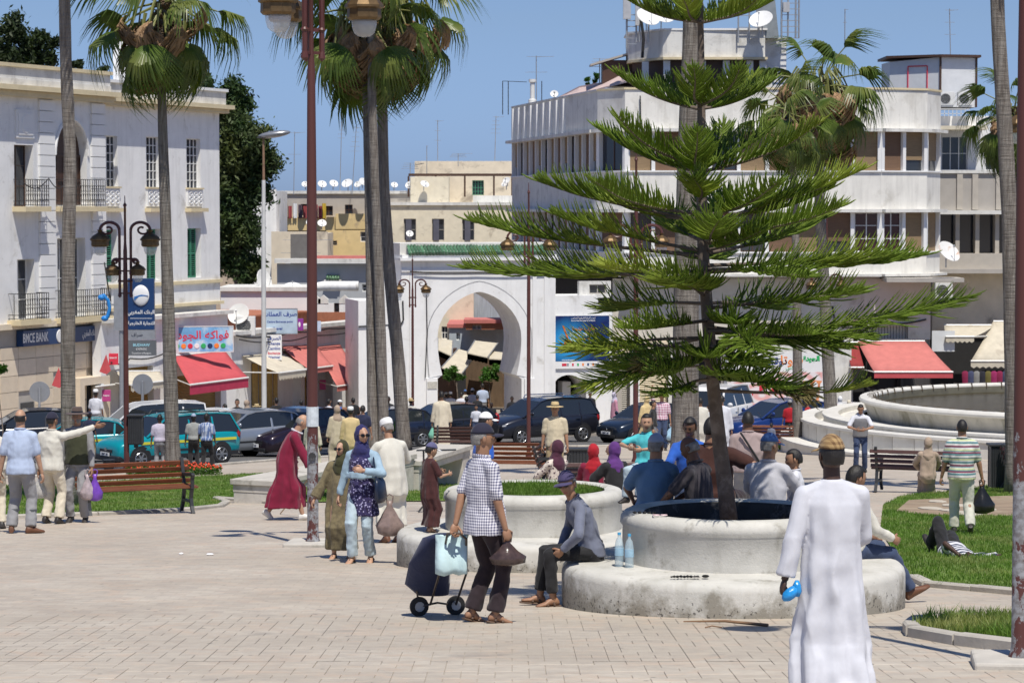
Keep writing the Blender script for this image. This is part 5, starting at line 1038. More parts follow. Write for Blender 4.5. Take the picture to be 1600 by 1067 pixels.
# ---- benches
slatw = mat('varnished_bench_slat', (.17,.058,.025), .38, .25, 5, .15, 30, stretch=(1,8,8), rnd_obj=.25)
slatd = mat('dark_bench_slat', (.075,.035,.028), .45, .2, 5, .15, 30, stretch=(1,8,8), rnd_obj=.2)
def bench(px, py, rz, label, L=1.9, m=None, loc=None, ends=(0,1)):
    m = m or slatw; p = loc or gnd(px, py); t = thing('park_bench', label, 'bench', p, R(rz), 'slatted park benches')
    for i in range(5): # seat slats along x
        y = -.05-.085*i; z = .43+.012*(i-2)**2*.3-(.0 if i < 4 else .02); MB().box(-L/2, L/2, y-.036, y+.036, z, z+.032).build('slat', m, t, bevel=.006)
    for i in range(4):
        z = .50+.098*i; y = .02+.033*i; MB().bar((-L/2, y, z+.02), (L/2, y, z+.02), .028, .072, up=(0, -.3, 1)).build('slat', m, t, bevel=.006)
    for s in (-1, 1):
        x = s*(L/2-.12) if s < 0 or 1 else 0; mb = MB()
        def c(pts, r): mb.tube([(x, a, b_) for a, b_ in pts], r, 6)
        prof = lambda pts, w=.05: [mb.bar((x, pts[i][0], pts[i][1]), (x, pts[i+1][0], pts[i+1][1]), w, .055, up=(1,0,0)) for i in range(len(pts)-1)]
        prof([(.14,0),(.04,.16),(.0,.30),(-.02,.42),(.03,.56),(.08,.74),(.13,.90)]); prof([(-.50,0),(-.42,.12),(-.38,.26),(-.43,.42)]); prof([(-.43,.415),(-.02,.415)]); prof([(-.39,.20),(.02,.20)], .04)
        prof([(.05,.62),(-.25,.64),(-.46,.66),(-.50,.63)], .06); prof([(-.46,.65),(-.45,.42)], .035)
        mb.build('leg', castiron, t)
    return t
bench(209, 802, 25, 'reddish slatted bench on the left edge of the plaza', L=2.0)
bench(800, 752, -8, 'slatted bench directly behind the grass planter', L=1.6)
bench(944, 800, 182, 'dark bench under the women in headscarves', L=1.7, m=slatd)
bench(1438, 770, 160, 'dark slatted bench seen from behind near the fountain', L=2.0, m=slatd)
bench(1200, 706, 170, 'slatted bench beside the red flower bed', L=1.6)
bench(722, 712, 0, 'slatted bench far back beside the dark hatchback', L=1.7, m=slatd)
bench(1592, 768, 100, 'iron-framed bench end beyond the right palm', L=1.5, m=slatd)
bench(848, 760, 80, 'iron bench seen end-on between the planter and the patterned dress', L=1.2, m=slatd)
# ---- concrete benches on the lawn
def slabbench(a, b, z0, z1, label, dep=.9, leg=.55):
    A = gnd(*a); B = gnd(*b); d = (B-A); L = math.hypot(d.x, d.y); rz = math.atan2(d.y, d.x); base = min(A.z, B.z)
    t = thing('concrete_bench', label, 'bench', (A.x, A.y, A.z), rz); zt = z1
    MB().box(-.04, L+.04, -.04, dep+.04, zt-.1, zt).build('top', concrete, t, bevel=.01)
    MB().box(0, L, 0, dep, zt-.24, zt-.1).build('beam', concrete, t, bevel=.01)
    MB().box(.01, leg, .01, dep-.01, -.3-(0), zt-.24).build('leg', concrete, t, bevel=.01); MB().box(L-leg, L-.01, .01, dep-.01, -1, zt-.24).build('leg', concrete, t, bevel=.01)
slabbench((424,787),(648,768), 0, .42, 'long low concrete bench on the lawn behind the man in maroon', dep=.8)
slabbench((655,768),(735,757), 0, .62, 'concrete block bench behind the boy in the brown robe', dep=.8)
# ---- lamps
def lantern(x, y, z, s, t, name='lantern'):
    """bell-shaped brass lantern hanging with its top at z"""
    l = MB().lathe([(.20,-.37),(.235,-.335),(.23,-.22),(.265,-.20),(.265,-.17),(.20,-.09),(.10,-.03),(.06,0),(.03,.02)], 10, (0,0,0)).lathe([(.03,.0),(.05,.02),(.07,.06),(.09,.07),(.02,.075)], 8, (0,0,.0)).build(name, brass, t, loc=(x, y, z)); l.scale = (s, s, s)
    MB().lathe([(.02,-.60),(.09,-.585),(.14,-.54),(.165,-.46),(.175,-.37)], 14).build('glass', lampg, l, True, angle=None)
    return l
def curl(mb, x0, z0, x1, z1, r):
    """gooseneck arm from the pole side (x0,z0) over and down to (x1,z1), with a scroll"""
    w = x1-x0; cx = x0+w/2; top = max(z0, z1)
    pts = [(cx-w/2*math.cos(t), 0, top+abs(w)*.42*math.sin(t)) for t in np.linspace(0, math.pi, 12)]+[(x1,0,z1)]
    mb.tube(pts, r, 7)
    s = 1 if w > 0 else -1; sp = [(x1-s*(.06+.16*(1-t))+0*0-s*.12*t*0, 0, 0) for t in (0,)]
    cs = (cx+s*abs(w)*.10, top+abs(w)*.06); pts = []
    for t in np.linspace(0, 1, 14):
        a = math.pi*(.1+1.6*t) ; q = abs(w)*(.36-.26*t); pts.append((cs[0]+s*q*math.cos(a), 0, cs[1]-q*math.sin(a)*.8))
    mb.tube(pts, r*.75, 6)
def lamp_post(px, py, topy, label, arms, r=.075, rz=0, slab=False, loc=None, m=None, spike=True):
    """arms: [(half_span_m, z_arm_base, z_lantern, scale, both_axes)] heights above the ground"""
    m = m or redpole; p = loc or gnd(px, py); s = F/p.y; H = (py-topy)/s; t = thing('street_lamp', label, 'street lamp', p, R(rz), 'ornate red-brown lanterns posts on the square'); h = H
    prof = [(r*1.5,-.1),(r*1.5,.05),(r*1.15,.10),(r,.16),(r*.93,H*.35),(r*.86,H*.62)]+([(r*.7,H*.80),(r*.45,H*.83),(r*.4,H*.96),(r*.75,H*.965),(r*.2,H*.975),(.01,H)] if spike else [(r*.8,H)])
    MB().lathe(prof, 14).build('pole', m, t, True)
    for sp, zb, zl, sc_, two in arms:
        for q in (two or [0, 180]):
            for sg in (1,):
                mb = MB(); x0 = sg*r*2.0
                mb.tube([(x0,0,zb),(x0,0,zl+.05)], r*.5, 7); mb.lathe([(.01,-.06),(r*.7,-.02),(r*.55,.05),(r*.35,.1)], 8, (x0,0,zb)); mb.lathe([(r*.3,-.05),(r*.75,0),(r*.3,.05)], 8, (x0,0,zb+.35)); mb.bar((0,0,zb+.35),(x0,0,zb+.35),.03,.05); mb.bar((0,0,zb+.05),(x0,0,zb+.05),.03,.04)
                curl(mb, x0, zl+.05, sg*sp, zl, r*.55)
                o = mb.build('arm', redpole, t, True); l = lantern(sg*sp, 0, zl, sc_, t)
                o.rotation_euler = (0,0,R(q)); l.location = (sp*math.cos(R(q)), sp*math.sin(R(q)), zl)
    if slab: MB().slab([(-.38,-.3),(.34,-.36),(.42,.3),(-.3,.34)], -.08, .07).build('base_slab', concrete, t, bevel=.02)
    return t
def peeling():
    m, nt, b, out = _mk('peeling_red_pole_paint'); T = NT(nt); v = T.coord(); z = T.node('ShaderNodeSeparateXYZ', i_Vector=v).outputs[2]
    up = T.node('ShaderNodeMapRange', i_Value=z, i_1=1.3, i_2=2.2, i_3=.0, i_4=.32).outputs[0]
    f = T.ramp(T.math('SUBTRACT', T.noise(T.coord((1,1,.6)), 8, 6, .7), up), .46, .49)
    base = T.mix(f, (.09,.028,.023), T.mix(T.ramp(T.noise(v, 20, 4), .4, .6), (.30,.31,.33), (.17,.16,.16)))
    nt.links.new(base, b.inputs['Base Color']); b.inputs['Roughness'].default_value = .55
    nt.links.new(T.node('ShaderNodeBump', i_Height=f, i_Strength=.4, i_Distance=.01, i_Normal=(0,0,0)).outputs[0], b.inputs['Normal']) if 0 else None
    return m
peel = peeling()
t = lamp_post(489, 853, -75, 'tall red-brown lamp post with peeling foot beside the woman in denim', [(.75,6.45,7.31,.98,[25,121,240])], r=.075, slab=True, m=peel, spike=True)
MB().lathe([(.081,-.13),(.081,.13)], 14).build('notice', mat('faded_paper_notice', (.62,.68,.72), .8, .15, 20), t, loc=(0,0,1.72))
MB().lathe([(.05,-.02),(.05,.02)], 8, ax=Matrix.Rotation(R(90),3,'X')).build('patch', bitumen, t, loc=(0,-.075,1.2))
lamp_post(1593, 1040, -480, 'red-brown pole with heavily peeling paint at the right edge', [(.7,6.2,6.8,1,None)], r=.062, slab=True, m=peel)
t = lamp_post(198, 735, 305, 'ornate four-lantern lamp post before the blue bank sign', [(.62,4.9,5.90,.95,None),(.31,4.35,5.12,.75,None)], r=.07)
lamp_post(645, 680, 396, 'slim two-lantern lamp post in front of the white gate pier', [(.55,5.3,6.15,.85,None)], r=.06)
lamp_post(826, 714, 285, 'two-lantern lamp post in front of the gate arch', [(.62,5.5,6.35,.85,None)], r=.06)
lamp_post(993, 722, 232, 'lamp post rising into the left side of the pine', [(.70,5.6,6.2,.85,None)], r=.075)
lamp_post(1290, 690, 302, 'lamp post among the palms behind the right of the pine', [(.55,5.0,5.9,.85,None)], r=.065)
lamp_post(1640, 745, 150, 'lamp post just beyond the right palm with one lantern in view', [(.82,8.0,8.35,1.1,None)], r=.07)
# modern street light
p = gnd(413, 688); s = F/p.y; H = (688-215)/s; t = thing('street_light', 'tall pale modern street light with flat oval head', 'street light', p)
MB().tube([(0,0,-.1),(0,0,H*.55),(.02,0,H*.86)], [.10,.085,.07], 10).build('pole', mat('pale_pole_paint', (.62,.62,.60), .5, .08, 3, 0, dirt=(.4,.3,.2), dirt_amt=.2), t, True)
MB().tube([(.02,0,H*.855),(.02,0,H)], [.05,.04], 8).build('upper_pole', mat('rusty_brown_pole', (.25,.15,.09), .7, .2, 6), t)
mb = MB(); mb.ell((.42,0,H+.12), (.62,.24,.13), 16, 8, M=Matrix.Rotation(R(-8),3,'Y')); mb.build('head', mat('lamp_head_grey', (.30,.31,.33), .3, .1, 5, 0, metal=.5), t, True, angle=None)
MB().box(-.22,.2,-.12,.12,H-.02,H+.03).build('bracket', castiron, t)
# bins and small street furniture
def litterbin(px, py, w, h, label, z=0, parent=None, d=.35):
    p = gnd(px, py); t = thing('litter_bin', label, 'bin', p+Vector((0,0,z)))
    mb = MB(); n = 8
    for i in range(n): mb.box(-w/2+w*i/n+.006, -w/2+w*(i+1)/n-.006, -d/2, -d/2+.02, .06, h-.05); mb.box(-w/2+w*i/n+.006, -w/2+w*(i+1)/n-.006, d/2-.02, d/2, .06, h-.05)
    mb.box(-w/2+.015, w/2-.015, -d/2+.02, d/2-.02, .03, h-.06); mb.build('body', castiron, t); MB().box(-w/2-.03, w/2+.03, -d/2-.03, d/2+.03, h-.05, h).build('rim', castiron, t, bevel=.01)
    MB().box(-.05,.05,-.05,.05,-.05,.06).build('foot', castiron, t)
litterbin(905, 752, .55, .75, 'black litter bin between the straw-hatted man and the red headscarf')
litterbin(213, 735, .36, .78, 'narrow black bin fixed to the four-lantern lamp post', z=.62, d=.3)
litterbin(1558, 765, .34, .95, 'dark bin on a stand beside the striped man')
p = gnd(170, 737); t = thing('bucket', 'small dark bucket on the kerb beside the turquoise taxi', 'bucket', p); MB().lathe([(.11,0),(.15,.28),(.16,.30),(.14,.30)], 14).build('body', castiron, t, True)
for x, y, top, r, lab, cy in [(62,690,598,.19,'grey round road sign seen from behind near the bank door',612),(223,700,588,.17,'grey round road sign seen from behind by the shuttered shop',600)]:
    p = gnd(x, y); s = F/p.y; t = thing('road_sign', lab, 'road sign', p, 0, 'round road signs seen from behind'); zc = (y-cy)/s; H = (y-top)/s
    MB().tube([(0,.03,-.2),(0,.03,H-.15)], .045, 8).build('pole', metalg, t)
    MB().lathe([(r*2.0,-.012),(r*2.02,0),(r*2.0,.012)], 28, ax=Matrix.Rotation(R(90),3,'X')).build('disc', mat('sign_back_grey', (.24,.25,.27), .5, .08, 4, 0), t, loc=(0,.1,zc))
# flower beds
def flowers(label, px, py, w, d, seed, c=(.62,.07,.025)):
    p = gnd(px, py); t = thing('flower_bed', label, 'flowers', p); g = np.random.default_rng(seed); n = 2600
    a = g.uniform(0, 6.28, n); r = np.sqrt(g.uniform(0, 1, n)); x = np.cos(a)*r*w; y = np.sin(a)*r*d; z = g.uniform(.02, .28, n)*(1.1-r*.5)-.0645*y
    u = g.normal(0, 1, (n, 3)); u /= np.linalg.norm(u, axis=1)[:, None]; v = np.cross(u, g.normal(0, 1, (n, 3))); v /= np.linalg.norm(v, axis=1)[:, None]
    C = np.stack([x, y, z], 1); k = .03; V = np.stack([C-u*k*1.5, C+v*k*.6, C+u*k*1.5, C-v*k*.6], 1).reshape(-1, 3); i = np.arange(n)*4
    nmesh('foliage', V, np.stack([i, i+1, i+2, i+3], 1), leafmat('flower_leaf_green', (.06,.13,.02), None, .5, .3, .4) if 'flower_leaf_green' not in _mats else _mats['flower_leaf_green'], t)
    n = 240; a = g.uniform(0, 6.28, n); r = np.sqrt(g.uniform(0, 1, n)); x = np.cos(a)*r*w; y = np.sin(a)*r*d; z = (.20+g.uniform(0, .13, n))*(1.1-r*.45)-.0645*y
    C = np.stack([x, y, z], 1); k = .035; e = np.array([[1,0,0],[0,1,0],[-1,0,0],[0,-1,0],[0,0,1],[0,0,-.6]])*k; V = (C[:, None, :]+e[None]).reshape(-1, 3); i = np.arange(n)*6
    Fc = np.concatenate([np.stack([i+q, i+(q+1)%4, i+4], 1) for q in range(4)]+[np.stack([i+(q+1)%4, i+q, i+5], 1) for q in range(4)])
    nmesh('blossoms', V, Fc, mat('red_petals', c, .6, .3, 9, 0), t)
flowers('red flowering plants around the foot of the second palm', 272, 741, 1.15, .7, 1)
flowers('red flowers beside the fountain seat', 1240, 702, 1.3, .6, 2, (.55,.13,.03))
flowers('red flowers behind the man in the white djellaba', 634, 742, .7, .5, 3)
# ================================================================ trees
def bark_palm():
    m, nt, b, out = _mk('palm_trunk_bark'); T = NT(nt); v = T.coord(); geo = T.coord((1,1,1))
    rings_ = T.noise(T.coord((.7,.7,11)), 1.6, 5, .7, .4)
    st = T.noise(T.coord((9,9,.9)), 2.2, 6, .65); base = T.mix(T.ramp(st, .38, .62), (.11,.09,.075), (.29,.265,.235)); base = T.mix(T.math('MULTIPLY', T.ramp(rings_, .35, .6), .4), base, (.15,.135,.12))
    base = T.mix(T.math('MULTIPLY', T.ramp(rings_, .36, .42, (1,1,1,1), (0,0,0,1)), .5), base, (.07,.06,.05)); base = T.mix(T.math('MULTIPLY', T.ramp(T.noise(v, 1.1, 4), .5, .7), .5), base, (.17,.15,.13))
    nt.links.new(base, b.inputs['Base Color']); b.inputs['Roughness'].default_value = .9
    bn = T.node('ShaderNodeBump', i_Height=T.math('ADD', rings_, st), i_Strength=.9, i_Distance=.04); nt.links.new(bn.outputs[0], b.inputs['Normal']); return m
palmbark = bark_palm()
fan_g = leafmat('palm_leaf', (.085,.13,.024), (.26,.27,.075), .34, .34, .4, 1.6); fan_d = leafmat('dry_palm_leaf', (.33,.21,.12), (.46,.32,.20), .8, .2, .35, 3)
stalk_m = mat('palm_leaf_stalk', (.16,.17,.05), .5, .2, 5, 0)
def fanleaf(seed, dead=False):
    """costapalmate leaf: stalk from the origin along +x, fan beyond; returns mesh data"""
    g = random.Random(seed); mb = MB(); L = .85 if not dead else .5; n = 30; q = 1.0 if not dead else .6
    mb.tube([(0,0,0),(L*.5,0,.10 if not dead else 0),(L,0,.10 if not dead else -.05)], [.028,.018,.013], 5, 1)
    c = Vector((L, 0, .10 if not dead else -.05)); spread = 2.0 if not dead else 1.3
    for i in range(n):
        t = (i/(n-1)*2-1); a = t*spread*.5*1.12; ln = q*(1-.35*abs(t)**2)*g.uniform(.80,1.08)
        d = Vector((math.cos(a), math.sin(a), 0)); s = Vector((-d.y, d.x, 0)); up = Vector((0,0,1)); w = .023 if not dead else .016
        droop = g.uniform(.7, 1.1) if not dead else 1.5; P = []
        for k in range(5):
            r = ln*k/4; z = -.16*abs(t)*r-droop*max(0, r-ln*.42)**2*1.5+.05*math.sin(k); P.append(c+d*r*(1-.05*k*droop)+up*z)
        fo = .014 if i % 2 else -.014
        wid = [.006, w*.9, w*1.05, w*.6, .002]; V = []
        for k in range(5): V += [P[k]-s*wid[k]+up*0, P[k]+up*(.02 if 0 < k < 3 else 0)*(1 if i%2 else .6), P[k]+s*wid[k]]
        if dead: V = [v_+Vector((g.gauss(0,.015), g.gauss(0,.02), 0)) for v_ in V]
        mb.add(V, [(3*k, 3*k+1, 3*k+4, 3*k+3) for k in range(4)]+[(3*k+1, 3*k+2, 3*k+5, 3*k+4) for k in range(4)])
    o = mb.build('leaf', [fan_d if dead else fan_g, stalk_m]); me = o.data; bpy.data.objects.remove(o); return me
GL = [fanleaf(i) for i in range(4)]; DL = [fanleaf(20+i, True) for i in range(3)]
def palm(label, path, w, topY=None, crown=None, n=34, dead=30, size=1.0, seed=0, Y=None, bot=None, dy=0, bushy=1):
    """path: [(px,py)] from the foot up; w: widths in px at foot and top"""
    g = random.Random(seed); b = gnd(*path[0]) if Y is None else Vector((at(path[0][0], path[0][1], Y).x, Y, gh(Y))); Y = b.y; s = F/Y
    t = thing('palm_tree', label, 'palm tree', b, 0, 'tall fan palms on the square'); P = [at(px, py, Y+dy*i/(len(path)-1))-b for i, (px, py) in enumerate(path)]; P[0].z = -.1
    Q = []; RR = []; N = 26
    # resample with slight irregularity
    ds = [0]
    for a, c in zip(P, P[1:]): ds.append(ds[-1]+(c-a).length)
    for i in range(N):
        u = ds[-1]*i/(N-1); k = max(j for j in range(len(ds)-1) if ds[j] <= u+1e-6); f = (u-ds[k])/(ds[k+1]-ds[k]); Q.append(P[k].lerp(P[k+1], f)); r = (w[0]+(w[1]-w[0])*min(1, i/(N-1)*1.1))/2/s; RR.append(r*(1.25 if i == 0 else 1.08 if i == 1 else 1)*g.uniform(.97,1.03))
    MB().tube(Q, RR, 14).build('trunk', palmbark, t, True, angle=None)
    if crown is None: return t
    c = Q[-1]
    if crown == 'none': return t
    mb = MB()
    for k in range(60): # leaf bases
        a = g.uniform(0, 6.28); z = g.uniform(-.9, .15); d = Vector((math.cos(a), math.sin(a), .5)); p = c+Vector((0,0,z))+d*RR[-1]*.8; mb.bar(p, p+d*.22, .07, .02)
    mb.build('leaf_base', mat('palm_leaf_base', (.11,.075,.045), .9, .3, 6, .2), t)
    def put(me, a, el, L_, z):
        o = bpy.data.objects.new('leaf' if me in GL else 'dry_leaf', me); col.objects.link(o); o.parent = t; d = Vector((math.cos(a)*math.cos(el), math.sin(a)*math.cos(el), math.sin(el)))
        xa = d; ya = Vector((-math.sin(a), math.cos(a), 0)); ya = (ya+Vector((0,0,g.uniform(-.9,.9)))); ya = (ya-xa*ya.dot(xa)).normalized(); za = xa.cross(ya); M = Matrix((xa, ya, za)).transposed().to_4x4()
        M.translation = c+Vector((0,0,z))+Vector((math.cos(a), math.sin(a), 0))*(.1 if me in GL else g.uniform(.15,.75))*size*.7; o.matrix_local = M @ Matrix.Scale(L_, 4); return o
    for i in range(n):
        f = i/(n-1); el = R(60)-R(140)*f**.60+g.uniform(-.22,.22); put(GL[i%4], i*2.39996+g.uniform(-.2,.2), el, size*g.uniform(.85,1.1), .25-.5*f)
    for i in range(dead): f = i/max(1, dead-1); put(DL[i%3], i*2.39996+1, R(-52)-R(34)*f**.6+g.uniform(-.25,.25), size*g.uniform(.7,1.3), (.75 if bushy > 1 else .5)-1.0*f*bushy)
    return t
palm('tall palm trunk behind the pointing man on the left', [(108,790),(106,560),(107,380),(110,250),(103,100),(98,-120),(94,-300)], (25,16), crown=1, size=1.5, n=20, dead=30, seed=1)
palm('palm rising from the red flower bed left of the tall lamp post', [(271,738),(265,560),(259,350),(254,200),(252,100),(256,8)], (24,13), crown=1, size=1.45, seed=2, n=26, dead=24)
palm('left trunk of the double palm with crown high over the lamp', [(584,712),(581,560),(579,400),(575,230),(572,100),(570,22)], (18,13), crown=1, size=1.85, seed=3, n=15, dead=40, dy=1)
palm('middle trunk of the palm group behind the woman in denim', [(601,712),(596,560),(592,440),(586,300),(581,150),(580,-30),(578,-90)], (18,12), crown=1, size=1.6, n=14, dead=20, seed=4)
palm('right leaning trunk of the palm group beside the gate lamp', [(632,706),(622,560),(609,430),(600,300),(597,150),(600,80),(612,14)], (22,15), crown=1, size=1.95, seed=5, n=21, dead=70)
palm('thick palm trunk directly behind the pine', [(1070,752),(1071,600),(1073,400),(1077,200),(1082,60),(1083,-120),(1084,-300)], (46,25), crown=1, size=1.6, n=24, dead=40, seed=6)
palm('palm with dry brown skirt behind the right side of the pine', [(1302,700),(1296,600),(1288,450),(1281,330),(1278,200),(1278,140)], (22,14), crown=1, size=1.65, seed=7, n=26, dead=130, Y=88, bushy=1.5)
palm('slender palm trunk beside the fountain steps behind the boy', [(1246,702),(1246,560),(1244,400),(1240,280),(1232,180)], (17,10), crown=1, size=1.1, seed=8, n=20, dead=30, Y=84)
palm('tall palm trunk near the right edge before the fountain', [(1586,772),(1583,560),(1578,350),(1570,200),(1560,50),(1553,-150),(1548,-320)], (30,20), crown=1, size=1.5, n=22, dead=36, seed=9)
palm('distant palm with brown skirt at the right edge', [(1592,690),(1588,400),(1584,180)], (16,13), crown=1, size=1.35, seed=10, n=36, dead=44, Y=100)
# ---------------------------------------------------------------- the pine in the planter (whorled branches with upturned rope-like twigs)
pine_g = leafmat('pine_needle_green', (.18,.26,.036), (.46,.50,.09), .48, .38, .35, 1.5); pine_b = mat('pine_bark', (.13,.10,.08), .9, .25, 9, .6, 40, dirt=(.22,.18,.15), dirt_amt=.5, dirt_scale=7)
pine_d = leafmat('pine_needle_brown', (.16,.12,.05), (.20,.19,.07), .7, .2, .3, 3)
PX, PY_ = PA; pt = thing('norfolk_pine', 'tiered pine with drooping bright green rope-like twigs growing in the planter', 'tree', (PX, PY_, ga)); sP = F/PY_
def P3(px, py, dy=0): return at(px, py, PY_+dy)-Vector((PX, PY_, ga))
tr = [P3(1139,812), P3(1133,760), P3(1124,690), P3(1114,600), P3(1106,500), P3(1099,400), P3(1096,280), P3(1096,150), P3(1095,60), P3(1093,-60), P3(1092,-200)]
MB().tube(tr, [.085,.075,.068,.062,.058,.055,.05,.036,.03,.024,.012], 12).build('trunk', pine_b, pt, True, angle=None)
def trunk_at(py):
    for a, b, ya, yb in zip(tr, tr[1:], (812,760,690,600,500,400,280,150,60,-60), (760,690,600,500,400,280,150,60,-60,-200)):
        if yb <= py <= ya: return a.lerp(b, (ya-py)/(ya-yb))
    return tr[-1]
def twig(V, Fc, base, d, L, r, g, up, curl_, seg=5):
    """a rope of needles: triangular blades in a spiral about a curved axis"""
    P = []; p = base.copy(); dd = d.copy()
    for k in range(seg+1):
        P.append(p.copy()); p = p+dd*(L/seg); dd = (dd+up*curl_/seg).normalized()
    x = None; o = len(V); m = 5
    for k in range(seg+1):
        t = (P[min(k+1, seg)]-P[max(k-1, 0)]).normalized(); x = t.cross(Vector((0,0,1))) if x is None else x-t*x.dot(t)
        if x.length < 1e-4: x = Vector((1,0,0))
        x.normalize(); y = t.cross(x); rr_ = r*(.8 if k == 0 else 1.0 if k < seg-1 else .75 if k == seg-1 else .12)
        for j in range(m): a = 6.283*j/m+k*.9; V.append(P[k]+(x*math.cos(a)+y*math.sin(a))*rr_)
    for k in range(seg):
        for j in range(m): Fc.append((o+k*m+j, o+k*m+(j+1)%m, o+(k+1)*m+(j+1)%m, o+(k+1)*m+j))
    # needles
    for k in range(seg*4):
        f = k/(seg*4); i = int(f*seg); q = P[i].lerp(P[i+1], f*seg-i); t = (P[i+1]-P[i]).normalized(); a = k*2.4; s_ = t.cross(Vector((math.cos(a), math.sin(a), .3))).normalized()
        o = len(V); w = t.cross(s_)*r*.28; V.extend([q+s_*r*.6-w, q+s_*r*.6+w, q+(s_*1.25+t*1.3)*r*1.25, q+(s_*1.25+t*1.3)*r*1.25]); Fc.append((o, o+1, o+2, o+3))
def pbranch(py, az, L, rise, droop, seed, foli=(.15,1.0), tw=.22, brown=False, hang=0.0, up_=.9, name='branch'):
    """az: 0 = to the right of the picture, 90 = away, 270 = towards the camera"""
    g = random.Random(seed); b = trunk_at(py); a = R(az); h = Vector((math.cos(a), math.sin(a), 0)); P = []; N = 14
    for i in range(N+1):
        f = i/N; P.append(b+h*L*f+Vector((0,0,1))*(rise*L*f-droop*L*math.sin(math.pi*f*.85)*.6+.10*L*max(0, f-.75)**1*1.0)+Vector((-h.y,h.x,0))*.03*math.sin(f*5+seed))
    bo = MB().tube(P, [.022*(1-f/N*.75)*(.6+L*.25) for f in range(N+1)], 6).build(name, pine_b, pt, True, angle=None)
    V = []; Fc = []; sd = Vector((-h.y, h.x, 0)); n = int(L*(foli[1]-foli[0])*36)+4
    for i in range(n):
        f = foli[0]+(foli[1]-foli[0])*(i+g.random()*.5)/n; k = min(N-1, int(f*N)); q = P[k].lerp(P[k+1], f*N-k); t = (P[k+1]-P[k]).normalized()
        rel = (f-foli[0])/(foli[1]-foli[0]); ln = tw*1.28*(.55+.75*math.sin(math.pi*min(1, rel*1.0)**.8))*g.uniform(.8,1.15)*(1 if rel < .9 else .7)
        for s_ in (-1, 1):
            d = (t*(.55+.3*rel)+sd*s_*g.uniform(.75,1.05)+Vector((0,0,1))*(g.uniform(.05,.45)-hang*g.uniform(.6,1.5))).normalized()
            twig(V, Fc, q, d, ln*g.uniform(.85,1.1), .0092*g.uniform(.85,1.2), g, (Vector((0,0,1))*(1-hang*1.9)+t*.35).normalized(), up_*g.uniform(.6,1.2))
        if g.random() < .8: # upright twig on top
            d = (t*.5+Vector((0,0,1))*(1-hang*1.6)+sd*g.uniform(-.35,.35)).normalized(); twig(V, Fc, q, d, ln*.85, .007, g, Vector((0,0,1)), .5)
    d = (P[-1]-P[-2]).normalized(); twig(V, Fc, P[-1], d, tw*.7, .009, g, Vector((0,0,1)), .3)
    fo = nmesh('needles', np.array([tuple(v) for v in V]), np.array(Fc), pine_d if brown else pine_g, bo, smooth=True); return bo
# whorls: (py at trunk, branch length, rise, droop, twig length, hang, number, azimuth offset)
WH = [(-70,.55,.45,.1,.15,-.1,6,50),(36,.70,.30,.12,.16,-.1,6,12),(168,.80,.42,.15,.18,-.1,6,5),(268,1.10,.38,.13,.21,-.05,6,28),(335,1.38,.26,.10,.23,.0,5,8),(385,1.50,.14,.04,.24,.08,5,44),
      (425,1.75,.04,-.02,.24,.2,5,12),(470,1.65,.0,-.03,.26,.3,4,55),(515,1.6,-.12,-.08,.27,.45,4,10),(550,1.3,-.05,-.05,.25,.4,4,35),(585,.9,-.10,-.05,.22,.4,4,60)]
for wi, (py, L, ri, dr, tw, hg, n, off) in enumerate(WH):
    g = random.Random(wi*7+1)
    for k in range(n):
        q = min(1, wi/6); az = off+360*k/n+g.uniform(-16,16); l = L*g.uniform(1-.28*q,1+.10*q); lo = .12 if wi < 4 else .30 if wi < 8 else .45
        pbranch(py+g.uniform(-14,14)*q, az, l, ri+g.uniform(-.11,.11)*q, dr+g.uniform(-.05,.05)*q, wi*31+k, (lo, 1.0), tw, False, max(0, hg+g.uniform(-.08,.08)) if hg > 0 else hg)
for (py, az, L, ri) in [(315,262,.80,.25),(392,300,.95,.18),(455,262,.95,.10),(500,285,.9,.0),(545,262,.9,-.05),(590,300,.75,.0),(560,230,.9,-.1),(500,225,1.2,-.05),(510,318,1.2,-.05)]:
    pbranch(py, az, L, ri, .02, int(py+az), (.2, 1.0), .21, False, .06)
# the long arms the photograph shows, one by one
for (py, az, L, ri, dr, lo, tw, hg) in [(440,181,2.25,.02,-.05,.35,.27,.30),(545,2,2.45,.17,-.02,.42,.26,.45),(425,4,2.10,.05,.0,.4,.25,.22),(400,176,2.2,.13,.02,.42,.25,.12),(610,5,1.45,.02,.05,.72,.18,.3),(560,200,1.25,-.22,-.1,.35,.26,.55),(345,180,1.55,.22,.02,.3,.24,.0),(350,0,1.5,.32,.02,.3,.24,0),(520,352,1.3,-.12,-.06,.4,.26,.5),(575,275,.9,-.02,0,.4,.2,.3),(590,20,1.0,-.15,-.05,.5,.22,.5)]:
    pbranch(py, az, L, ri, dr, int(py*3+az), (lo, 1.0), tw, False, hg)
pbranch(575, 330, 1.0, -.25, -.05, 991, (.6, 1.0), .2, True, .6); pbranch(555, 215, .8, -.1, -.05, 992, (.6, 1.0), .2, True, .6)
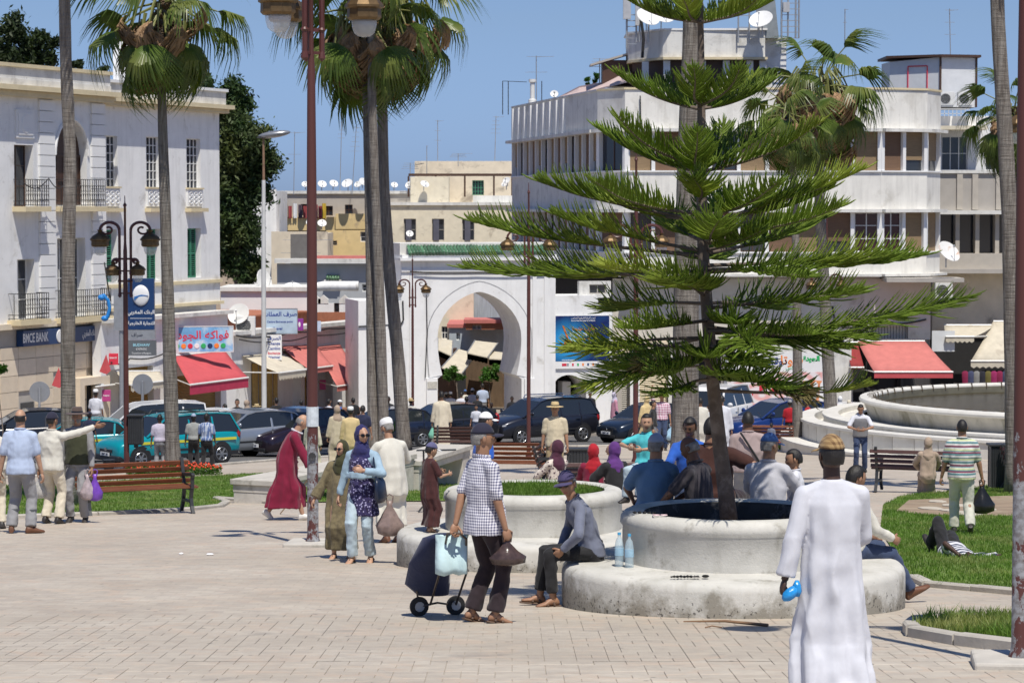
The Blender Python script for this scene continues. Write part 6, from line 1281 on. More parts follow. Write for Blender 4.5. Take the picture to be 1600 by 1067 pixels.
# ---------------------------------------------------------------- leafy trees behind the roofs
crown_d = leafmat('dark_conifer_leaf', (.035,.065,.018), (.12,.14,.04), .6, .15, .4, .9); crown_o = leafmat('olive_tree_leaf', (.028,.045,.014), (.07,.085,.03), .6, .2, .4, .9); orange_g = leafmat('orange_tree_leaf', (.05,.13,.02), (.10,.2,.03), .45, .3, .4, 2)
def leaftree(label, Y, clumps, n, leaf, m, trunk, seed=0, cat='tree', name='tree', t=None, flat=.8, spiky=False, up=0):
    """clumps: [(px,py,radius px)]"""
    g = np.random.default_rng(seed); s = F/Y; b = Vector((at(trunk[0], 600, Y).x, Y, gh(Y))); 
    if t is None: t = thing(name, label, cat, b)
    b = Vector(t.location)
    if len(trunk) > 1:
        top = at(trunk[1], trunk[2], Y)-b; q = Vector((0,0,-.1)); mb = MB(); mb.tube([q, top*.5+Vector((.1,0,0)), top], [trunk[3]/s, trunk[3]*.8/s, trunk[3]*.5/s], 8)
        for (px, py, r) in clumps[::2]: c = at(px, py, Y)-b; mb.tube([top*.8, (top*.8+c)/2+Vector((0,0,-.2)), c], [trunk[3]*.4/s, trunk[3]*.25/s, .02], 5)
        mb.build('trunk', pine_b, t, True, angle=None)
    C = []; 
    for (px, py, r) in clumps:
        c = np.array(at(px, py, Y+g.uniform(-1,1)*r/s*.5)-b); R_ = r/s; k = int(n*(r**2)/sum(q[2]**2 for q in clumps)); nb = max(3, k//90); bc = g.normal(0, 1, (nb, 3)); bc /= np.linalg.norm(bc, axis=1)[:, None]; bc = c+bc*R_*g.uniform(.3,.9,(nb,1))*np.array([1,1,flat]); idx = g.integers(0, nb, k); C.append(bc[idx]+g.normal(0, R_*.20, (k, 3)))
    C = np.concatenate(C); k = len(C); u = g.normal(0, 1, (k, 3)); u[:, 2] += up; u /= np.linalg.norm(u, axis=1)[:, None]; v = np.cross(u, g.normal(0, 1, (k, 3))); v /= np.linalg.norm(v, axis=1)[:, None]; L = leaf*g.uniform(.6, 1.4, (k, 1)); W_ = L*(.35 if not spiky else .14)
    V = np.stack([C-u*L, C+v*W_, C+u*L, C-v*W_], 1).reshape(-1, 3); i = np.arange(k)*4; nmesh('crown', V, np.stack([i, i+1, i+2, i+3], 1), m, t); return t
leaftree('tall dark dense conifer between the bank and the narrow white house', 150, [(368,150,30),(352,185,42),(385,215,40),(405,255,34),(370,265,46),(395,300,32),(362,330,40),(380,365,36),(365,400,40),(385,420,30),(350,240,40),(420,250,18),(345,300,36),(350,380,38)], 42000, .17, crown_d, (368,370,200,7), 1)
leaftree('dark rounded conifer behind the bank roof and second palm', 140, [(262,120,26),(290,118,30),(315,132,22),(245,135,18),(300,145,30)], 9000, .15, crown_d, (290,285,130,5), 2)
leaftree('wispy olive-green tree top behind the left roof', 135, [(20,45,30),(50,70,28),(10,85,34),(75,62,20),(70,95,26),(120,105,14),(-20,60,30),(42,100,30),(160,112,13)], 9500, .14, crown_o, (30,40,80,4), 3)
leaftree('small round orange tree, left one in the lane behind the gate', 133, [(708,580,12),(700,590,9),(716,590,9)], 1500, .10, orange_g, (713,712,586,1.0), 4)
leaftree('small round orange tree, right one in the lane behind the gate', 133, [(763,583,12),(772,578,10),(756,590,8),(775,590,8)], 1600, .10, orange_g, (763,763,583,1.0), 5)
for t_, cl, sd in ((roofplant, [(915,125,6),(918,132,5)], 6), (rp2, [(932,118,7),(930,128,5)], 7)):
    leaftree('', t_.location.y, cl, 260, .10, orange_g, (cl[0][0],), sd, t=t_); MB().lathe([(.16,-.35),(.22,.05),(.2,.05)], 10).build('pot', terracotta, t_)
leaftree('pale green potted bush on top of the wall of the taxi rank', 84, [(160,668,11),(150,672,9),(172,673,9)], 1500, .07, orange_g, (161,161,680,1.5), 8, 'bush', 'bush')
leaftree('bright green shrub between the palm trunks by the dark car', 92, [(612,668,8),(620,662,7),(608,672,7)], 900, .07, orange_g, (612,612,680,1.2), 9, 'bush', 'bush')
leaftree('low green leaves poking in at the left edge', 60, [(-3,576,9),(6,576,6)], 400, .07, orange_g, (-3,-3,600,1.2), 10, 'bush', 'bush')
# ================================================================ vehicles
def paint(name, c, met=.25): return mat(name, c, .28, .03, 2, 0, metal=met, coat=.8)
carglass = mat('car_window_glass', (.018,.022,.026), .04, 0, 1, 0, spec=.9); chrome = mat('chrome_trim', (.6,.6,.62), .15, 0, 1, 0, metal=1); rimm = mat('alloy_wheel', (.42,.43,.45), .3, 0, 1, 0, metal=.8)
hlamp = mat('headlamp_glass', (.36,.38,.41), .08, .25, 20, 0, spec=.8); amber = mat('amber_lamp', (.6,.16,.02), .2, 0, 1, 0); plastic = mat('black_car_plastic', (.02,.02,.022), .5, .1, 8, .05); redlamp = mat('red_tail_lamp', (.35,.01,.01), .2, 0, 1, 0)
SH = {
 'hatch': dict(L=3.95, W=.85, low=[(-1.97,.30,.60,.62),(-1.93,.24,.72,.72),(-1.72,.22,.80,.80),(-1.3,.22,.90,.84),(-.92,.22,.97,.85),(0,.22,.98,.86),(1.1,.22,1.02,.85),(1.6,.24,1.04,.82),(1.88,.28,1.0,.76),(1.96,.34,.86,.70)],
   gh=[(-1.02,.94),(-.28,1.38),(.05,1.455),(.6,1.47),(1.15,1.43),(1.45,1.36),(1.86,.98)], wb=2.5, r=.305, pil=[-.28,.55,1.3]),
 'mpv': dict(L=4.6, W=.92, low=[(-2.3,.34,.68,.66),(-2.25,.26,.82,.78),(-2.0,.24,.92,.86),(-1.55,.24,1.04,.91),(-1.2,.24,1.10,.92),(0,.24,1.10,.93),(1.5,.24,1.12,.92),(2.05,.26,1.12,.88),(2.25,.3,1.08,.82),(2.3,.4,.95,.78)],
   gh=[(-1.35,1.06),(-.42,1.62),(-.05,1.70),(.7,1.74),(1.5,1.71),(1.95,1.62),(2.22,1.06)], wb=2.85, r=.33, pil=[-.42,.45,1.35]),
 'estate': dict(L=4.45, W=.87, low=[(-2.2,.34,.62,.66),(-2.16,.24,.76,.76),(-1.95,.22,.86,.82),(-1.5,.22,.95,.86),(-1.1,.22,1.0,.87),(0,.22,1.02,.87),(1.4,.22,1.06,.86),(1.95,.24,1.06,.84),(2.16,.28,1.04,.78),(2.22,.36,.9,.74)],
   gh=[(-1.22,.97),(-.45,1.50),(-.1,1.56),(.6,1.60),(1.4,1.60),(1.9,1.56),(2.16,1.0)], wb=2.9, r=.31, pil=[-.45,.35,1.2]),
 'van': dict(L=4.2, W=.88, low=[(-2.1,.34,.68,.70),(-2.05,.26,.82,.78),(-1.8,.24,.95,.84),(-1.3,.24,1.10,.88),(-1.0,.24,1.14,.88),(0,.24,1.16,.88),(1.4,.24,1.16,.88),(1.95,.26,1.16,.87),(2.07,.3,1.15,.85),(2.1,.36,1.0,.83)],
   gh=[(-1.15,1.10),(-.5,1.66),(-.15,1.78),(.6,1.82),(1.4,1.82),(2.0,1.78),(2.09,1.14)], wb=2.6, r=.31, pil=[-.5,.35,1.25])}
def wheel(x, y, r, t, side, nm='wheel'):
    M = Matrix.Rotation(R(90), 3, 'X'); w = MB().lathe([(r*.55,-.10),(r*.94,-.105),(r,-.07),(r,.07),(r*.94,.105),(r*.55,.10)], 24, ax=M).build(nm, black, t, True, loc=(x, y, r))
    mb = MB(); ys = side*.095; mb.lathe([(r*.62,-.01),(r*.66,0),(r*.62,.01)] if side > 0 else [(r*.62,-.01),(r*.66,0),(r*.62,.01)], 22, (0,ys*.9,0), ax=M, m=1); mb.lathe([(r*.14,-.02),(r*.14,.02)], 10, (0,ys*1.1,0), ax=M)
    for k in range(6): a = 6.283*k/6; mb.bar((math.cos(a)*r*.08, ys*1.08, math.sin(a)*r*.08), (math.cos(a)*r*.64, ys*1.08, math.sin(a)*r*.64), r*.17, .02, up=(0,1,0))
    mb.tube([(math.cos(a)*r*.64, ys*1.08, math.sin(a)*r*.64) for a in np.linspace(0, 6.283, 20)], r*.04, 4); mb.build('rim', [rimm, plastic], w, False); return w
def car(label, kind, px, Y, ang, body, sc_=1.0, cat='car', name='parked_car', bumper=None, rack=False, plate=True, stripe=None, openwin=False, py=None):
    """ang: 0 = nose to the left of the picture, growing turns the nose to the camera"""
    d = SH[kind]; P = Vector((at(px, 650, Y).x, Y, gh(Y)-.12)); t = thing(name, label, cat, P, R(ang), 'cars on the street beside the square'); t.scale = (sc_,)*3
    t.rotation_euler = (0, 0, R(ang)); n = 12; V = []; W0 = d['W']; low = d['low']
    for (x, zb, zt, w) in low:
        zm = zb+(zt-zb)*.55; pr = [(w-.10,zb),(w-.02,zb+.06),(w+.005,zm-.10),(w+.01,zm),(w-.02,zt-.10),(w-.07,zt-.025),(w-.20,zt+.0),(w*.5,zt+.03)]
        ring = [(x, -y, z) for y, z in pr]+[(x, y, z) for y, z in pr[::-1]]; V += ring
    k = 16; Fs = [(i*k+j, i*k+(j+1)%k, (i+1)*k+(j+1)%k, (i+1)*k+j) for i in range(len(low)-1) for j in range(k)]+[tuple(range(k-1,-1,-1)), tuple(range((len(low)-1)*k, len(low)*k))]
    o = MB().add(V, Fs).build('body', body, t, True, angle=None); ss = o.modifiers.new('s','SUBSURF'); ss.levels = ss.render_levels = 1
    gh_ = d['gh']; zb = gh_[0][1]; zt = max(q[1] for q in gh_); hw = lambda z: W0-.07-(W0*.26)*((z-zb)/(zt-zb))**1.3
    mb = MB(); m = len(gh_); V = [(x, -hw(z), z) for x, z in gh_]+[(x, hw(z), z) for x, z in gh_]
    Fs = [(i+1, i, m+i, m+i+1) for i in range(m-1)]+[tuple(range(m)), tuple(range(2*m-1, m-1, -1)), (0, m-1, 2*m-1, m)]
    for f in Fs: mb.add([], [])
    mb.v = V; mb.f = Fs; mb.m = [1]+[0]*(m-3)+[1]+[1,1,0]; g_ = mb.build('cabin', [body, carglass], t, False); 
    for sg in (-1, 1): # frames round the side glass, proud of it
        fix = MB()
        pts = [Vector((x, sg*(hw(z)+.004), z)) for x, z in gh_]
        for a, b in zip(pts, pts[1:]): fix.bar(a-Vector((0,0,.02)), b-Vector((0,0,.02)), .05, .07, up=(0,1,0))
        for xp in d['pil'][1:]: ztp = np.interp(xp, [q[0] for q in gh_], [q[1] for q in gh_]); fix.bar((xp, sg*(hw(zb)+.008), zb), (xp+.02, sg*(hw(ztp)+.0), ztp-.02), .07, .02, up=(0,1,0))
        fix.build('window_frame', body, t, bevel=.01)
    wx = d['wb']/2
    for sx in (-1, 1):
        for sy in (-1, 1):
            MB().lathe([(d['r']*1.19,-.012),(d['r']*1.2,.0),(d['r']*1.19,.012)], 26, ax=Matrix.Rotation(R(90),3,'X')).build('wheel_arch', plastic, t, loc=(sx*wx-.02, sy*(W0-.012), d['r']+.03)); wheel(sx*wx-.02, sy*(W0-.09), d['r'], t, sy)
    fx = low[0][0]; zt_ = low[1][2]
    for sy in (-1, 1):
        o = MB().ell((0,0,0), (.19,.16,.06), 14, 8).build('headlight', hlamp, t, True, angle=None, loc=(fx+.24, sy*(W0-.27), zt_-.02)); o.rotation_euler = (R(sy*-6), R(-22), R(sy*-28))
        MB().ell((low[-1][0]-.10, sy*(W0-.16), .92), (.10,.10,.2), 10, 6).build('tail_light', redlamp, t, True)
        w_ = MB().bar((gh_[0][0]+.32, sy*(W0-.05), zb+.06), (gh_[0][0]+.32, sy*(W0+.16), zb+.10), .06, .03); w_.ell((gh_[0][0]+.30, sy*(W0+.13), zb+.13), (.06,.10,.08), 10, 6); w_.build('wing_mirror', bumper or body, t, True)
        for x in (d['pil'][1]-.02, d['pil'][2]-.0): MB().box(x-.012,x+.002,sy*(W0+.0)-.008,sy*(W0+.0)+.008,.34,zb-.03).build('door_gap', plastic, t); MB().bar((x-.26,sy*(W0+.012),zb-.15),(x-.08,sy*(W0+.012),zb-.15),.03,.03).build('door_handle', body if not bumper else plastic, t, bevel=.005)
        MB().box(-.85,1.2,sy*(W0+.0)-.012,sy*(W0+.0)+.014,.50,.56).build('side_moulding', plastic, t, bevel=.005)
    MB().box(fx-.012,fx+.05,-.38,.38,.50,.60).build('grille', plastic, t, bevel=.01); MB().box(fx-.03,fx+.06,-.50,.50,.27,.38).build('lower_intake', plastic, t, bevel=.02); MB().box(fx-.022,fx+.0,-.38,.38,.595,.605).build('grille_bar', chrome, t); MB().lathe([(.05,-.01),(.055,0),(.05,.01)],14,ax=Matrix.Rotation(R(90),3,'Y')).build('badge', chrome, t, loc=(fx-.02,0,.60))
    if plate: p_ = MB().box(fx-.055,fx-.03,-.26,.26,.40,.505).build('number_plate', whitelet, t); text('12847 - 40', .085, blacklet, t, (fx-.058, 0, .452), rot=(R(90),0,R(-90)), name='plate_number')
    if bumper: MB().box(fx-.04,fx+.3,-(W0-.10),W0-.10,.24,.42).build('bumper', bumper, t, bevel=.04); MB().box(-2.0,2.05,-(W0+.008),-(W0-.02),.26,.40).build('sill', bumper, t, bevel=.01)
    if stripe:
        for sy in (-1, 1): MB().box(fx+.75,low[-1][0]-.25,sy*(W0+.002)-.014,sy*(W0+.002)+.014,.74,.82).build('stripe', stripe, t)
    if rack:
        for sy in (-1, 1): MB().tube([(-.35,sy*.58,zt-.06),(-.25,sy*.58,zt+.06),(1.5,sy*.58,zt+.04),(1.6,sy*.58,zt-.1)], .022, 6).build('roof_rail', chrome if rack != 2 else plastic, t)
        if rack == 2:
            for x in (-.1, .7): MB().bar((x,-.62,zt+.06),(x,.62,zt+.06),.04,.03).build('roof_bar', plastic, t)
    mb = MB()
    for sy in (-.35, .35): mb.cap((-.1,sy,.75),.2,(.0,sy,1.05),.18,8); mb.ell((-.02,sy,1.22),(.10,.10,.12),8,6)
    mb.build('seats', plastic, t); MB().bar((gh_[0][0]+.10,-.55,zb+.05),(gh_[0][0]+.25,-.05,zb+.14),.02,.02).build('wiper', plastic, t)
    return t
tq = paint('turquoise_taxi_paint', (.0,.27,.32), .1); yl = mat('yellow_stripe', (.62,.6,.05), .4, 0)
car('turquoise taxi estate with a yellow stripe and roof bars', 'estate', 262, 75.5, 38, tq, .90, 'taxi', 'taxi', plastic, 2, stripe=yl)
car('white panel van parked behind the turquoise taxi', 'van', 222, 84, 20, paint('white_van_paint', (.72,.72,.72), 0), .93, 'van', 'parked_van', plastic)
car('white car of which only the roof shows over the taxi', 'hatch', 318, 86, 25, paint('white_van_paint', (.72,.72,.72)), .98)
car('silver hatchback between the taxi and the dark hatchback', 'hatch', 383, 83.6, 34, paint('silver_car_paint', (.36,.39,.43), .6), .99)
car('dark aubergine hatchback facing the square, left of the tall pole', 'hatch', 464, 84.5, 52, paint('aubergine_car_paint', (.022,.012,.022), .4), 1.02)
car('black hatchback beside the right palm trunks', 'hatch', 690, 100, 22, paint('black_car_paint', (.010,.011,.016), .3), 1.04)
car('dark blue car partly hidden by the palm trunks', 'hatch', 600, 96, 25, paint('deep_blue_black_paint', (.012,.018,.04), .3), .95)
car('large dark people carrier with roof rails in front of the gate', 'mpv', 843, 103.2, 34, paint('dark_grey_blue_paint', (.022,.024,.035), .4), 1.0, rack=1)
car('dark blue hatchback right of the man in the suit', 'hatch', 1012, 103, 36, paint('dark_blue_car_paint', (.016,.026,.045), .4), 1.02)
car('bright blue hatchback with an open window beside the billboard', 'hatch', 1215, 99, 24, paint('blue_car_paint', (.01,.035,.17), .3), 1.14)
car('white van behind the thick palm and the pine', 'van', 1112, 112, 65, paint('white_van_paint', (.72,.72,.72)), 1.18, 'van', 'parked_van')
car('white pickup-like van between the two right palm trunks', 'van', 1290, 108, 12, paint('white_van_paint', (.72,.72,.72)), .80, 'van', 'parked_van')
car('dark car behind the men at the left edge', 'hatch', 40, 84, 15, paint('black_car_paint', (.010,.011,.016)), 1.0)
car('turquoise and silver car behind the pointing man', 'hatch', 118, 78, 8, tq, .86, bumper=rimm, stripe=yl)
# ================================================================ people
def skinm(n, c): return mat(n, c, .5, .08, 9, .08, 90, spec=.4)
SK = {'l': skinm('skin_light_brown', (.44,.26,.17)), 'm': skinm('skin_brown', (.33,.18,.11)), 'd': skinm('skin_deep_brown', (.15,.075,.045)), 'k': skinm('skin_dark', (.065,.035,.025))}
hairm = mat('black_hair', (.012,.010,.009), .55, .3, 30, .5, 90, stretch=(1,1,.4)); hairg = mat('grey_hair', (.22,.21,.20), .7, .3, 30, .5, 90); lipm = mat('lip_tone', (.26,.10,.08), .5, 0, 1, 0); eyem = mat('eye_dark', (.012,.01,.01), .1, 0, 1, 0); shade = mat('sunglass_lens', (.008,.008,.01), .06, 0, 1, 0)
JOBS = []
def ik(a, b, l1, l2, hint):
    a = Vector(a); b = Vector(b); d = b-a; L = min(d.length, (l1+l2)*.998); dn = d.normalized(); b = a+dn*L
    x = (l1*l1-l2*l2+L*L)/(2*L); h = math.sqrt(max(1e-6, l1*l1-x*x)); hv = Vector(hint); hv = (hv-dn*hv.dot(dn)).normalized(); return a+dn*x+hv*h, b
def job(name, mb, m, parent, vox, disp=0, fs=8., post=None, aniso=(1,1,.5), seed=0):
    """closed shapes fused into one skin by a voxel remesh, then creased"""
    o = mb.build(name, m, parent, True, angle=None); r = o.modifiers.new('r', 'REMESH'); r.mode = 'VOXEL'; r.voxel_size = vox; s = o.modifiers.new('s', 'SMOOTH'); s.factor = .5; s.iterations = 3
    JOBS.append((o, disp, fs, post, aniso, seed)); return o
def run_jobs():
    bpy.context.view_layer.update(); dg = bpy.context.evaluated_depsgraph_get()
    for o, disp, fs, post, an, seed in JOBS:
        me = bpy.data.meshes.new_from_object(o.evaluated_get(dg)); o.modifiers.clear(); old = o.data; mats = list(old.materials)
        n = len(me.vertices); co = np.empty(n*3, np.float32); me.vertices.foreach_get('co', co); co = co.reshape(-1, 3)
        if disp:
            no = np.empty(n*3, np.float32); me.vertices.foreach_get('normal', no); no = no.reshape(-1, 3); off = Vector((seed*3.1, seed*1.7, seed*.9))
            d = np.array([1-2*abs(noise.noise(Vector((c[0]*fs*an[0], c[1]*fs*an[1], c[2]*fs*an[2]))+off+.6*noise.noise_vector(Vector(c)*3)))-.6+.5*noise.noise(Vector(c)*fs*2.3+off) for c in co.tolist()], np.float32); co = co+no*(d*disp*(np.clip((1.45-co[:,2])/.7, .3, 1) if o.name.startswith('robe') else 1))[:, None]
        if post is None:
            me.vertices.foreach_set('co', co.ravel()); me.update(); new = me
            new.materials.clear(); [new.materials.append(m) for m in mats]
        else:
            fc = [tuple(p.vertices) for p in me.polygons]; V = [tuple(c) for c in co]+post.v; Fs = fc+[tuple(i+n for i in f) for f in post.f]; new = bpy.data.meshes.new(o.name); new.from_pydata(V, [], Fs); [new.materials.append(m) for m in mats]
            new.polygons.foreach_set('material_index', [0]*len(fc)+post.m); bpy.data.meshes.remove(me)
        new.polygons.foreach_set('use_smooth', [True]*len(new.polygons)); o.data = new; nm = o.name; bpy.data.meshes.remove(old)
def face_pt(x, y, z, fem=0):
    """unit sphere point -> head surface (metres, face towards +y)"""
    X, Y_, Z = .075*x, .094*y, .118*z
    lo = max(0, -z); X *= 1-.30*lo**1.5; 
    if y > 0: Y_ += .010*lo
    else: Y_ += .030*lo*(-y); X *= 1+.03*(-y)
    if z > .2 and y < 0: Y_ -= .008
    if y > 0:
        g = lambda cx, cz, sx, sz: math.exp(-((x-cx)/sx)**2-((z-cz)/sz)**2)
        Y_ += .026*g(0,-.22,.14,.16)+.012*g(0,-.02,.10,.16)-.010*(g(.34,.04,.20,.11)+g(-.34,.04,.20,.11))+.006*g(0,.20,.6,.10)+.007*g(0,-.52,.28,.07)-.003*g(0,-.585,.25,.03)+.010*g(0,-.86,.3,.16)+.004*(g(.45,-.25,.2,.2)+g(-.45,-.25,.2,.2))
    return X, Y_, Z
def person(label, foot, h, rz, top=None, bot=None, robe=None, skin='m', hat=None, pose=None, lod=1, hair='short', beard=None, shoes='dark', name='person', slim=1.0, glasses=False, fem=0, group=None, belly=0, at_=None, sleeve='short', hatc=None, extra=None, bald=0, hem=.92, child=0):
    """foot: pixel of the ground contact; h: height in pixels when standing upright (or ('m', metres)); rz heading, 0 = away, 180 = to the camera, 90 = left"""
    ps = dict(lean=0, side=0, hy=0, hp=0, pel=None, lf=None, rf=None, lh=None, rh=None, le=(-.5,-1,-.3), re=(.5,-1,-.3), lk=(0,1,.1), rk=(0,1,.1), lhd=None, rhd=None, curl=.7); ps.update(pose or {})
    p = at_ if at_ is not None else gnd(*foot); s = F/p.y; H = h[1] if isinstance(h, tuple) else h/s; k = H/1.75
    t = thing(name, label, 'person', p, R(rz), group); t.scale = (k, k, k)
    vox = {0: .011, 1: .015, 2: .024, 3: .034}[lod]; g = random.Random(hash_(label)); S = slim; hs = 1.0+.22*child; bw = 1-.10*fem
    pel = Vector(ps['pel']) if ps['pel'] else Vector((0, 0, .93))
    lean = R(ps['lean']); sd = R(ps['side'])
    def spine(z):
        """z metres above the pelvis along the back -> (point, forward axis, up axis)"""
        q = pel.copy(); a = lean*.35; n = 8; dz = z/n
        for i in range(n): a = lean*(.35+.65*min(1, (i+.5)*dz/.32)) if z > 0 else 0; q = q+Vector((math.sin(sd)*.9, math.sin(a), math.cos(a)))*dz
        return q, Vector((0, math.cos(a), -math.sin(a))), Vector((0, math.sin(a), math.cos(a)))
    def ring(z, w, d, off=0): q, f, u = spine(z); return (q+f*off, Vector((w, 0, 0)), f*d)
    chest, cf, cu = spine(.47); sw = .178*bw*(1 if not child else .92)
    LS = chest+Vector((-sw, 0, 0))-cu*.035; RS = chest+Vector((sw, 0, 0))-cu*.035; LH_ = pel+Vector((-.088, 0, -.02)); RH_ = pel+Vector((.088, 0, -.02))
    lf = Vector(ps['lf'] or (-.11, -.02, .085)); rf = Vector(ps['rf'] or (.11, .03, .085))
    lk, lf = ik(LH_, lf, .435, .43, ps['lk']); rk, rf = ik(RH_, rf, .435, .43, ps['rk'])
    lh = Vector(ps['lh'] or (-.27, .06, .80)); rh = Vector(ps['rh'] or (.27, .04, .80))
    le, lh = ik(LS, lh, .285, .255, ps['le']); re_, rh = ik(RS, rh, .285, .255, ps['re'])
    # ---- the body: one skin
    b = MB(); nb, nf, nu = spine(.53); a_h = R(ps['hp'])+lean*.45; hf = Vector((0, math.cos(a_h), -math.sin(a_h))); hu = Vector((0, math.sin(a_h), math.cos(a_h))); yaw = Matrix.Rotation(R(ps['hy']), 3, hu)
    hf = yaw@hf; hx = hf.cross(hu); hc = nb+nu*.045+hu*.115+(hf*.015)
    b.rings([ring(-.10,.11,.085), ring(0,.14*S,.095*S), ring(.12,.12*S,.08*S), ring(.27,.135*S*bw,.088*S), ring(.40,.14*bw,.080), ring(.46,.11*bw,.07), ring(.53,.062,.058)], n=16)
    b.cap(nb-nu*.04, .060*S, hc-hu*.05, .057*S, 12); b.ell(hc+hu*.02-hf*.008, (.068*hs, .085*hs, .085*hs), 14, 8, M=Matrix((hx, hf, hu)).transposed())
    for A, K, Bf in ((LH_, lk, lf), (RH_, rk, rf)): b.cap(A, .072*S, K, .050*S, 10); b.cap(K, .054*S, Bf, .036, 10); b.ell(K.lerp(Bf, .28)-Vector((0,.012,0)), (.052*S,.055*S,.10), 8, 6)
    for A, E, Bh in ((LS, le, lh), (RS, re_, rh)): b.cap(A, .042*S, E, .037*S, 10); b.cap(E, .040*S, Bh, .026, 10)
    post = MB(); lm_ = 1
    # head
    if lod <= 3:
        nu_, nv_ = (30, 26) if lod == 0 else (24, 22) if lod == 1 else (16, 14); V = []; fm = Matrix((hx, hf, hu)).transposed()
        for i in range(nv_+1):
            ph = math.pi*i/nv_; z = -math.cos(ph)
            for j in range(nu_): a = 2*math.pi*(j+.5)/nu_; x = math.sin(ph)*math.cos(a); y = math.sin(ph)*math.sin(a); V.append(hc+fm@(Vector(face_pt(x, y, z, fem))*hs*(1.0-.03*fem)))
        Fs = []; Ms = []
        for i in range(nv_):
            for j in range(nu_):
                Fs.append((i*nu_+j, i*nu_+(j+1)%nu_, (i+1)*nu_+(j+1)%nu_, (i+1)*nu_+j)); ph = math.pi*(i+.5)/nv_; z = -math.cos(ph); a = 2*math.pi*(j+1)/nu_; x = math.sin(ph)*math.cos(a); y = math.sin(ph)*math.sin(a)
                Ms.append(1 if (y > 0 and abs(x) < .27 and -.62 < z < -.45) else 0)
        o_ = len(post.v); post.v += [tuple(v) for v in V]; post.f += Fs; post.m += Ms
        for sg in (-1, 1):
            post.ell(hc+fm@Vector((sg*.077*hs, -.006, -.008)), (.010,.020,.032), 8, 5, 0, M=fm)
            post.ell(hc+fm@Vector((sg*.0265, .0815*hs+.002, .006)), (.0135,.006,.0065), 8, 5, 2, M=fm); post.bar(hc+fm@Vector((sg*.012, .0935*hs, .0235)), hc+fm@Vector((sg*.042, .083*hs, .0245)), .007, .007, 3)
    # hands
    def hand(E, W, hd, side):
        d = (Vector(hd).normalized() if hd else (W-E).normalized()); inn = Vector((-side, 0, 0)); inn = (inn-d*inn.dot(d)); inn = inn.normalized() if inn.length > .15 else Vector((0,-1,0)); f = d.cross(inn)*side
        if lod >= 3: post.cap(W, .030, W+d*.10, .030, 6, 0, 2); return W+d*.09
        M = Matrix((f, inn, d)).transposed(); q = W+d*.048; post.ell(q, (.042,.020,.056), 10, 7, 0, M=M)
        cu_ = ps['curl']; ln = [.075,.083,.078,.062]; seg = 6 if lod < 2 else 5
        for i in range(4):
            r0 = W+d*(.085-.006*abs(i-1.3))+f*(.030-.020*i); a1 = cu_*.9+.05*i; d1 = (d*math.cos(a1*.6)+inn*math.sin(a1*.6)); d2 = (d*math.cos(a1*1.5)+inn*math.sin(a1*1.5)); d3 = (d*math.cos(a1*2.2)+inn*math.sin(a1*2.2)); L_ = ln[i]
            P_ = [r0-d*.02, r0, r0+d1*L_*.45, r0+d1*L_*.45+d2*L_*.32, r0+d1*L_*.45+d2*L_*.32+d3*L_*.25]; post.tube(P_, [.0095,.0098,.0090,.0082,.0055], seg, 0)
        r0 = W+d*.022+f*.030+inn*.006; d1 = (d*.62+f*.72+inn*.30).normalized(); d2 = (d*.85+f*.15+inn*(.35+cu_*.4)).normalized(); post.tube([r0-d1*.02, r0, r0+d1*.038, r0+d1*.038+d2*.030, r0+d1*.038+d2*.045], [.012,.013,.0115,.010,.006], seg, 0); return W+d*.085+inn*.02
    gl = hand(le, lh, ps['lhd'], -1); gr = hand(re_, rh, ps['rhd'], 1)
    bare = shoes in ('sandal', 'flat')
    for K, Bf, sg in ((lk, lf, -1), (rk, rf, 1)):
        sh = (Bf-K).normalized(); fd = Vector((sg*.10, 1, -.0)); fd = (fd-sh*fd.dot(sh)*.85).normalized(); ft_ = ps.get('ld' if sg < 0 else 'rd'); fd = Vector(ft_).normalized() if ft_ else fd; up = Vector((1,0,0)).cross(fd).normalized(); sdv = fd.cross(up)
        an = Bf; hl = an-fd*.045-up*.05; tt = an+fd*.165-up*.058
        if bare:
            M = Matrix((sdv, fd, up)).transposed(); post.rings([(an-fd*.055-up*.04, sdv*.022, up*.022), (an-fd*.03-up*.025, sdv*.030, up*.045), (an+fd*.03-up*.022, sdv*.034, up*.040), (an+fd*.09-up*.045, sdv*.042, up*.022), (an+fd*.15-up*.052, sdv*.040, up*.014), (an+fd*.175-up*.055, sdv*.025, up*.009)], 0, 10)
        sm = MB()
        if bare:
            sm.rings([(an-fd*.07-up*.075, sdv*.025, up*.010), (an-fd*.02-up*.075, sdv*.038, up*.012), (an+fd*.10-up*.075, sdv*.050, up*.012), (an+fd*.19-up*.075, sdv*.030, up*.010)], 0, 10); sm.tube([an+fd*.07-up*.062+sdv*.046, an+fd*.075-up*.018, an+fd*.07-up*.062-sdv*.046], .012, 5)
            sm.tube([an-fd*.0-up*.06+sdv*.040, an+fd*.02+up*.018, an-up*.06-sdv*.040], .010, 5); sm.build('shoe', SHO.get(shoes, SHO['sandal']), t, True)
        else:
            sm.rings([(an-fd*.075-up*.045, sdv*.030, up*.028), (an-fd*.06-up*.03, sdv*.037, up*.052), (an-fd*.0-up*.02, sdv*.042, up*.060), (an+fd*.07-up*.042, sdv*.046, up*.040), (an+fd*.13-up*.055, sdv*.048, up*.028), (an+fd*.185-up*.062, sdv*.036, up*.020), (an+fd*.20-up*.065, sdv*.018, up*.010)], 0, 12); so = sm.build('shoe', SHO.get(shoes, SHO['dark']), t, True)
    bo = job('body', b, [SK[skin], lipm, eyem, hairm if hair != 'grey' else hairg], t, vox*1.0, 0, 8, post)
    # ---- clothes
    tm_ = top; amp = {0: .011, 1: .010, 2: .008, 3: 0}[lod]; sd_ = g.random()*50
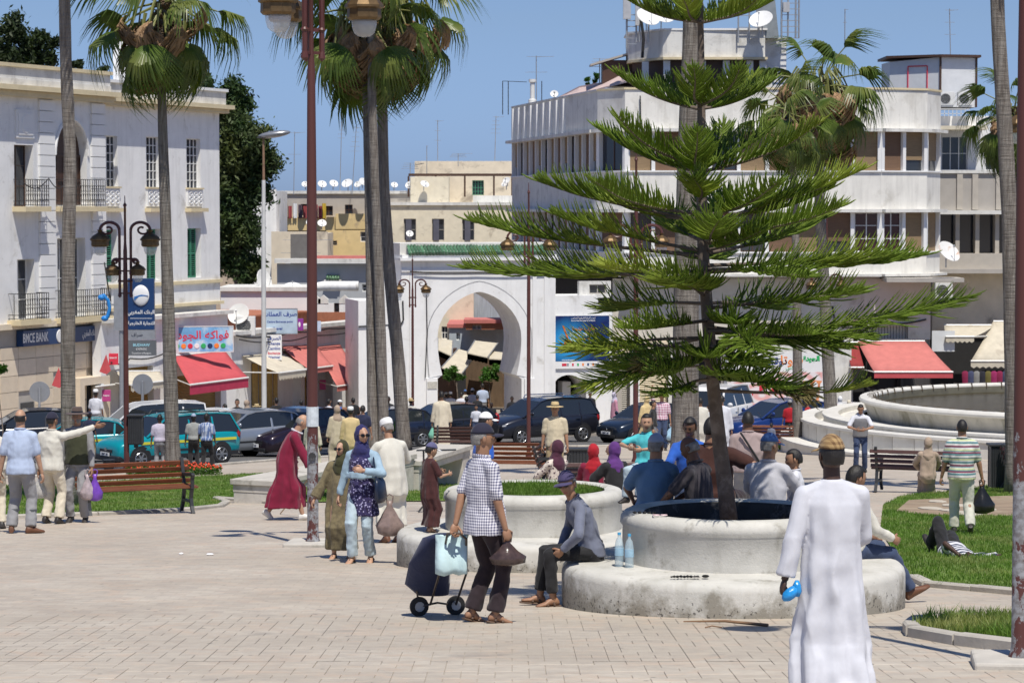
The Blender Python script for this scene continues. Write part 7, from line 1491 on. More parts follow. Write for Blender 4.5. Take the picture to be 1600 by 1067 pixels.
    def trap(c):
        for A in (LS, RS): c.cap(A+cu*.004, .060*S, nb-nu*.035, .058, 12)
    def sleeves(c, r0, r1, end, flare=0):
        for A, E, Bh in ((LS, le, lh), (RS, re_, rh)):
            if end == 'short': e = A.lerp(E, .80); c.cap(A, r0, e, r1+.004, 12)
            else: c.cap(A, r0, E, r1, 12); w_ = E.lerp(Bh, .93 if end == 'long' else .8); c.tube([E-(w_-E).normalized()*.02, E.lerp(w_, .5), w_], [r1, r1*.92+flare*.5, r1*.78+flare], 12)
    if top is not None:
        c = MB(); z0 = hem-.93; c.rings([ring(z0,.192*S+.012*fem,.150*S+belly,belly*.5), ring(z0+.08,.190*S,.147*S+belly,belly*.6), ring(.12,.165*S,.120*S+belly,belly*.6), ring(.27,.178*S*bw,.128*S+belly*.4,belly*.2+.012*fem), ring(.38,.190*bw,.122,.01*fem), ring(.44,.165*bw,.104), ring(.49,.112*bw,.085), ring(.525,.078,.074), ring(.54,.066,.066)], n=18); trap(c)
        sleeves(c, .066*S, .056*S, sleeve); job('shirt' if sleeve == 'short' else 'long_sleeved_top', c, [top], t, vox, amp, 7, None, (1,1,.55), sd_)
        if lod <= 1 and not fem: 
            q, f, u = spine(.525); MB().tube([q+Vector((.072*math.cos(a), 0, 0))+f*.070*math.sin(a)+u*(.012-.010*math.sin(a)) for a in np.linspace(R(100), R(440), 16)], .013, 6).build('collar', top, t, True)
    if bot is not None:
        c = MB(); c.rings([(pel+Vector((0,0,-.12)), (.155,0,0), (0,.115,0)), (pel+Vector((0,0,-.02)), (.176*S,0,0), (0,.128*S,0)), (pel+Vector((0,0,.10)), (.160*S,0,0), (0,.118*S,0))], n=16)
        ends = [(LH_, lk, lf), (RH_, rk, rf)]
        for A, K, Bf in ends:
            e = K.lerp(Bf, ps.get('cuff', .97)); c.cap(A, .094*S, K, .074*S, 12); c.tube([K-(e-K).normalized()*.03, K.lerp(e, .5), e], [.074*S, .070*S, .068*S+.006], 12); c.ell(K, (.072*S,)*3, 10, 6)
        job('trousers', c, [bot], t, vox, amp*1.1, 8, None, (1,1,.5), sd_+9)
    if robe is not None:
        c = MB(); mf = (lf+rf)/2; hz = ps.get('hemz', .14); sx = abs(lf.x-rf.x)/2+.15; sy = max(.14, abs(lf.y-rf.y)/2*.75+.115); km = (lk+rk)/2
        if ps.get('sit'):
            c.rings([ring(-.10,.17,.13), ring(0,.19,.15), ring(.15,.17,.14), ring(.27,.185*bw,.135), ring(.40,.19*bw,.125), ring(.47,.17*bw,.10), ring(.53,.075,.07)], n=18); c.cap((LH_+RH_)/2, .17, km, .13, 12); c.cap(km, .13, mf+Vector((0,0,.12)), .15, 12); c.cap(LH_, .1, lk, .095, 10); c.cap(RH_, .1, rk, .095, 10); c.cap(lk, .09, lf+Vector((0,0,.06)), .09, 10); c.cap(rk, .09, rf+Vector((0,0,.06)), .09, 10)
        else:
            ph = g.uniform(0, 6); nf_ = 9
            def fold(f, a): q = max(0, 1-f*1.25); return q*.085*(math.sin(a*nf_+ph+f*1.5)+.7*math.sin(a*5+ph*2-f))
            kx = km.x; rr_ = [(Vector((mf.x, mf.y, hz)), (sx*.98,0,0), (0,sy,0)), (Vector((mf.x*.9+kx*.1, mf.y*.8+km.y*.2, hz+.14)), (sx*.95,0,0), (0,sy*.95,0)), (Vector((kx, km.y*.6+mf.y*.3, hz+.34)), (sx*.5+.115,0,0), (0,sy*.6+.075,0)), (pel+Vector((0,0,-.25)), (.218*S,0,0), (0,.168*S,0)), ring(0,.203*S,.156*S), ring(.14,.188*S,.144*S+belly,belly*.4), ring(.27,.190*S*bw,.138+belly*.3), ring(.38,.192*bw,.124), ring(.44,.167*bw,.106), ring(.49,.114*bw,.086), ring(.525,.080,.076), ring(.54,.066,.066)]
            c.rings(rr_, n=56 if lod < 2 else 24, fold=fold); trap(c)
        sleeves(c, .070*S, .064*S, sleeve if sleeve != 'short' else 'short', flare=ps.get('flare', .012)); job('robe', c, [robe], t, vox*.92, amp*2.2 if lod < 3 else 0, 3.8, None, (1.5,1.5,.12), sd_)
    # ---- head wear and hair
    fm = Matrix((hx, hf, hu)).transposed()
    def shell(name_, m, sel, sc2, dz=0, dy=0, th=0):
        nu_, nv_ = (26, 20) if lod < 2 else (16, 12); V = []; keep = []
        for i in range(nv_+1):
            ph = math.pi*i/nv_; z = -math.cos(ph)
            for j in range(nu_): a = 2*math.pi*(j+.5)/nu_; x = math.sin(ph)*math.cos(a); y = math.sin(ph)*math.sin(a); q = Vector((.077*x, .096*y-(.008 if y < 0 else 0), .118*z)); q = Vector((q.x*sc2[0], q.y*sc2[1]+dy, q.z*sc2[2]+dz)); V.append(hc+fm@(q*hs))
        for i in range(nv_):
            for j in range(nu_):
                ph = math.pi*(i+.5)/nv_; z = -math.cos(ph); a = 2*math.pi*(j+1)/nu_; x = math.sin(ph)*math.cos(a); y = math.sin(ph)*math.sin(a)
                if sel(x, y, z): keep.append((i*nu_+j, i*nu_+(j+1)%nu_, (i+1)*nu_+(j+1)%nu_, (i+1)*nu_+j))
        o = MB().add(V, keep).build(name_, m, t, True, angle=None); q = o.modifiers.new('s', 'SOLIDIFY'); q.thickness = .012*hs; q.offset = -1; return o
    hm = hairg if hair == 'grey' else hairm
    if hair and hat not in ('hijab',):
        if bald: shell('hair', hm, lambda x, y, z: -.45 < z < .35 and y < .15, (1.02,1.03,1.0))
        else: shell('hair', hm, lambda x, y, z: (z > .58-.0*y and z > .15) or (y < .12 and z > -.42 and not (abs(x) > .8 and z < .0 and y > -.3)), (1.05,1.06,1.05) if hair != 'long' else (1.1,1.12,1.06))
    if beard: shell('beard', hairg if beard == 'grey' else hairm, lambda x, y, z: y > .1 and z < -.38 and not (abs(x) < .3 and z > -.62), (1.0,1.06,1.02))
    if hat in ('cap', 'capback'):
        sg = 1 if hat == 'cap' else -1
        o = shell('cap', hatc, lambda x, y, z: z > .26, (1.12,1.12,1.12), dz=.004); V = []; n = 14
        for r_, dz in ((.085,.0),(.125,-.004),(.160,-.014)):
            for i in range(n+1): a = R(-62)+R(124)*i/n; V.append(hc+fm@(Vector((math.sin(a)*min(r_,.105+.2*(r_-.085))*.95, sg*(.015+math.cos(a)*r_*1.08), .038+dz-.012*abs(math.sin(a))))*hs))
        bm_ = MB().add(V, [(k*(n+1)+i, k*(n+1)+i+1, (k+1)*(n+1)+i+1, (k+1)*(n+1)+i) for k in range(2) for i in range(n)]).build('brim', hatc if not isinstance(ps.get('brimc'), bpy.types.Material) else ps['brimc'], t, True); q = bm_.modifiers.new('s','SOLIDIFY'); q.thickness = .006
    if hat == 'kufi':
        MB().lathe([(.082,.0),(.088,.02),(.084,.075),(.070,.095),(.03,.102),(.005,.103)], 20, hc+hu*.045*hs-hf*.008, 0, fm, (hs*.98, hs*1.15)).build('cap', hatc, t, True)
    if hat == 'beanie': shell('cap', hatc, lambda x, y, z: z > .15, (1.13,1.13,1.10), dz=.004)
    if hat == 'straw':
        MB().lathe([(.175,-.012),(.180,-.004),(.12,.004),(.088,.012),(.082,.07),(.070,.095),(.03,.088),(.005,.086)], 22, hc+hu*.052-hf*.004, 0, fm, (hs*1.0, hs*1.12)).build('straw_hat', hatc, t, True, angle=60); MB().lathe([(.091,.016),(.089,.034)], 22, hc+hu*.052-hf*.004, 0, fm, (hs, hs*1.12)).build('hat_band', shade, t)
    if hat == 'hijab':
        n1 = MB(); n1.ell(hc-hf*.030+hu*.004, (.096*hs,.108*hs,.132*hs), 16, 10, M=fm); n1.cap(hc-hu*.09-hf*.02, .085, nb+nu*.01+nf*.01, .10, 12); n1.rings([ring(.33,.15*bw,.135,.012), ring(.42,.175*bw,.135), ring(.485,.155*bw,.115), ring(.54,.09,.09), ring(.60,.078,.085,.01)], n=16); n1.ell(nb+cf*.08-nu*.05, (.10,.06,.10), 10, 6)
        job('headscarf', n1, [hatc], t, vox*.8, amp*.7, 9, None, (1,1,.8), sd_)
        if lod <= 2: # face opening lets the face come forward
            fp = MB(); V = []; n = 16; m_ = 8
            for i in range(m_+1):
                for j in range(n): a = 6.283*j/n; r_ = i/m_; x = .66*r_*math.cos(a); z = -.06+.80*r_*math.sin(a); y = math.sqrt(max(0, 1-min(.98, x*x+z*z))); q = Vector(face_pt(x, y, z, 1)); V.append(hc+fm@((q+Vector((0,.010-.02*r_**4,0)))*hs))
            Fs = [(i*n+j, (i+1)*n+j, (i+1)*n+(j+1)%n, i*n+(j+1)%n) for i in range(m_) for j in range(n)]
            fp.add(V, Fs); 
            for sg in (-1, 1): fp.ell(hc+fm@Vector((sg*.0265, .093*hs, .006)), (.0135,.007,.0065), 8, 5, 1, M=fm); fp.bar(hc+fm@Vector((sg*.012, .104*hs, .0235)), hc+fm@Vector((sg*.040, .096*hs, .0245)), .007, .006, 1)
            fp.ell(hc+fm@Vector((0,.100*hs,-.062)), (.022,.008,.008), 8, 5, 2, M=fm)
            fp.build('face', [SK[skin], eyem, lipm], t, True, angle=None)
    if glasses:
        gm = MB(); yy_ = .098 if hat != 'hijab' else .112
        for sg in (-1, 1): gm.ell(hc+fm@(Vector((sg*.033, yy_, .005))*hs), (.030*hs,.007,.021*hs), 12, 6, M=fm); gm.bar(hc+fm@(Vector((sg*.062, yy_-.004, .010))*hs), hc+fm@(Vector((sg*.080, .0, .010))*hs), .006, .008)
        gm.bar(hc+fm@(Vector((-.01, yy_+.004, .008))*hs), hc+fm@(Vector((.01, yy_+.004, .008))*hs), .005, .006); gm.build('sunglasses', shade, t, True)
    t['_k'] = k; info = dict(t=t, gl=gl, gr=gr, LS=LS, RS=RS, pel=pel, hc=hc, spine=spine, le=le, re=re_, lh=lh, rh=rh, hf=hf, hu=hu, lk=lk, rk=rk, lf=lf, rf=rf, k=k)
    del t['_k']; return info
def hash_(s_): return sum((i+1)*ord(c) for i, c in enumerate(s_)) % 9973
SHO = {'dark': mat('dark_shoe_leather', (.03,.025,.022), .5, .1, 8, .05), 'brown': mat('brown_shoe_leather', (.14,.06,.03), .5, .1, 8, .05), 'white': mat('white_shoe', (.65,.64,.60), .6, .05, 5, 0), 'sandal': mat('brown_sandal', (.10,.06,.04), .6, .1, 8, .05), 'flat': mat('black_flat_shoe', (.02,.02,.022), .4, .1, 8, 0), 'tan': mat('tan_slipper', (.42,.27,.12), .6, .05, 5, 0)}
def world_pt(i, p): t = i['t']; k = i['k']; c, s_ = math.cos(t.rotation_euler[2]), math.sin(t.rotation_euler[2]); return Vector(t.location)+Vector((p[0]*c-p[1]*s_, p[0]*s_+p[1]*c, p[2]))*k
def plasticbag(label, P, m, w=.13, h=.36, rz=0, fill=1.0):
    """knotted thin carrier bag hanging from P"""
    t = thing('carrier_bag', label, 'bag', P, R(rz)); mb = MB(); mb.rings([((0,0,-h),(w*.5,0,0),(0,w*.4,0)), ((0,0,-h*.92),(w*.95*fill,0,0),(0,w*.7,0)), ((0,.01,-h*.68),(w*1.05*fill,0,0),(0,w*.75,0)), ((0,0,-h*.40),(w*.6,0,0),(0,w*.4,0)), ((0,0,-h*.16),(w*.22,0,0),(0,w*.16,0)), ((0,0,.0),(.03,0,0),(0,.02,0))], n=14, fold=lambda f, a: .12*math.sin(a*5+f*6)+.06*math.sin(a*9))
    mb.build('bag_body', m, t, True, angle=None); MB().tube([(-.03,0,-.03),(-.04,0,.05),(0,0,.075),(.04,0,.05),(.03,0,-.03)], .009, 5).build('handle', m, t); return t
# ---------------------------------------------------------------- the cast
cw = cloth('white_cotton', (.60,.61,.66), fold=.18); cw2 = cloth('off_white_cotton', (.62,.60,.53), fold=.25); ccream = cloth('cream_linen', (.62,.56,.44)); cwarm = cloth('pale_sand_cloth', (.52,.45,.32)); cyel = cloth('straw_yellow_cotton', (.62,.48,.25))
cmar = cloth('maroon_wool', (.19,.008,.035)); cblk = cloth('black_cloth', (.018,.018,.020)); cdark = cloth('very_dark_brown_trouser', (.028,.018,.022)); cgrey = cloth('grey_trouser', (.27,.27,.28)); cgrey2 = cloth('mid_grey_cloth', (.17,.17,.18)); ckhaki = cloth('khaki_cloth', (.30,.23,.13)); cnavy = cloth('navy_cloth', (.02,.025,.06)); cjean = cloth('dark_jeans', (.04,.06,.12)); cjeanl = cloth('pale_jeans', (.42,.52,.58)); cdenim = cloth('washed_denim', (.30,.42,.52)); cblue = cloth('light_blue_shirt', (.42,.50,.66)); cblue2 = cloth('bright_blue_cloth', (.02,.10,.45)); cslate = cloth('slate_blue_jersey', (.15,.165,.225)); colive = cloth('olive_brown_djellaba', (.19,.155,.085), 'blotch', (.13,.105,.06), 14); colh = cloth('dark_olive_scarf', (.045,.045,.018)); cnavh = cloth('indigo_scarf', (.022,.022,.10)); cred = cloth('red_cloth', (.38,.01,.02)); cpurp = cloth('purple_scarf', (.10,.03,.17)); cplum = cloth('dark_plum_scarf', (.07,.02,.04)); cpink = cloth('pink_cloth', (.55,.26,.34)); cturq = cloth('turquoise_shirt', (.08,.50,.55)); cbrown = cloth('dark_brown_cloth', (.055,.02,.015)); cmauve = cloth('mauve_grey_shirt', (.36,.28,.27)); clav = cloth('pale_lavender_shirt', (.50,.46,.56)); ctan = cloth('tan_headscarf_cloth', (.38,.29,.22)); cgreen = cloth('green_cloth', (.04,.22,.07))
chk = cloth('navy_white_check', (.74,.74,.78), 'check', (.06,.06,.16), 40, fold=.4); strp = cloth('multicolour_stripes', (.10,.22,.24), 'stripe', (.62,.60,.58), 17, c3=(.20,.06,.10)); flor = cloth('indigo_floral_print', (.035,.028,.10), 'spots', (.42,.40,.62), 34, c3=(.02,.015,.05)); dots = cloth('cream_dotted_print', (.62,.55,.48), 'spots', (.10,.06,.08), 22); plaidr = cloth('pink_white_plaid', (.70,.62,.66), 'check', (.38,.10,.20), 14); blup = cloth('blue_tie_dye', (.10,.16,.34), 'vstripe', (.45,.50,.60), 22); robeb = cloth('dark_brown_robe_cloth', (.060,.018,.018)); 
gucci = cloth('brown_check_cap_cloth', (.36,.24,.11), 'check', (.13,.07,.03), 26, fold=.15); straw = mat('straw', (.55,.42,.22), .9, .15, 30, .4, 120); capn = cloth('dark_navy_cap', (.02,.02,.04), fold=.15); capw = cloth('white_cap', (.74,.74,.74), fold=.15); capb = cloth('blue_cap', (.06,.14,.36), fold=.2); caplb = cloth('pale_blue_cap', (.30,.36,.48), fold=.2); capp = cloth('purple_blue_cap', (.06,.05,.12), fold=.2); kuf = cloth('white_knit_kufi', (.78,.78,.78), fold=.2)
# man in the white robe, back to us
pi = person('man in a long white robe and brown checked cap seen from behind, largest figure', (1298,1108), 434, 4, robe=cw, skin='k', hat='cap', hatc=gucci, sleeve='long', lod=0, slim=.95, pose=dict(lf=(-.12,-.22,.12), rf=(.13,.16,.085), lh=(-.31,-.05,.83), rh=(.14,.30,1.0), hy=10, le=(-.3,-1,-.2), curl=1.1, hemz=.10, flare=.014), beard='dark')
P = world_pt(pi, pi['gl']); t = thing('blue_packet', 'crumpled bright blue plastic packet held by the man in white', 'packet', P+Vector((.03,-.04,.0)), R(20)); MB().ell((0,0,0), (.068,.035,.038), 10, 5, M=Matrix.Rotation(R(-35),3,'Y')).lathe([(.02,-.05),(.035,-.02),(.028,.02),(.012,.05)], 5, (.045,0,.03)).build('packet_body', mat('bright_blue_film', (.02,.25,.60), .25, .3, 14, .8, 18), t, True, angle=None)
# man in the checked shirt with the trolley
pi = person('man in a navy and white checked shirt pulling a wheeled trolley', (755,972), 314, -62, top=chk, bot=cdark, skin='m', hat='cap', hatc=capn, hair='grey', lod=0, belly=.035, slim=1.06, shoes='sandal', hem=.78, pose=dict(lf=(-.10,-.06,.085), rf=(.11,.06,.085), lh=(-.13,-.22,.82), rh=(.26,.10,.78), hy=-14, lean=-2, curl=1.2, cuff=.95, le=(-.4,-1,0)))
P = world_pt(pi, pi['gr']); plasticbag('dark brown plastic bag hanging from the hand of the man with the trolley', P+Vector((0,0,.0)), mat('dark_brown_film', (.07,.045,.04), .25, .35, 14, .6, 14), .125, .23, 10, 1.2)
hand_w = world_pt(pi, pi['gl'])
# trolley
A = gnd(655,962); B2 = gnd(712,960); t = thing('shopping_trolley', 'navy wheeled shopping trolley tilted on two wheels behind the man in the checked shirt', 'trolley', (A+B2)/2)
o_ = (A+B2)/2; hw_ = hand_w-o_; ax = Vector((B2.x-A.x, B2.y-A.y, 0)).normalized(); wl = ax*-.17; wr = ax*.17; wm_ = mat('trolley_frame', (.10,.08,.07), .4, .1, 6, 0, metal=.6)
back = Vector((-.0,.10,0)); 
A = gnd(655,962); w1_, w2_ = A-o_+Vector((0,0,.085)), B2-o_+Vector((0,0,.085)); up_ = hw_
for w_ in (w1_, w2_): MB().lathe([(.05,-.016),(.085,-.018),(.09,0),(.085,.018),(.05,.016)], 20, ax=Matrix.Rotation(R(75), 3, 'Z')@Matrix.Rotation(R(90),3,'X')@Matrix.Identity(3) if 0 else Matrix.Rotation(R(90),3,'X')).lathe([(.045,-.02),(.05,.0),(.045,.02)], 10, ax=Matrix.Rotation(R(90),3,'X'), m=1).build('wheel', [black, metalg], t, True, loc=w_, rz=R(20))
mb = MB(); q1 = w1_+Vector((.10,0,.02)); q2 = w2_+Vector((.0,.0,.02)); mb.tube([w1_, q1, q1.lerp(up_, .5)+Vector((-.02,0,-.02)), up_+Vector((-.06,0,.0)), up_], .011, 6); mb.tube([w2_, q2.lerp(up_, .5)+Vector((.10,.02,-.04)), up_+Vector((.10,.02,-.05)), up_+Vector((.04,0,0)), up_], .011, 6); mb.tube([w1_+Vector((.0,0,.0)), (w1_+w2_)/2+Vector((0,0,.03)), w2_], .010, 6); mb.tube([w1_, w1_+Vector((-.02,0,.14))], .01, 5)
mb.build('frame', wm_, t, True); bd = (up_-(w1_+w2_)/2); b0 = (w1_+w2_)/2+Vector((-.02,.02,.10)); 
mb = MB(); ux = Vector((.155,.03,0)); 
mb.rings([(b0+Vector((-.02,0,.0)), ux*.9, Vector((-.03,.11,0))), (b0+Vector((-.07,0,.10)), ux*1.25, Vector((-.03,.14,0))), (b0+bd*.35+Vector((-.10,0,.06)), ux*1.15, Vector((-.03,.14,0))), (b0+bd*.66+Vector((-.07,0,.08)), ux*.85, Vector((-.03,.11,0))), (b0+bd*.78+Vector((-.03,0,.04)), ux*.5, Vector((-.02,.07,0)))], n=16, fold=lambda f, a: .05*math.sin(a*4+f*5)); mb.build('bag', cloth('navy_trolley_cloth', (.018,.025,.07)), t, True, angle=None)
mb = MB(); c_ = b0+bd*.66+Vector((.04,-.12,.03)); V = []
for i in range(9):
    for j in range(9): V.append(c_+Vector((-.12+.27*i/8, -.02-.03*math.sin(i*.9)-(.10 if j > 3 else 0)*min(1,(j-3)/3), .09-.02*j*.0-.055*max(0,j-2)+.01*math.sin(i*1.6+j))))
mb.add(V, [(i*9+j, (i+1)*9+j, (i+1)*9+j+1, i*9+j+1) for i in range(8) for j in range(8)]); o = mb.build('pale_cloth', cloth('pale_aqua_cloth', (.50,.66,.68)), t, True, angle=None); o.modifiers.new('s','SOLIDIFY').thickness = .02
# seated man on the planter seat
def seatpt(pl, ang, r, z): X, Y_ = pl; return Vector((X+r*math.cos(R(ang)), Y_+r*math.sin(R(ang)), gh(Y_)+z))
sp = Vector((PA[0]-1.33, PA[1]-.02, gh(PA[1])+.435))
pi = person('man in slate-blue jersey and purple cap seated on the left planter edge', (0,0), ('m', 1.72), 102, top=cslate, bot=cblk, skin='m', hat='cap', hatc=capp, hair='grey', sleeve='long', lod=0, shoes='sandal', at_=sp-Vector((0,0,.435)), hem=.88, glasses=True, slim=.88, pose=dict(pel=(0,0,.53), lean=26, hy=52, hp=2, lf=(-.10,.40,.09), rf=(.12,.48,.09), lk=(0,.6,1), rk=(0,.6,1), lh=(-.20,.34,.56), rh=(.25,.26,.535), curl=.25, le=(-1,-.3,0), re=(1,-.5,0), cuff=.86))
# woman in denim
pi = person('woman in indigo headscarf, sunglasses, denim jacket and floral tunic', (566,879), 217, 165, top=cdenim, bot=cjeanl, skin='l', hat='hijab', hatc=cnavh, sleeve='long', lod=0, glasses=True, fem=1, shoes='flat', hem=1.08, slim=1.0, pose=dict(lf=(-.08,-.10,.085), rf=(.10,.10,.085), lh=(-.10,.26,1.20), rh=(.30,.02,.84), hy=38, curl=.9, le=(-1,-.6,-.3)))
t = pi['t']; c = MB(); spn = pi['spine']
def rg(z, w, d, off=0): q, f, u = spn(z); return (q+f*off, Vector((w,0,0)), f*d)
c.rings([rg(-.33,.225,.165), rg(-.15,.20,.155), rg(0,.182,.145), rg(.14,.150,.128), rg(.27,.165,.137,.012), rg(.38,.165,.137,.015), rg(.46,.12,.11)], n=24, fold=lambda f, a: max(0,.5-f)*.08*math.sin(a*8)); job('floral_tunic', c, [flor], t, .015, .006, 7, None, (1,1,.4), 3)
P = world_pt(pi, pi['LS']+Vector((-.10,.10,-.30))); hb = thing('handbag', 'navy shoulder handbag of the woman in denim', 'bag', P, pi['t'].rotation_euler[2]); MB().rings([((-.02,0,-.26),(.03,0,0),(0,.12,0)), ((-.02,0,-.20),(.06,0,0),(0,.17,0)), ((-.01,0,-.02),(.045,0,0),(0,.15,0)), ((0,0,.03),(.02,0,0),(0,.11,0))], n=16).build('bag_body', mat('navy_leather', (.012,.02,.045), .35, .15, 6, .1), hb, True, angle=None); MB().tube([(0,-.10,.0),(.06,-.08,.2),(.09,-.06,.30),(.06,.02,.22),(0,.10,.0)], .011, 6).build('strap', mat('navy_leather'), hb)
plasticbag('thin brown carrier bag hanging behind the arm of the woman in denim', world_pt(pi, Vector((-.36,-.02,.80))), mat('pale_brown_film', (.26,.19,.17), .3, .3, 12, .5, 14, alpha=.85), .15, .42, 0)
# woman in olive
pi = person('woman in an olive djellaba and dark green scarf walking beside the woman in denim', (535,872), 186, 170, robe=colive, skin='l', hat='hijab', hatc=colh, sleeve='long', lod=1, fem=1, glasses=True, shoes='flat', slim=1.12, pose=dict(lf=(-.10,-.05,.085), rf=(.10,.10,.085), rh=(.40,.12,.86), hy=-20, flare=.035))
# man in maroon
pi = person('stooping bald man in a maroon djellaba walking with a thin cane', (448,812), 172, -88, robe=cmar, skin='l', hair='grey', bald=1, sleeve='long', lod=1, shoes='white', slim=1.08, pose=dict(lean=24, hp=16, lf=(-.06,-.30,.12), rf=(.10,.26,.085), rh=(.26,.42,.86), lh=(-.2,.1,.85), flare=.05, hemz=.20, ld=(0,.8,-.55), cuff=1))
a = world_pt(pi, pi['gr']); b_ = gnd(438,803); mb = MB(); mb.tube([Vector((0,0,0)), (b_-a)*.5+Vector((.01,0,0)), b_-a+Vector((0,0,.01))], .011, 5); tag(mb.build('cane', mat('pale_bamboo', (.50,.36,.22), .6), loc=a), 'thin pale cane held by the man in maroon', 'cane')
for z_ in (0,): 
    q = pi; w_ = q['re'].lerp(q['rh'], .95); MB().tube([w_+(q['rh']-q['re']).normalized()*.01+Vector((.066*math.cos(a_), .05*math.sin(a_), .04*math.sin(a_))) for a_ in np.linspace(0, 6.283, 14)], .012, 5).build('white_cuff', cw, q['t'], True)
c = MB(); q, f, u = pi['spine'](.50); c.tube([q+Vector((.085*math.cos(a_), 0, 0))+f*.09*math.sin(a_)+u*.02 for a_ in np.linspace(0, 6.283, 18)], .016, 6).build('white_collar', cw, pi['t'], True)
# man in white djellaba with kufi
pi = person('man in a white djellaba and white skullcap with his head bowed', (612,848), 196, 28, robe=cw2, skin='m', hat='kufi', hatc=kuf, hair='grey', beard='grey', sleeve='long', lod=1, shoes='brown', slim=1.05, belly=.02, pose=dict(lean=9, hp=22, hy=20, lf=(-.08,.02,.085), rf=(.10,.02,.085), lh=(-.10,.32,1.10), rh=(.12,.32,1.10), le=(-1,-.4,-.2), re=(1,-.4,-.2), hemz=.24))
# left group
pi = person('balding man in a light blue shirt and grey work trousers at the left', (33,833), 196, -8, top=cblue, bot=cgrey, skin='l', hair='short', bald=1, lod=1, shoes='brown', slim=1.12, belly=.02, hem=.84, pose=dict(rh=(.30,.05,.82), lh=(-.3,.02,.84), lf=(-.14,0,.085), rf=(.15,-.02,.085), rd=(.8,.6,0), ld=(-.3,1,0)))
for i, (K, Bf) in enumerate(((pi['lk'], pi['lf']), (pi['rk'], pi['rf']))): a = K.lerp(Bf, .42); MB().lathe([(.079,-.018),(.080,.018)], 16, a).build('reflective_band', mat('dark_reflective_band', (.09,.10,.11), .4), pi['t'], True)
pi = person('man in cream clothes and a dark cap pointing to the right with his arm raised', (82,818), 176, -20, top=cw2, bot=ccream, skin='m', hat='beanie', hatc=capn, sleeve='long', lod=1, shoes='dark', slim=1.08, hem=.84, pose=dict(rh=(.62,.28,1.52), re=(.4,-.2,-1), rhd=(1,.35,.15), curl=.15, lh=(-.26,.04,.80), lf=(-.13,.02,.085), rf=(.13,-.03,.085), hy=-15))
plasticbag('clear whitish plastic bag hanging between the two men at the left', world_pt(pi, pi['gl']), mat('clear_white_film', (.55,.53,.50), .25, .3, 12, .5, 14, alpha=.7), .13, .36, 0)
pi = person('man in a grey bucket hat and green waistcoat facing us behind the pointing man', (122,816), 180, 172, top=cgrey, bot=cgrey, skin='m', hat='straw', hatc=cloth('brown_grey_felt', (.10,.07,.06)), sleeve='long', lod=1, hair='grey', beard='grey', shoes='dark', slim=1.0, hem=.86, pose=dict(lh=(-.26,.10,.80)))
c = MB(); spn = pi['spine']; c.rings([rg(-.04,.205,.162), rg(.14,.195,.150), rg(.27,.206,.152), rg(.38,.208,.145), rg(.45,.175,.122)], n=20); job('waistcoat', c, [cloth('olive_green_waistcoat', (.05,.055,.03))], pi['t'], .018, .006, 8, None, (1,1,.6), 4)
P = world_pt(pi, pi['gl']); plasticbag('bright purple plastic bag held behind the pointing man', P+Vector((.06,0,0)), mat('purple_film', (.17,.06,.42), .3, .2, 12, .5, 14), .11, .42, 0); plasticbag('translucent pinkish plastic bag beside the purple one', P+Vector((-.05,-.03,0)), mat('pinkish_film', (.48,.40,.42), .3, .3, 12, .5, 14, alpha=.85), .11, .40, 0)
person('man in beige mostly cut off by the left picture edge', (-8,826), 176, 10, top=cw2, bot=ccream, skin='m', hat='cap', hatc=capw, lod=1, sleeve='long')
# boy on the planter ledge
bp = Vector((PB[0]-1.21, PB[1]-.40, gb+.43)); pi = person('boy in a dark brown gold-trimmed robe and blue cap standing on the planter seat', (0,0), ('m', 1.03), -60, robe=robeb, skin='l', hat='cap', hatc=cloth('slate_cap', (.10,.10,.20), fold=.1), sleeve='short', lod=1, shoes='sandal', at_=bp, child=1, slim=1.05, pose=dict(rh=(.16,.34,1.14), lh=(-.16,.30,1.16), hp=12, hemz=.12, lf=(-.10,.05,.085), rf=(.10,-.03,.085), brimc=capw))
q, f, u = pi['spine'](.42); mb = MB(); mb.bar(q+f*.128+u*.06, q+f*.137-u*.28, .05, .012, up=(0,1,0)); mb.tube([q+Vector((.12*math.cos(a_), 0, 0))+f*.12*math.sin(a_)+u*.06 for a_ in np.linspace(0, 3.14, 10)], .015, 5); mb.build('gold_trim', mat('gold_braid', (.42,.28,.12), .6, .2, 20), pi['t'], True)
P = gnd(662,800); t = thing('music_stand', 'thin black tripod stand between the man in white and the boy', 'stand', P); mb = MB(); mb.tube([(0,0,0),(0,0,1.05)], .016, 6); mb.lathe([(.03,0),(.03,.05)], 8, (0,0,.35)); mb.lathe([(.03,0),(.03,.05)], 8, (0,0,.7)); mb.bar((-.12,0,1.05),(.55,0,1.06),.10,.02); mb.build('pole', castiron, t)
for a in (0, 120, 240): MB().tube([(0,0,.12),(.18*math.cos(R(a)),.18*math.sin(R(a)),.0)], .012, 5).build('leg', castiron, t)
# behind the trolley man: blue shirt, white cap
person('man in a bright blue shirt and white cap behind the trolley man', (752,838), 196, -70, top=cblue2, bot=cgrey, skin='m', hat='cap', hatc=capw, lod=1, pose=dict(lean=6, rh=(.3,.1,.82)), slim=1.05)
person('man in a straw hat and beige T-shirt standing by the litter bin', (867,760), 132, 178, top=cwarm, bot=ckhaki, skin='m', hat='straw', hatc=straw, lod=1, hair='grey', slim=1.12, belly=.03, hem=.84)
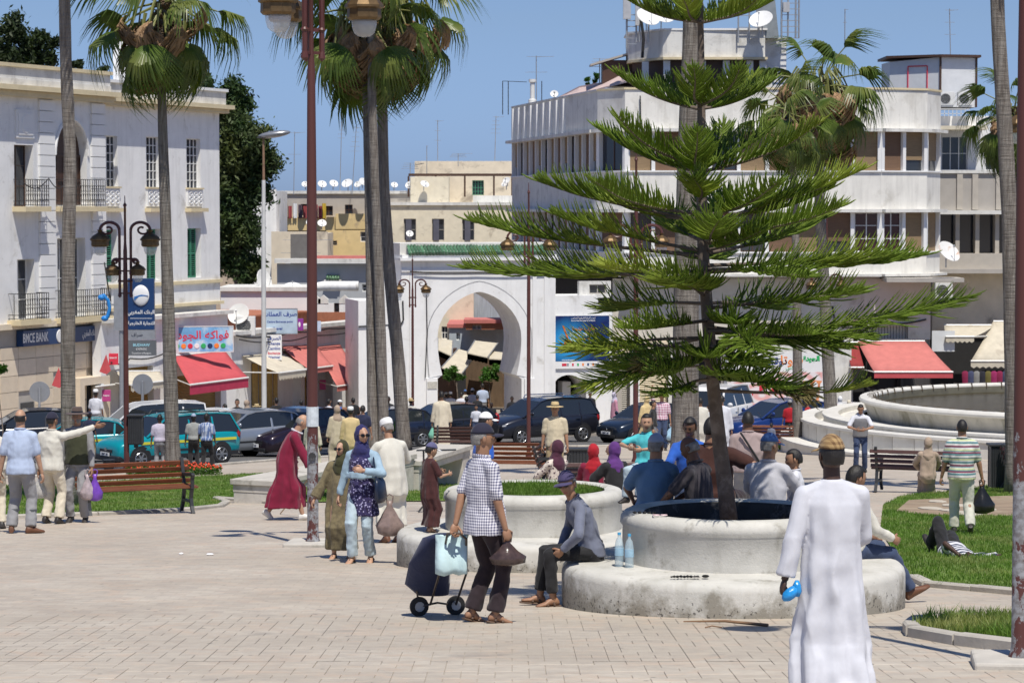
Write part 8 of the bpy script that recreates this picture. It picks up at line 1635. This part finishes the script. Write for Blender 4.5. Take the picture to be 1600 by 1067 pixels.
# three women on the dark bench
def sit(label, px, py, Y, H, rz, **k):
    """seated figure whose seat point shows at the pixel px,py at distance Y"""
    p = at(px, py, Y); po = dict(pel=(0,0,.56), lf=(-.12,.48,.09), rf=(.12,.46,.09), lk=(0,.6,1), rk=(0,.6,1), lh=(-.16,.38,.66), rh=(.16,.38,.66), le=(-1,-.4,0), re=(1,-.4,0)); po.update(k.pop('pose', {}))
    kk = H/1.75; return person(label, (0,0), ('m', H), rz, at_=p-Vector((0,0,.56*kk)), pose=po, **k)
sit('woman in a plum headscarf and dotted blouse seated left on the dark bench', 870, 766, 40, 1.62, 42, top=dots, bot=cdark, skin='l', hat='hijab', hatc=cplum, sleeve='long', fem=1, lod=1, pose=dict(hy=25))
sit('woman in a deep red headscarf seated in the middle of the dark bench', 927, 772, 39.5, 1.60, -12, robe=cmar, skin='l', hat='hijab', hatc=cred, sleeve='long', fem=1, lod=1, pose=dict(sit=1, hy=-10, lean=4))
sit('woman in a purple headscarf and black robe seated right on the dark bench', 962, 772, 39.0, 1.64, 30, robe=cblk, skin='l', hat='hijab', hatc=cpurp, sleeve='long', fem=1, lod=1, slim=1.12, pose=dict(sit=1, hy=35, lean=6))
# people around the tree planter
sit('boy in a turquoise T-shirt sitting high behind the planter', 1010, 728, 28.6, 1.18, 150, top=cturq, bot=cjeanl, skin='l', hair='short', lod=1, child=1, pose=dict(hy=30, lh=(-.1,.35,.85), rh=(.14,.36,.88)))
sit('man in a pale blue cap and blue shirt seen from behind at the planter', 1024, 800, 27.3, 1.72, 10, top=cloth('mid_blue_shirt', (.12,.22,.36)), bot=cjean, skin='m', hat='cap', hatc=caplb, hair='grey', lod=1, slim=1.15, pose=dict(hy=-40))
sit('woman with black hair and blue top behind the man in brown', 1078, 757, 29.2, 1.62, 176, top=cblue2, bot=cjean, skin='d', hair='long', lod=1, fem=1, pose=dict(hp=16, hy=-15))
sit('broad man in a dark brown T-shirt with his back to us behind the pine trunk', 1112, 778, 28.0, 1.85, -25, top=cbrown, bot=cdark, skin='m', hair='short', lod=1, slim=1.3, pose=dict(hy=-20, rh=(.5,.1,.7)))
sit('old man in a charcoal T-shirt looking down beside the pine trunk', 1095, 803, 27.1, 1.74, 60, top=cloth('charcoal_jersey', (.045,.04,.048)), bot=cdark, skin='d', hair='grey', bald=1, lod=1, slim=1.1, pose=dict(hp=22, hy=10, lean=8))
pi = person('man in a mauve-grey shirt with a dark shoulder strap standing behind the planter', (1168,842), 202, 0, top=cmauve, bot=cgrey, skin='d', hair='short', lod=1, slim=1.15, pose=dict(hp=8)); q, f, u = pi['spine'](.49); q2, f2_, u2 = pi['spine'](.05)
MB().tube([pi['spine'](.53-.45*w_)[0]+Vector((-.11+.29*w_, -.152*math.sqrt(1-((-.11+.29*w_)/.215)**2)*(.75+.25*min(1,w_*5))-.006, 0)) for w_ in np.linspace(0,1,9)], .015, 6).build('strap', cblk, pi['t'], True)
sit('man in a blue cap and pale shirt seated at the planter rim', 1200, 802, 27.2, 1.75, -22, top=cloth('pale_grey_shirt', (.50,.50,.54)), bot=cjean, skin='m', hat='cap', hatc=capb, hair='grey', sleeve='long', lod=1, slim=1.12, pose=dict(hy=-28, hp=6))
sit('boy in a white T-shirt looking left beyond the man in the blue cap', 1243, 792, 28.4, 1.30, 80, top=cw, bot=cgrey, skin='m', hair='short', lod=1, child=1, pose=dict(hp=8, hy=10))
sp = Vector((PA[0]+1.10, PA[1]+.12, gh(PA[1])+.435)); pi = person('person in cream jacket and jeans sitting on the right edge of the tree planter', (0,0), ('m', 1.72), -62, top=cw2, bot=cjean, skin='m', hair='long', sleeve='long', lod=1, at_=sp-Vector((0,0,.435)), shoes='brown', pose=dict(pel=(0,0,.53), lean=6, lf=(-.10,.56,.09), rf=(.12,.66,.10), lk=(0,.6,1), rk=(0,.6,1), lh=(-.16,.36,.62), rh=(.18,.40,.62), hp=14))
# right side
pi = person('man in jeans and dark vest looking at his hands beside the fountain', (1344,737), 108, 176, top=cw, bot=cjean, skin='m', hair='short', lod=1, pose=dict(lh=(-.10,.30,1.10), rh=(.12,.30,1.10), hp=20, le=(-1,-.3,-.3), re=(1,-.3,-.3), lf=(-.12,-.06,.085), rf=(.12,.06,.085))); spn = pi['spine']
c = MB(); c.rings([rg(-.04,.202,.160), rg(.14,.19,.148), rg(.27,.202,.150), rg(.38,.206,.144), rg(.44,.175,.122)], n=18); job('vest', c, [cgrey2], pi['t'], .02, .004, 8)
sit('woman in a tan headscarf and robe beside the bench near the fountain', 1450, 742, 52.5, 1.60, -5, robe=ctan, skin='m', hat='hijab', hatc=ctan, sleeve='long', fem=1, lod=1, slim=1.1, pose=dict(sit=1))
pi = person('man in a striped polo shirt and pale trousers walking away across the lawn', (1502,835), 182, -6, top=strp, bot=cloth('pale_stone_trouser', (.55,.54,.46)), skin='m', hair='short', lod=1, slim=1.12, belly=.02, hem=.84, pose=dict(lf=(-.10,.16,.085), rf=(.12,-.22,.14), rd=(0,.7,-.7), rh=(.32,.06,.80), lh=(-.30,.10,.84), curl=1.1)); plasticbag('black handbag-like bag carried by the man in the striped shirt', world_pt(pi, pi['gr']), mat('black_film', (.012,.012,.012), .3, .2, 12, .5, 14), .17, .42, 0)
# lying man
p = gnd(1505, 872); pi = person('man in a striped top lying on his back on the lawn', (0,0), ('m', 1.72), 0, top=cloth('blue_white_bands', (.05,.06,.10), 'stripe', (.6,.6,.62), 14), bot=cblk, skin='k', hair='short', lod=1, at_=p, pose=dict(lh=(-.16,.10,1.72), rh=(.30,.0,1.66), le=(-.6,1,.2), re=(1,.1,.3), lf=(-.12,.02,.40), rf=(.14,.0,.1), lk=(0,1,.2)))
pi['t'].rotation_euler = (R(92), 0, R(8)); pi['t'].location = p+Vector((-.15,1.6,.0-.0717*1.6+.13))
# on the far pavement and around the gate (smaller figures)
far = [
 ('man in a dark suit and pale cap in front of the small gate arch', (922,672), 61, 170, dict(top=cblk, bot=cblk, hat='kufi', hatc=cgrey, skin='d', sleeve='long', hair='grey')),
 ('woman in a pink robe and pale headscarf by the grey shutter', (960,678), 66, -70, dict(robe=cpink, hat='hijab', hatc=clav, fem=1, sleeve='long')),
 ('man in a straw hat and pink plaid shirt waving beside the dark blue hatchback', (1034,704), 92, 175, dict(top=plaidr, bot=cjean, hat='straw', hatc=straw, pose=dict(rh=(.30,.15,1.85), re=(1,0,0)))),
 ('young man in a grey and black jacket in front of the waving man', (1020,712), 88, -100, dict(top=cblk, bot=cgrey2, sleeve='long')),
 ('woman in a yellow headscarf behind the dark blue hatchback', (1010,700), 82, 30, dict(robe=cyel, hat='hijab', hatc=cyel, fem=1, sleeve='long')),
 ('man in a long cream robe with a green bag walking past the black hatchback', (690,706), 96, 5, dict(robe=ccream, hair='short', sleeve='long')),
 ('man in a yellow robe and white skullcap left of the palm trunks', (548,735), 100, 8, dict(robe=cyel, hat='kufi', hatc=kuf, sleeve='long')),
 ('woman in a beige robe and patterned scarf beside the yellow robe', (527,730), 98, 15, dict(robe=cwarm, hat='hijab', hatc=ctan, fem=1, sleeve='long')),
 ('man in cream robe partly hidden by the tall lamp post', (478+10,742), 96, -30, dict(robe=ccream, sleeve='long')),
 ('man in navy behind the yellow robe near the palm trunk', (567,724), 92, -10, dict(top=cnavy, bot=cblk)),
 ('man in a lavender shirt beside the taxi, back to us', (250,738), 92, 5, dict(top=clav, bot=cgrey, skin='d')),
 ('man in a grey shirt and black trousers beside the taxi', (303,733), 88, 8, dict(top=cloth('dull_grey_shirt', (.30,.31,.30)), bot=cblk, skin='k', hat='beanie', hatc=caplb)),
 ('man in a blue tie-dyed shirt walking beside the taxi', (323,737), 93, -12, dict(top=blup, bot=cblk, skin='k', pose=dict(lf=(-.1,-.15,.085), rf=(.12,.18,.085)))),
 ('man in dark blue with khaki trousers at the left behind the pointing man', (140,722), 80, -25, dict(top=cnavy, bot=ckhaki, skin='d', hat='beanie', hatc=capn)),
 ('man in a white shirt and white cap by the cash machine canopy', (150,690), 82, -20, dict(top=cw, bot=cgrey, hat='kufi', hatc=kuf, skin='d')),
 ('man in white with a cream cap behind the white van', (289,700), 76, 178, dict(top=cw, bot=cgrey, hat='kufi', hatc=cyel, skin='d')),
 ('man with a dark backpack behind the silver hatchback', (352,700), 70, 60, dict(top=clav, bot=cnavy)),
 ('man in a black shirt behind the silver hatchback', (371,702), 80, 175, dict(top=cblk, bot=cblk)),
 ('woman in pale brown at the folding doors', (386,698), 74, -60, dict(robe=cwarm, hat='hijab', hatc=ctan, fem=1, sleeve='long')),
 ('man in a yellow straw hat behind the dark aubergine hatchback', (401,699), 68, -80, dict(top=cw, bot=cgrey, hat='straw', hatc=straw)),
 ('child with only the face showing over the silver hatchback', (395,706), 56, 175, dict(top=cpink, bot=cgrey, child=1)),
 ('man in a dark suit in the shop doorway', (432,696), 76, 30, dict(top=cblk, bot=cblk, sleeve='long')),
 ('man in a black T-shirt beside the tall lamp post', (471,694), 70, -15, dict(top=cblk, bot=cgrey)),
 ('man in a white shirt under the right faded awning', (514,694), 72, -50, dict(top=cw, bot=cgrey)),
 ('man in blue with a cap by the brown crates', (531,690), 66, -95, dict(top=cblue2, bot=cgrey, hat='beanie', hatc=capw)),
 ('man in a black top right of the brown crates', (552,690), 70, 10, dict(top=cblk, bot=cblk)),
 ('person sitting in dark clothes between the palm trunks', (607,690), 72, 178, dict(top=cblk, bot=cblk, skin='k')),
 ('person in a straw hat beside the slim gate lamp post', (642,688), 66, 20, dict(top=cw2, bot=cgrey, hat='straw', hatc=straw)),
 ('walker in white robe, leftmost in the gateway crowd', (704,670), 58, 5, dict(robe=cw, hat='kufi', hatc=kuf, sleeve='long')),
 ('walker in beige entering the gate, second from the left', (697,668), 55, 0, dict(robe=ccream, hat='kufi', hatc=ccream, sleeve='long')),
 ('walker in a white shirt in the middle of the gateway crowd', (721,672), 60, -8, dict(top=cw, bot=cgrey, hair='short')),
 ('walker in a green shirt in the gateway crowd', (712,684), 50, 10, dict(top=cgreen, bot=cblk)),
 ('walker in navy, nearest of the gateway crowd', (729,688), 70, 3, dict(top=cnavy, bot=cjean)),
 ('walker with a blue cap deep in the gateway', (727,660), 52, 4, dict(top=cw2, bot=cgrey, hat='cap', hatc=capb)),
 ('walker with a white cap and white shirt in the gateway', (738,668), 62, -20, dict(top=cw, bot=cjean, hat='cap', hatc=capw)),
 ('tall walker in a pale blue shirt under the arch', (754,664), 66, 8, dict(top=cblue, bot=cgrey)),
 ('walker in black, right of the navy one in the gateway', (746,672), 56, -5, dict(top=cblk, bot=cgrey)),
 ('walker in a white T-shirt facing us in the gateway', (744,690), 58, 175, dict(top=cw, bot=cjean)),
 ('walker with a dark face at the right side of the gateway', (768,684), 56, 170, dict(top=cblk, bot=cblk, skin='k')),
 ('person behind the people carrier by the right arch pier', (800,676), 58, 175, dict(top=cblk, bot=cblk, skin='k')),
 ('man in a white robe behind the thick palm', (1094,712), 92, 10, dict(robe=cw2, sleeve='long', hair='short')),
 ('man in a pale robe between the pine trunk and the blue hatchback', (1127,722), 106, -5, dict(robe=cw, sleeve='long', hair='short')),
 ('second white-robed man near the thick palm', (1108,708), 78, 30, dict(robe=cw, sleeve='long')),
 ('man in a red jersey and grey cap left of the slender palm', (1234,700), 76, 0, dict(top=cred, bot=cblk, hat='beanie', hatc=cgrey)),
 ('person in red beside the white pickup', (1262,694), 70, 60, dict(top=cred, bot=cblk)),
 ('woman in pale pink floral by the right lamp post', (1312,688), 70, 20, dict(robe=cpink, hat='hijab', hatc=capw, fem=1, sleeve='long')),
 ('woman in white beside the one in pink floral', (1326,688), 64, -10, dict(robe=cw2, hat='hijab', hatc=ccream, fem=1, sleeve='long')),
 ('dark-clothed man under the pine tip near the fountain', (1352,684), 72, 15, dict(top=cblk, bot=cblk)),
 ('vendor in pale blue in the shaded stall', (1514,672), 66, 30, dict(top=cblue, bot=cgrey)),
 ('vendor in dark clothes in the shaded stall', (1531,672), 62, 170, dict(top=cnavy, bot=cblk, skin='d')),
 ('shopper in white leaning at the stall by the palm', (1560,676), 58, 40, dict(top=cw, bot=cblue2)),
 ('shopper with a pink face behind the fountain rim', (1492,676), 56, 150, dict(top=cred, bot=cblk)),
 ('boy in dark blue sitting at the foot of the slender palm', (1205,712), 52, -40, dict(top=cslate, bot=cblk, skin='k')),
]
for lab, ft_, h_, rz_, kw in far:
    lod = 2 if h_ > 80 else 3; kw.setdefault('skin', 'm'); i_ = person(lab, ft_, h_, rz_, lod=lod, **kw)
    if 'green bag' in lab: plasticbag('mint green carrier bag held by the man in the long cream robe', world_pt(i_, i_['gl']), mat('mint_film', (.20,.50,.38), .3, .2), .12, .40)
    if 'plaid' in lab: plasticbag('white and blue carrier bag of the waving man', world_pt(i_, i_['gl']), mat('pale_blue_film', (.35,.55,.70), .3, .3, 6), .16, .45); plasticbag('plain white carrier bag behind the white and blue one', world_pt(i_, i_['gl'])+Vector((.18,.02,0)), mat('white_film', (.65,.65,.65), .3, .1), .14, .42)
run_jobs()
# small things on the planters
t = thing('water_bottle', 'clear water bottle with blue cap next to the seated man', 'bottle', sp*0+Vector((PA[0]-1.09, PA[1]-.50, gh(PA[1])+.435))); bm_ = mat('clear_bottle_plastic', (.55,.68,.74), .08, 0, 1, 0, alpha=.45)
for i in range(2):
    if i: t = thing('water_bottle', 'second clear bottle with less water standing against the planter wall', 'bottle', Vector((PA[0]-1.00, PA[1]-.58, gh(PA[1])+.432)))
    MB().lathe([(.038,0),(.042,.01),(.040,.07),(.042,.14),(.040,.20),(.030,.245),(.014,.27),(.014,.29)], 14).build('bottle_body', bm_, t, True); MB().lathe([(.016,0),(.016,.022)], 10, (0,0,.29)).build('cap', mat('sky_blue_cap', (.08,.38,.65), .4), t); MB().lathe([(.0425,.10),(.0425,.17)], 14).build('label', mat('pale_blue_film'), t, True)
zs = gh(PA[1])+.44; jm = mat('dark_jewellery', (.02,.02,.02), .3, .3, 30, 0, metal=.3)
t = thing('keys_and_charms', 'dark bunch of keys and charms lying on the planter seat', 'keys', (PA[0]-.52, PA[1]-1.30, zs)); g = random.Random(4)
for k in range(8): x = -.12+.03*k; MB().tube([(x+.022*math.cos(a), .02*math.sin(a)+g.uniform(-.02,.02), .008+.006*math.sin(a*2)) for a in np.linspace(0, 6.2, 8)], .006, 4).build('ring', jm, t)
MB().ell((.17,0,.012), (.035,.03,.014), 10, 5).build('fob', jm, t); MB().bar((.05,-.03,.008),(.12,-.045,.008),.014,.005).build('key', chrome, t)
t = thing('pink_sunglasses', 'pale pink-framed sunglasses lying on the planter rim', 'sunglasses', (PA[0]-.72, PA[1]-.62, gh(PA[1])+.91)); mb = MB()
for x in (-.035, .035): mb.tube([(x+.028*math.cos(a), .02*math.sin(a), .012) for a in np.linspace(0, 6.283, 14)], .006, 5)
mb.tube([(-.065,0,.012),(-.06,.10,.01)], .004, 4); mb.build('frame', mat('pale_pink_plastic', (.65,.48,.50), .4), t)
t = thing('dark_sunglasses', 'dark trinkets lying at the left of the planter rim', 'trinkets', (PA[0]-.86, PA[1]-.36, gh(PA[1])+.905)); mb = MB()
for k in range(5): mb.ell((-.08+.045*k, .02*math.sin(k*3), .012), (.02,.015,.012), 8, 5)
mb.build('trinket_row', jm, t)
P = at(529, 622, 118); t = thing('crate_stack', 'stack of brown cardboard crates under the last awning', 'crates', Vector((P.x, 118, gh(118)))); cb = mat('brown_cardboard', (.22,.10,.05), .8, .15, 3, .1)
for i, (x, z, w) in enumerate([(-.5,.5,1.1),(.7,.0,1.3),(-.6,0,1.2),(.5,.55,.9)]): MB().box(x-w/2,x+w/2,-.4,.4,z,z+.5).build('crate', cb, t, bevel=.02)
# ================================================================ lettering becomes mesh
bpy.context.view_layer.update(); dg = bpy.context.evaluated_depsgraph_get()
for o in [o for o in scene.objects if o.type == 'FONT']:
    me = bpy.data.meshes.new_from_object(o.evaluated_get(dg)); n = bpy.data.objects.new('lettering_', me); col.objects.link(n)
    n.parent = o.parent; n.location = o.location; n.rotation_euler = o.rotation_euler; n.scale = o.scale; nm = o.name
    if o.parent and o.parent.parent: pass
    bpy.data.objects.remove(o); n.name = 'lettering'
    if not me.materials: me.materials.append(whitelet)
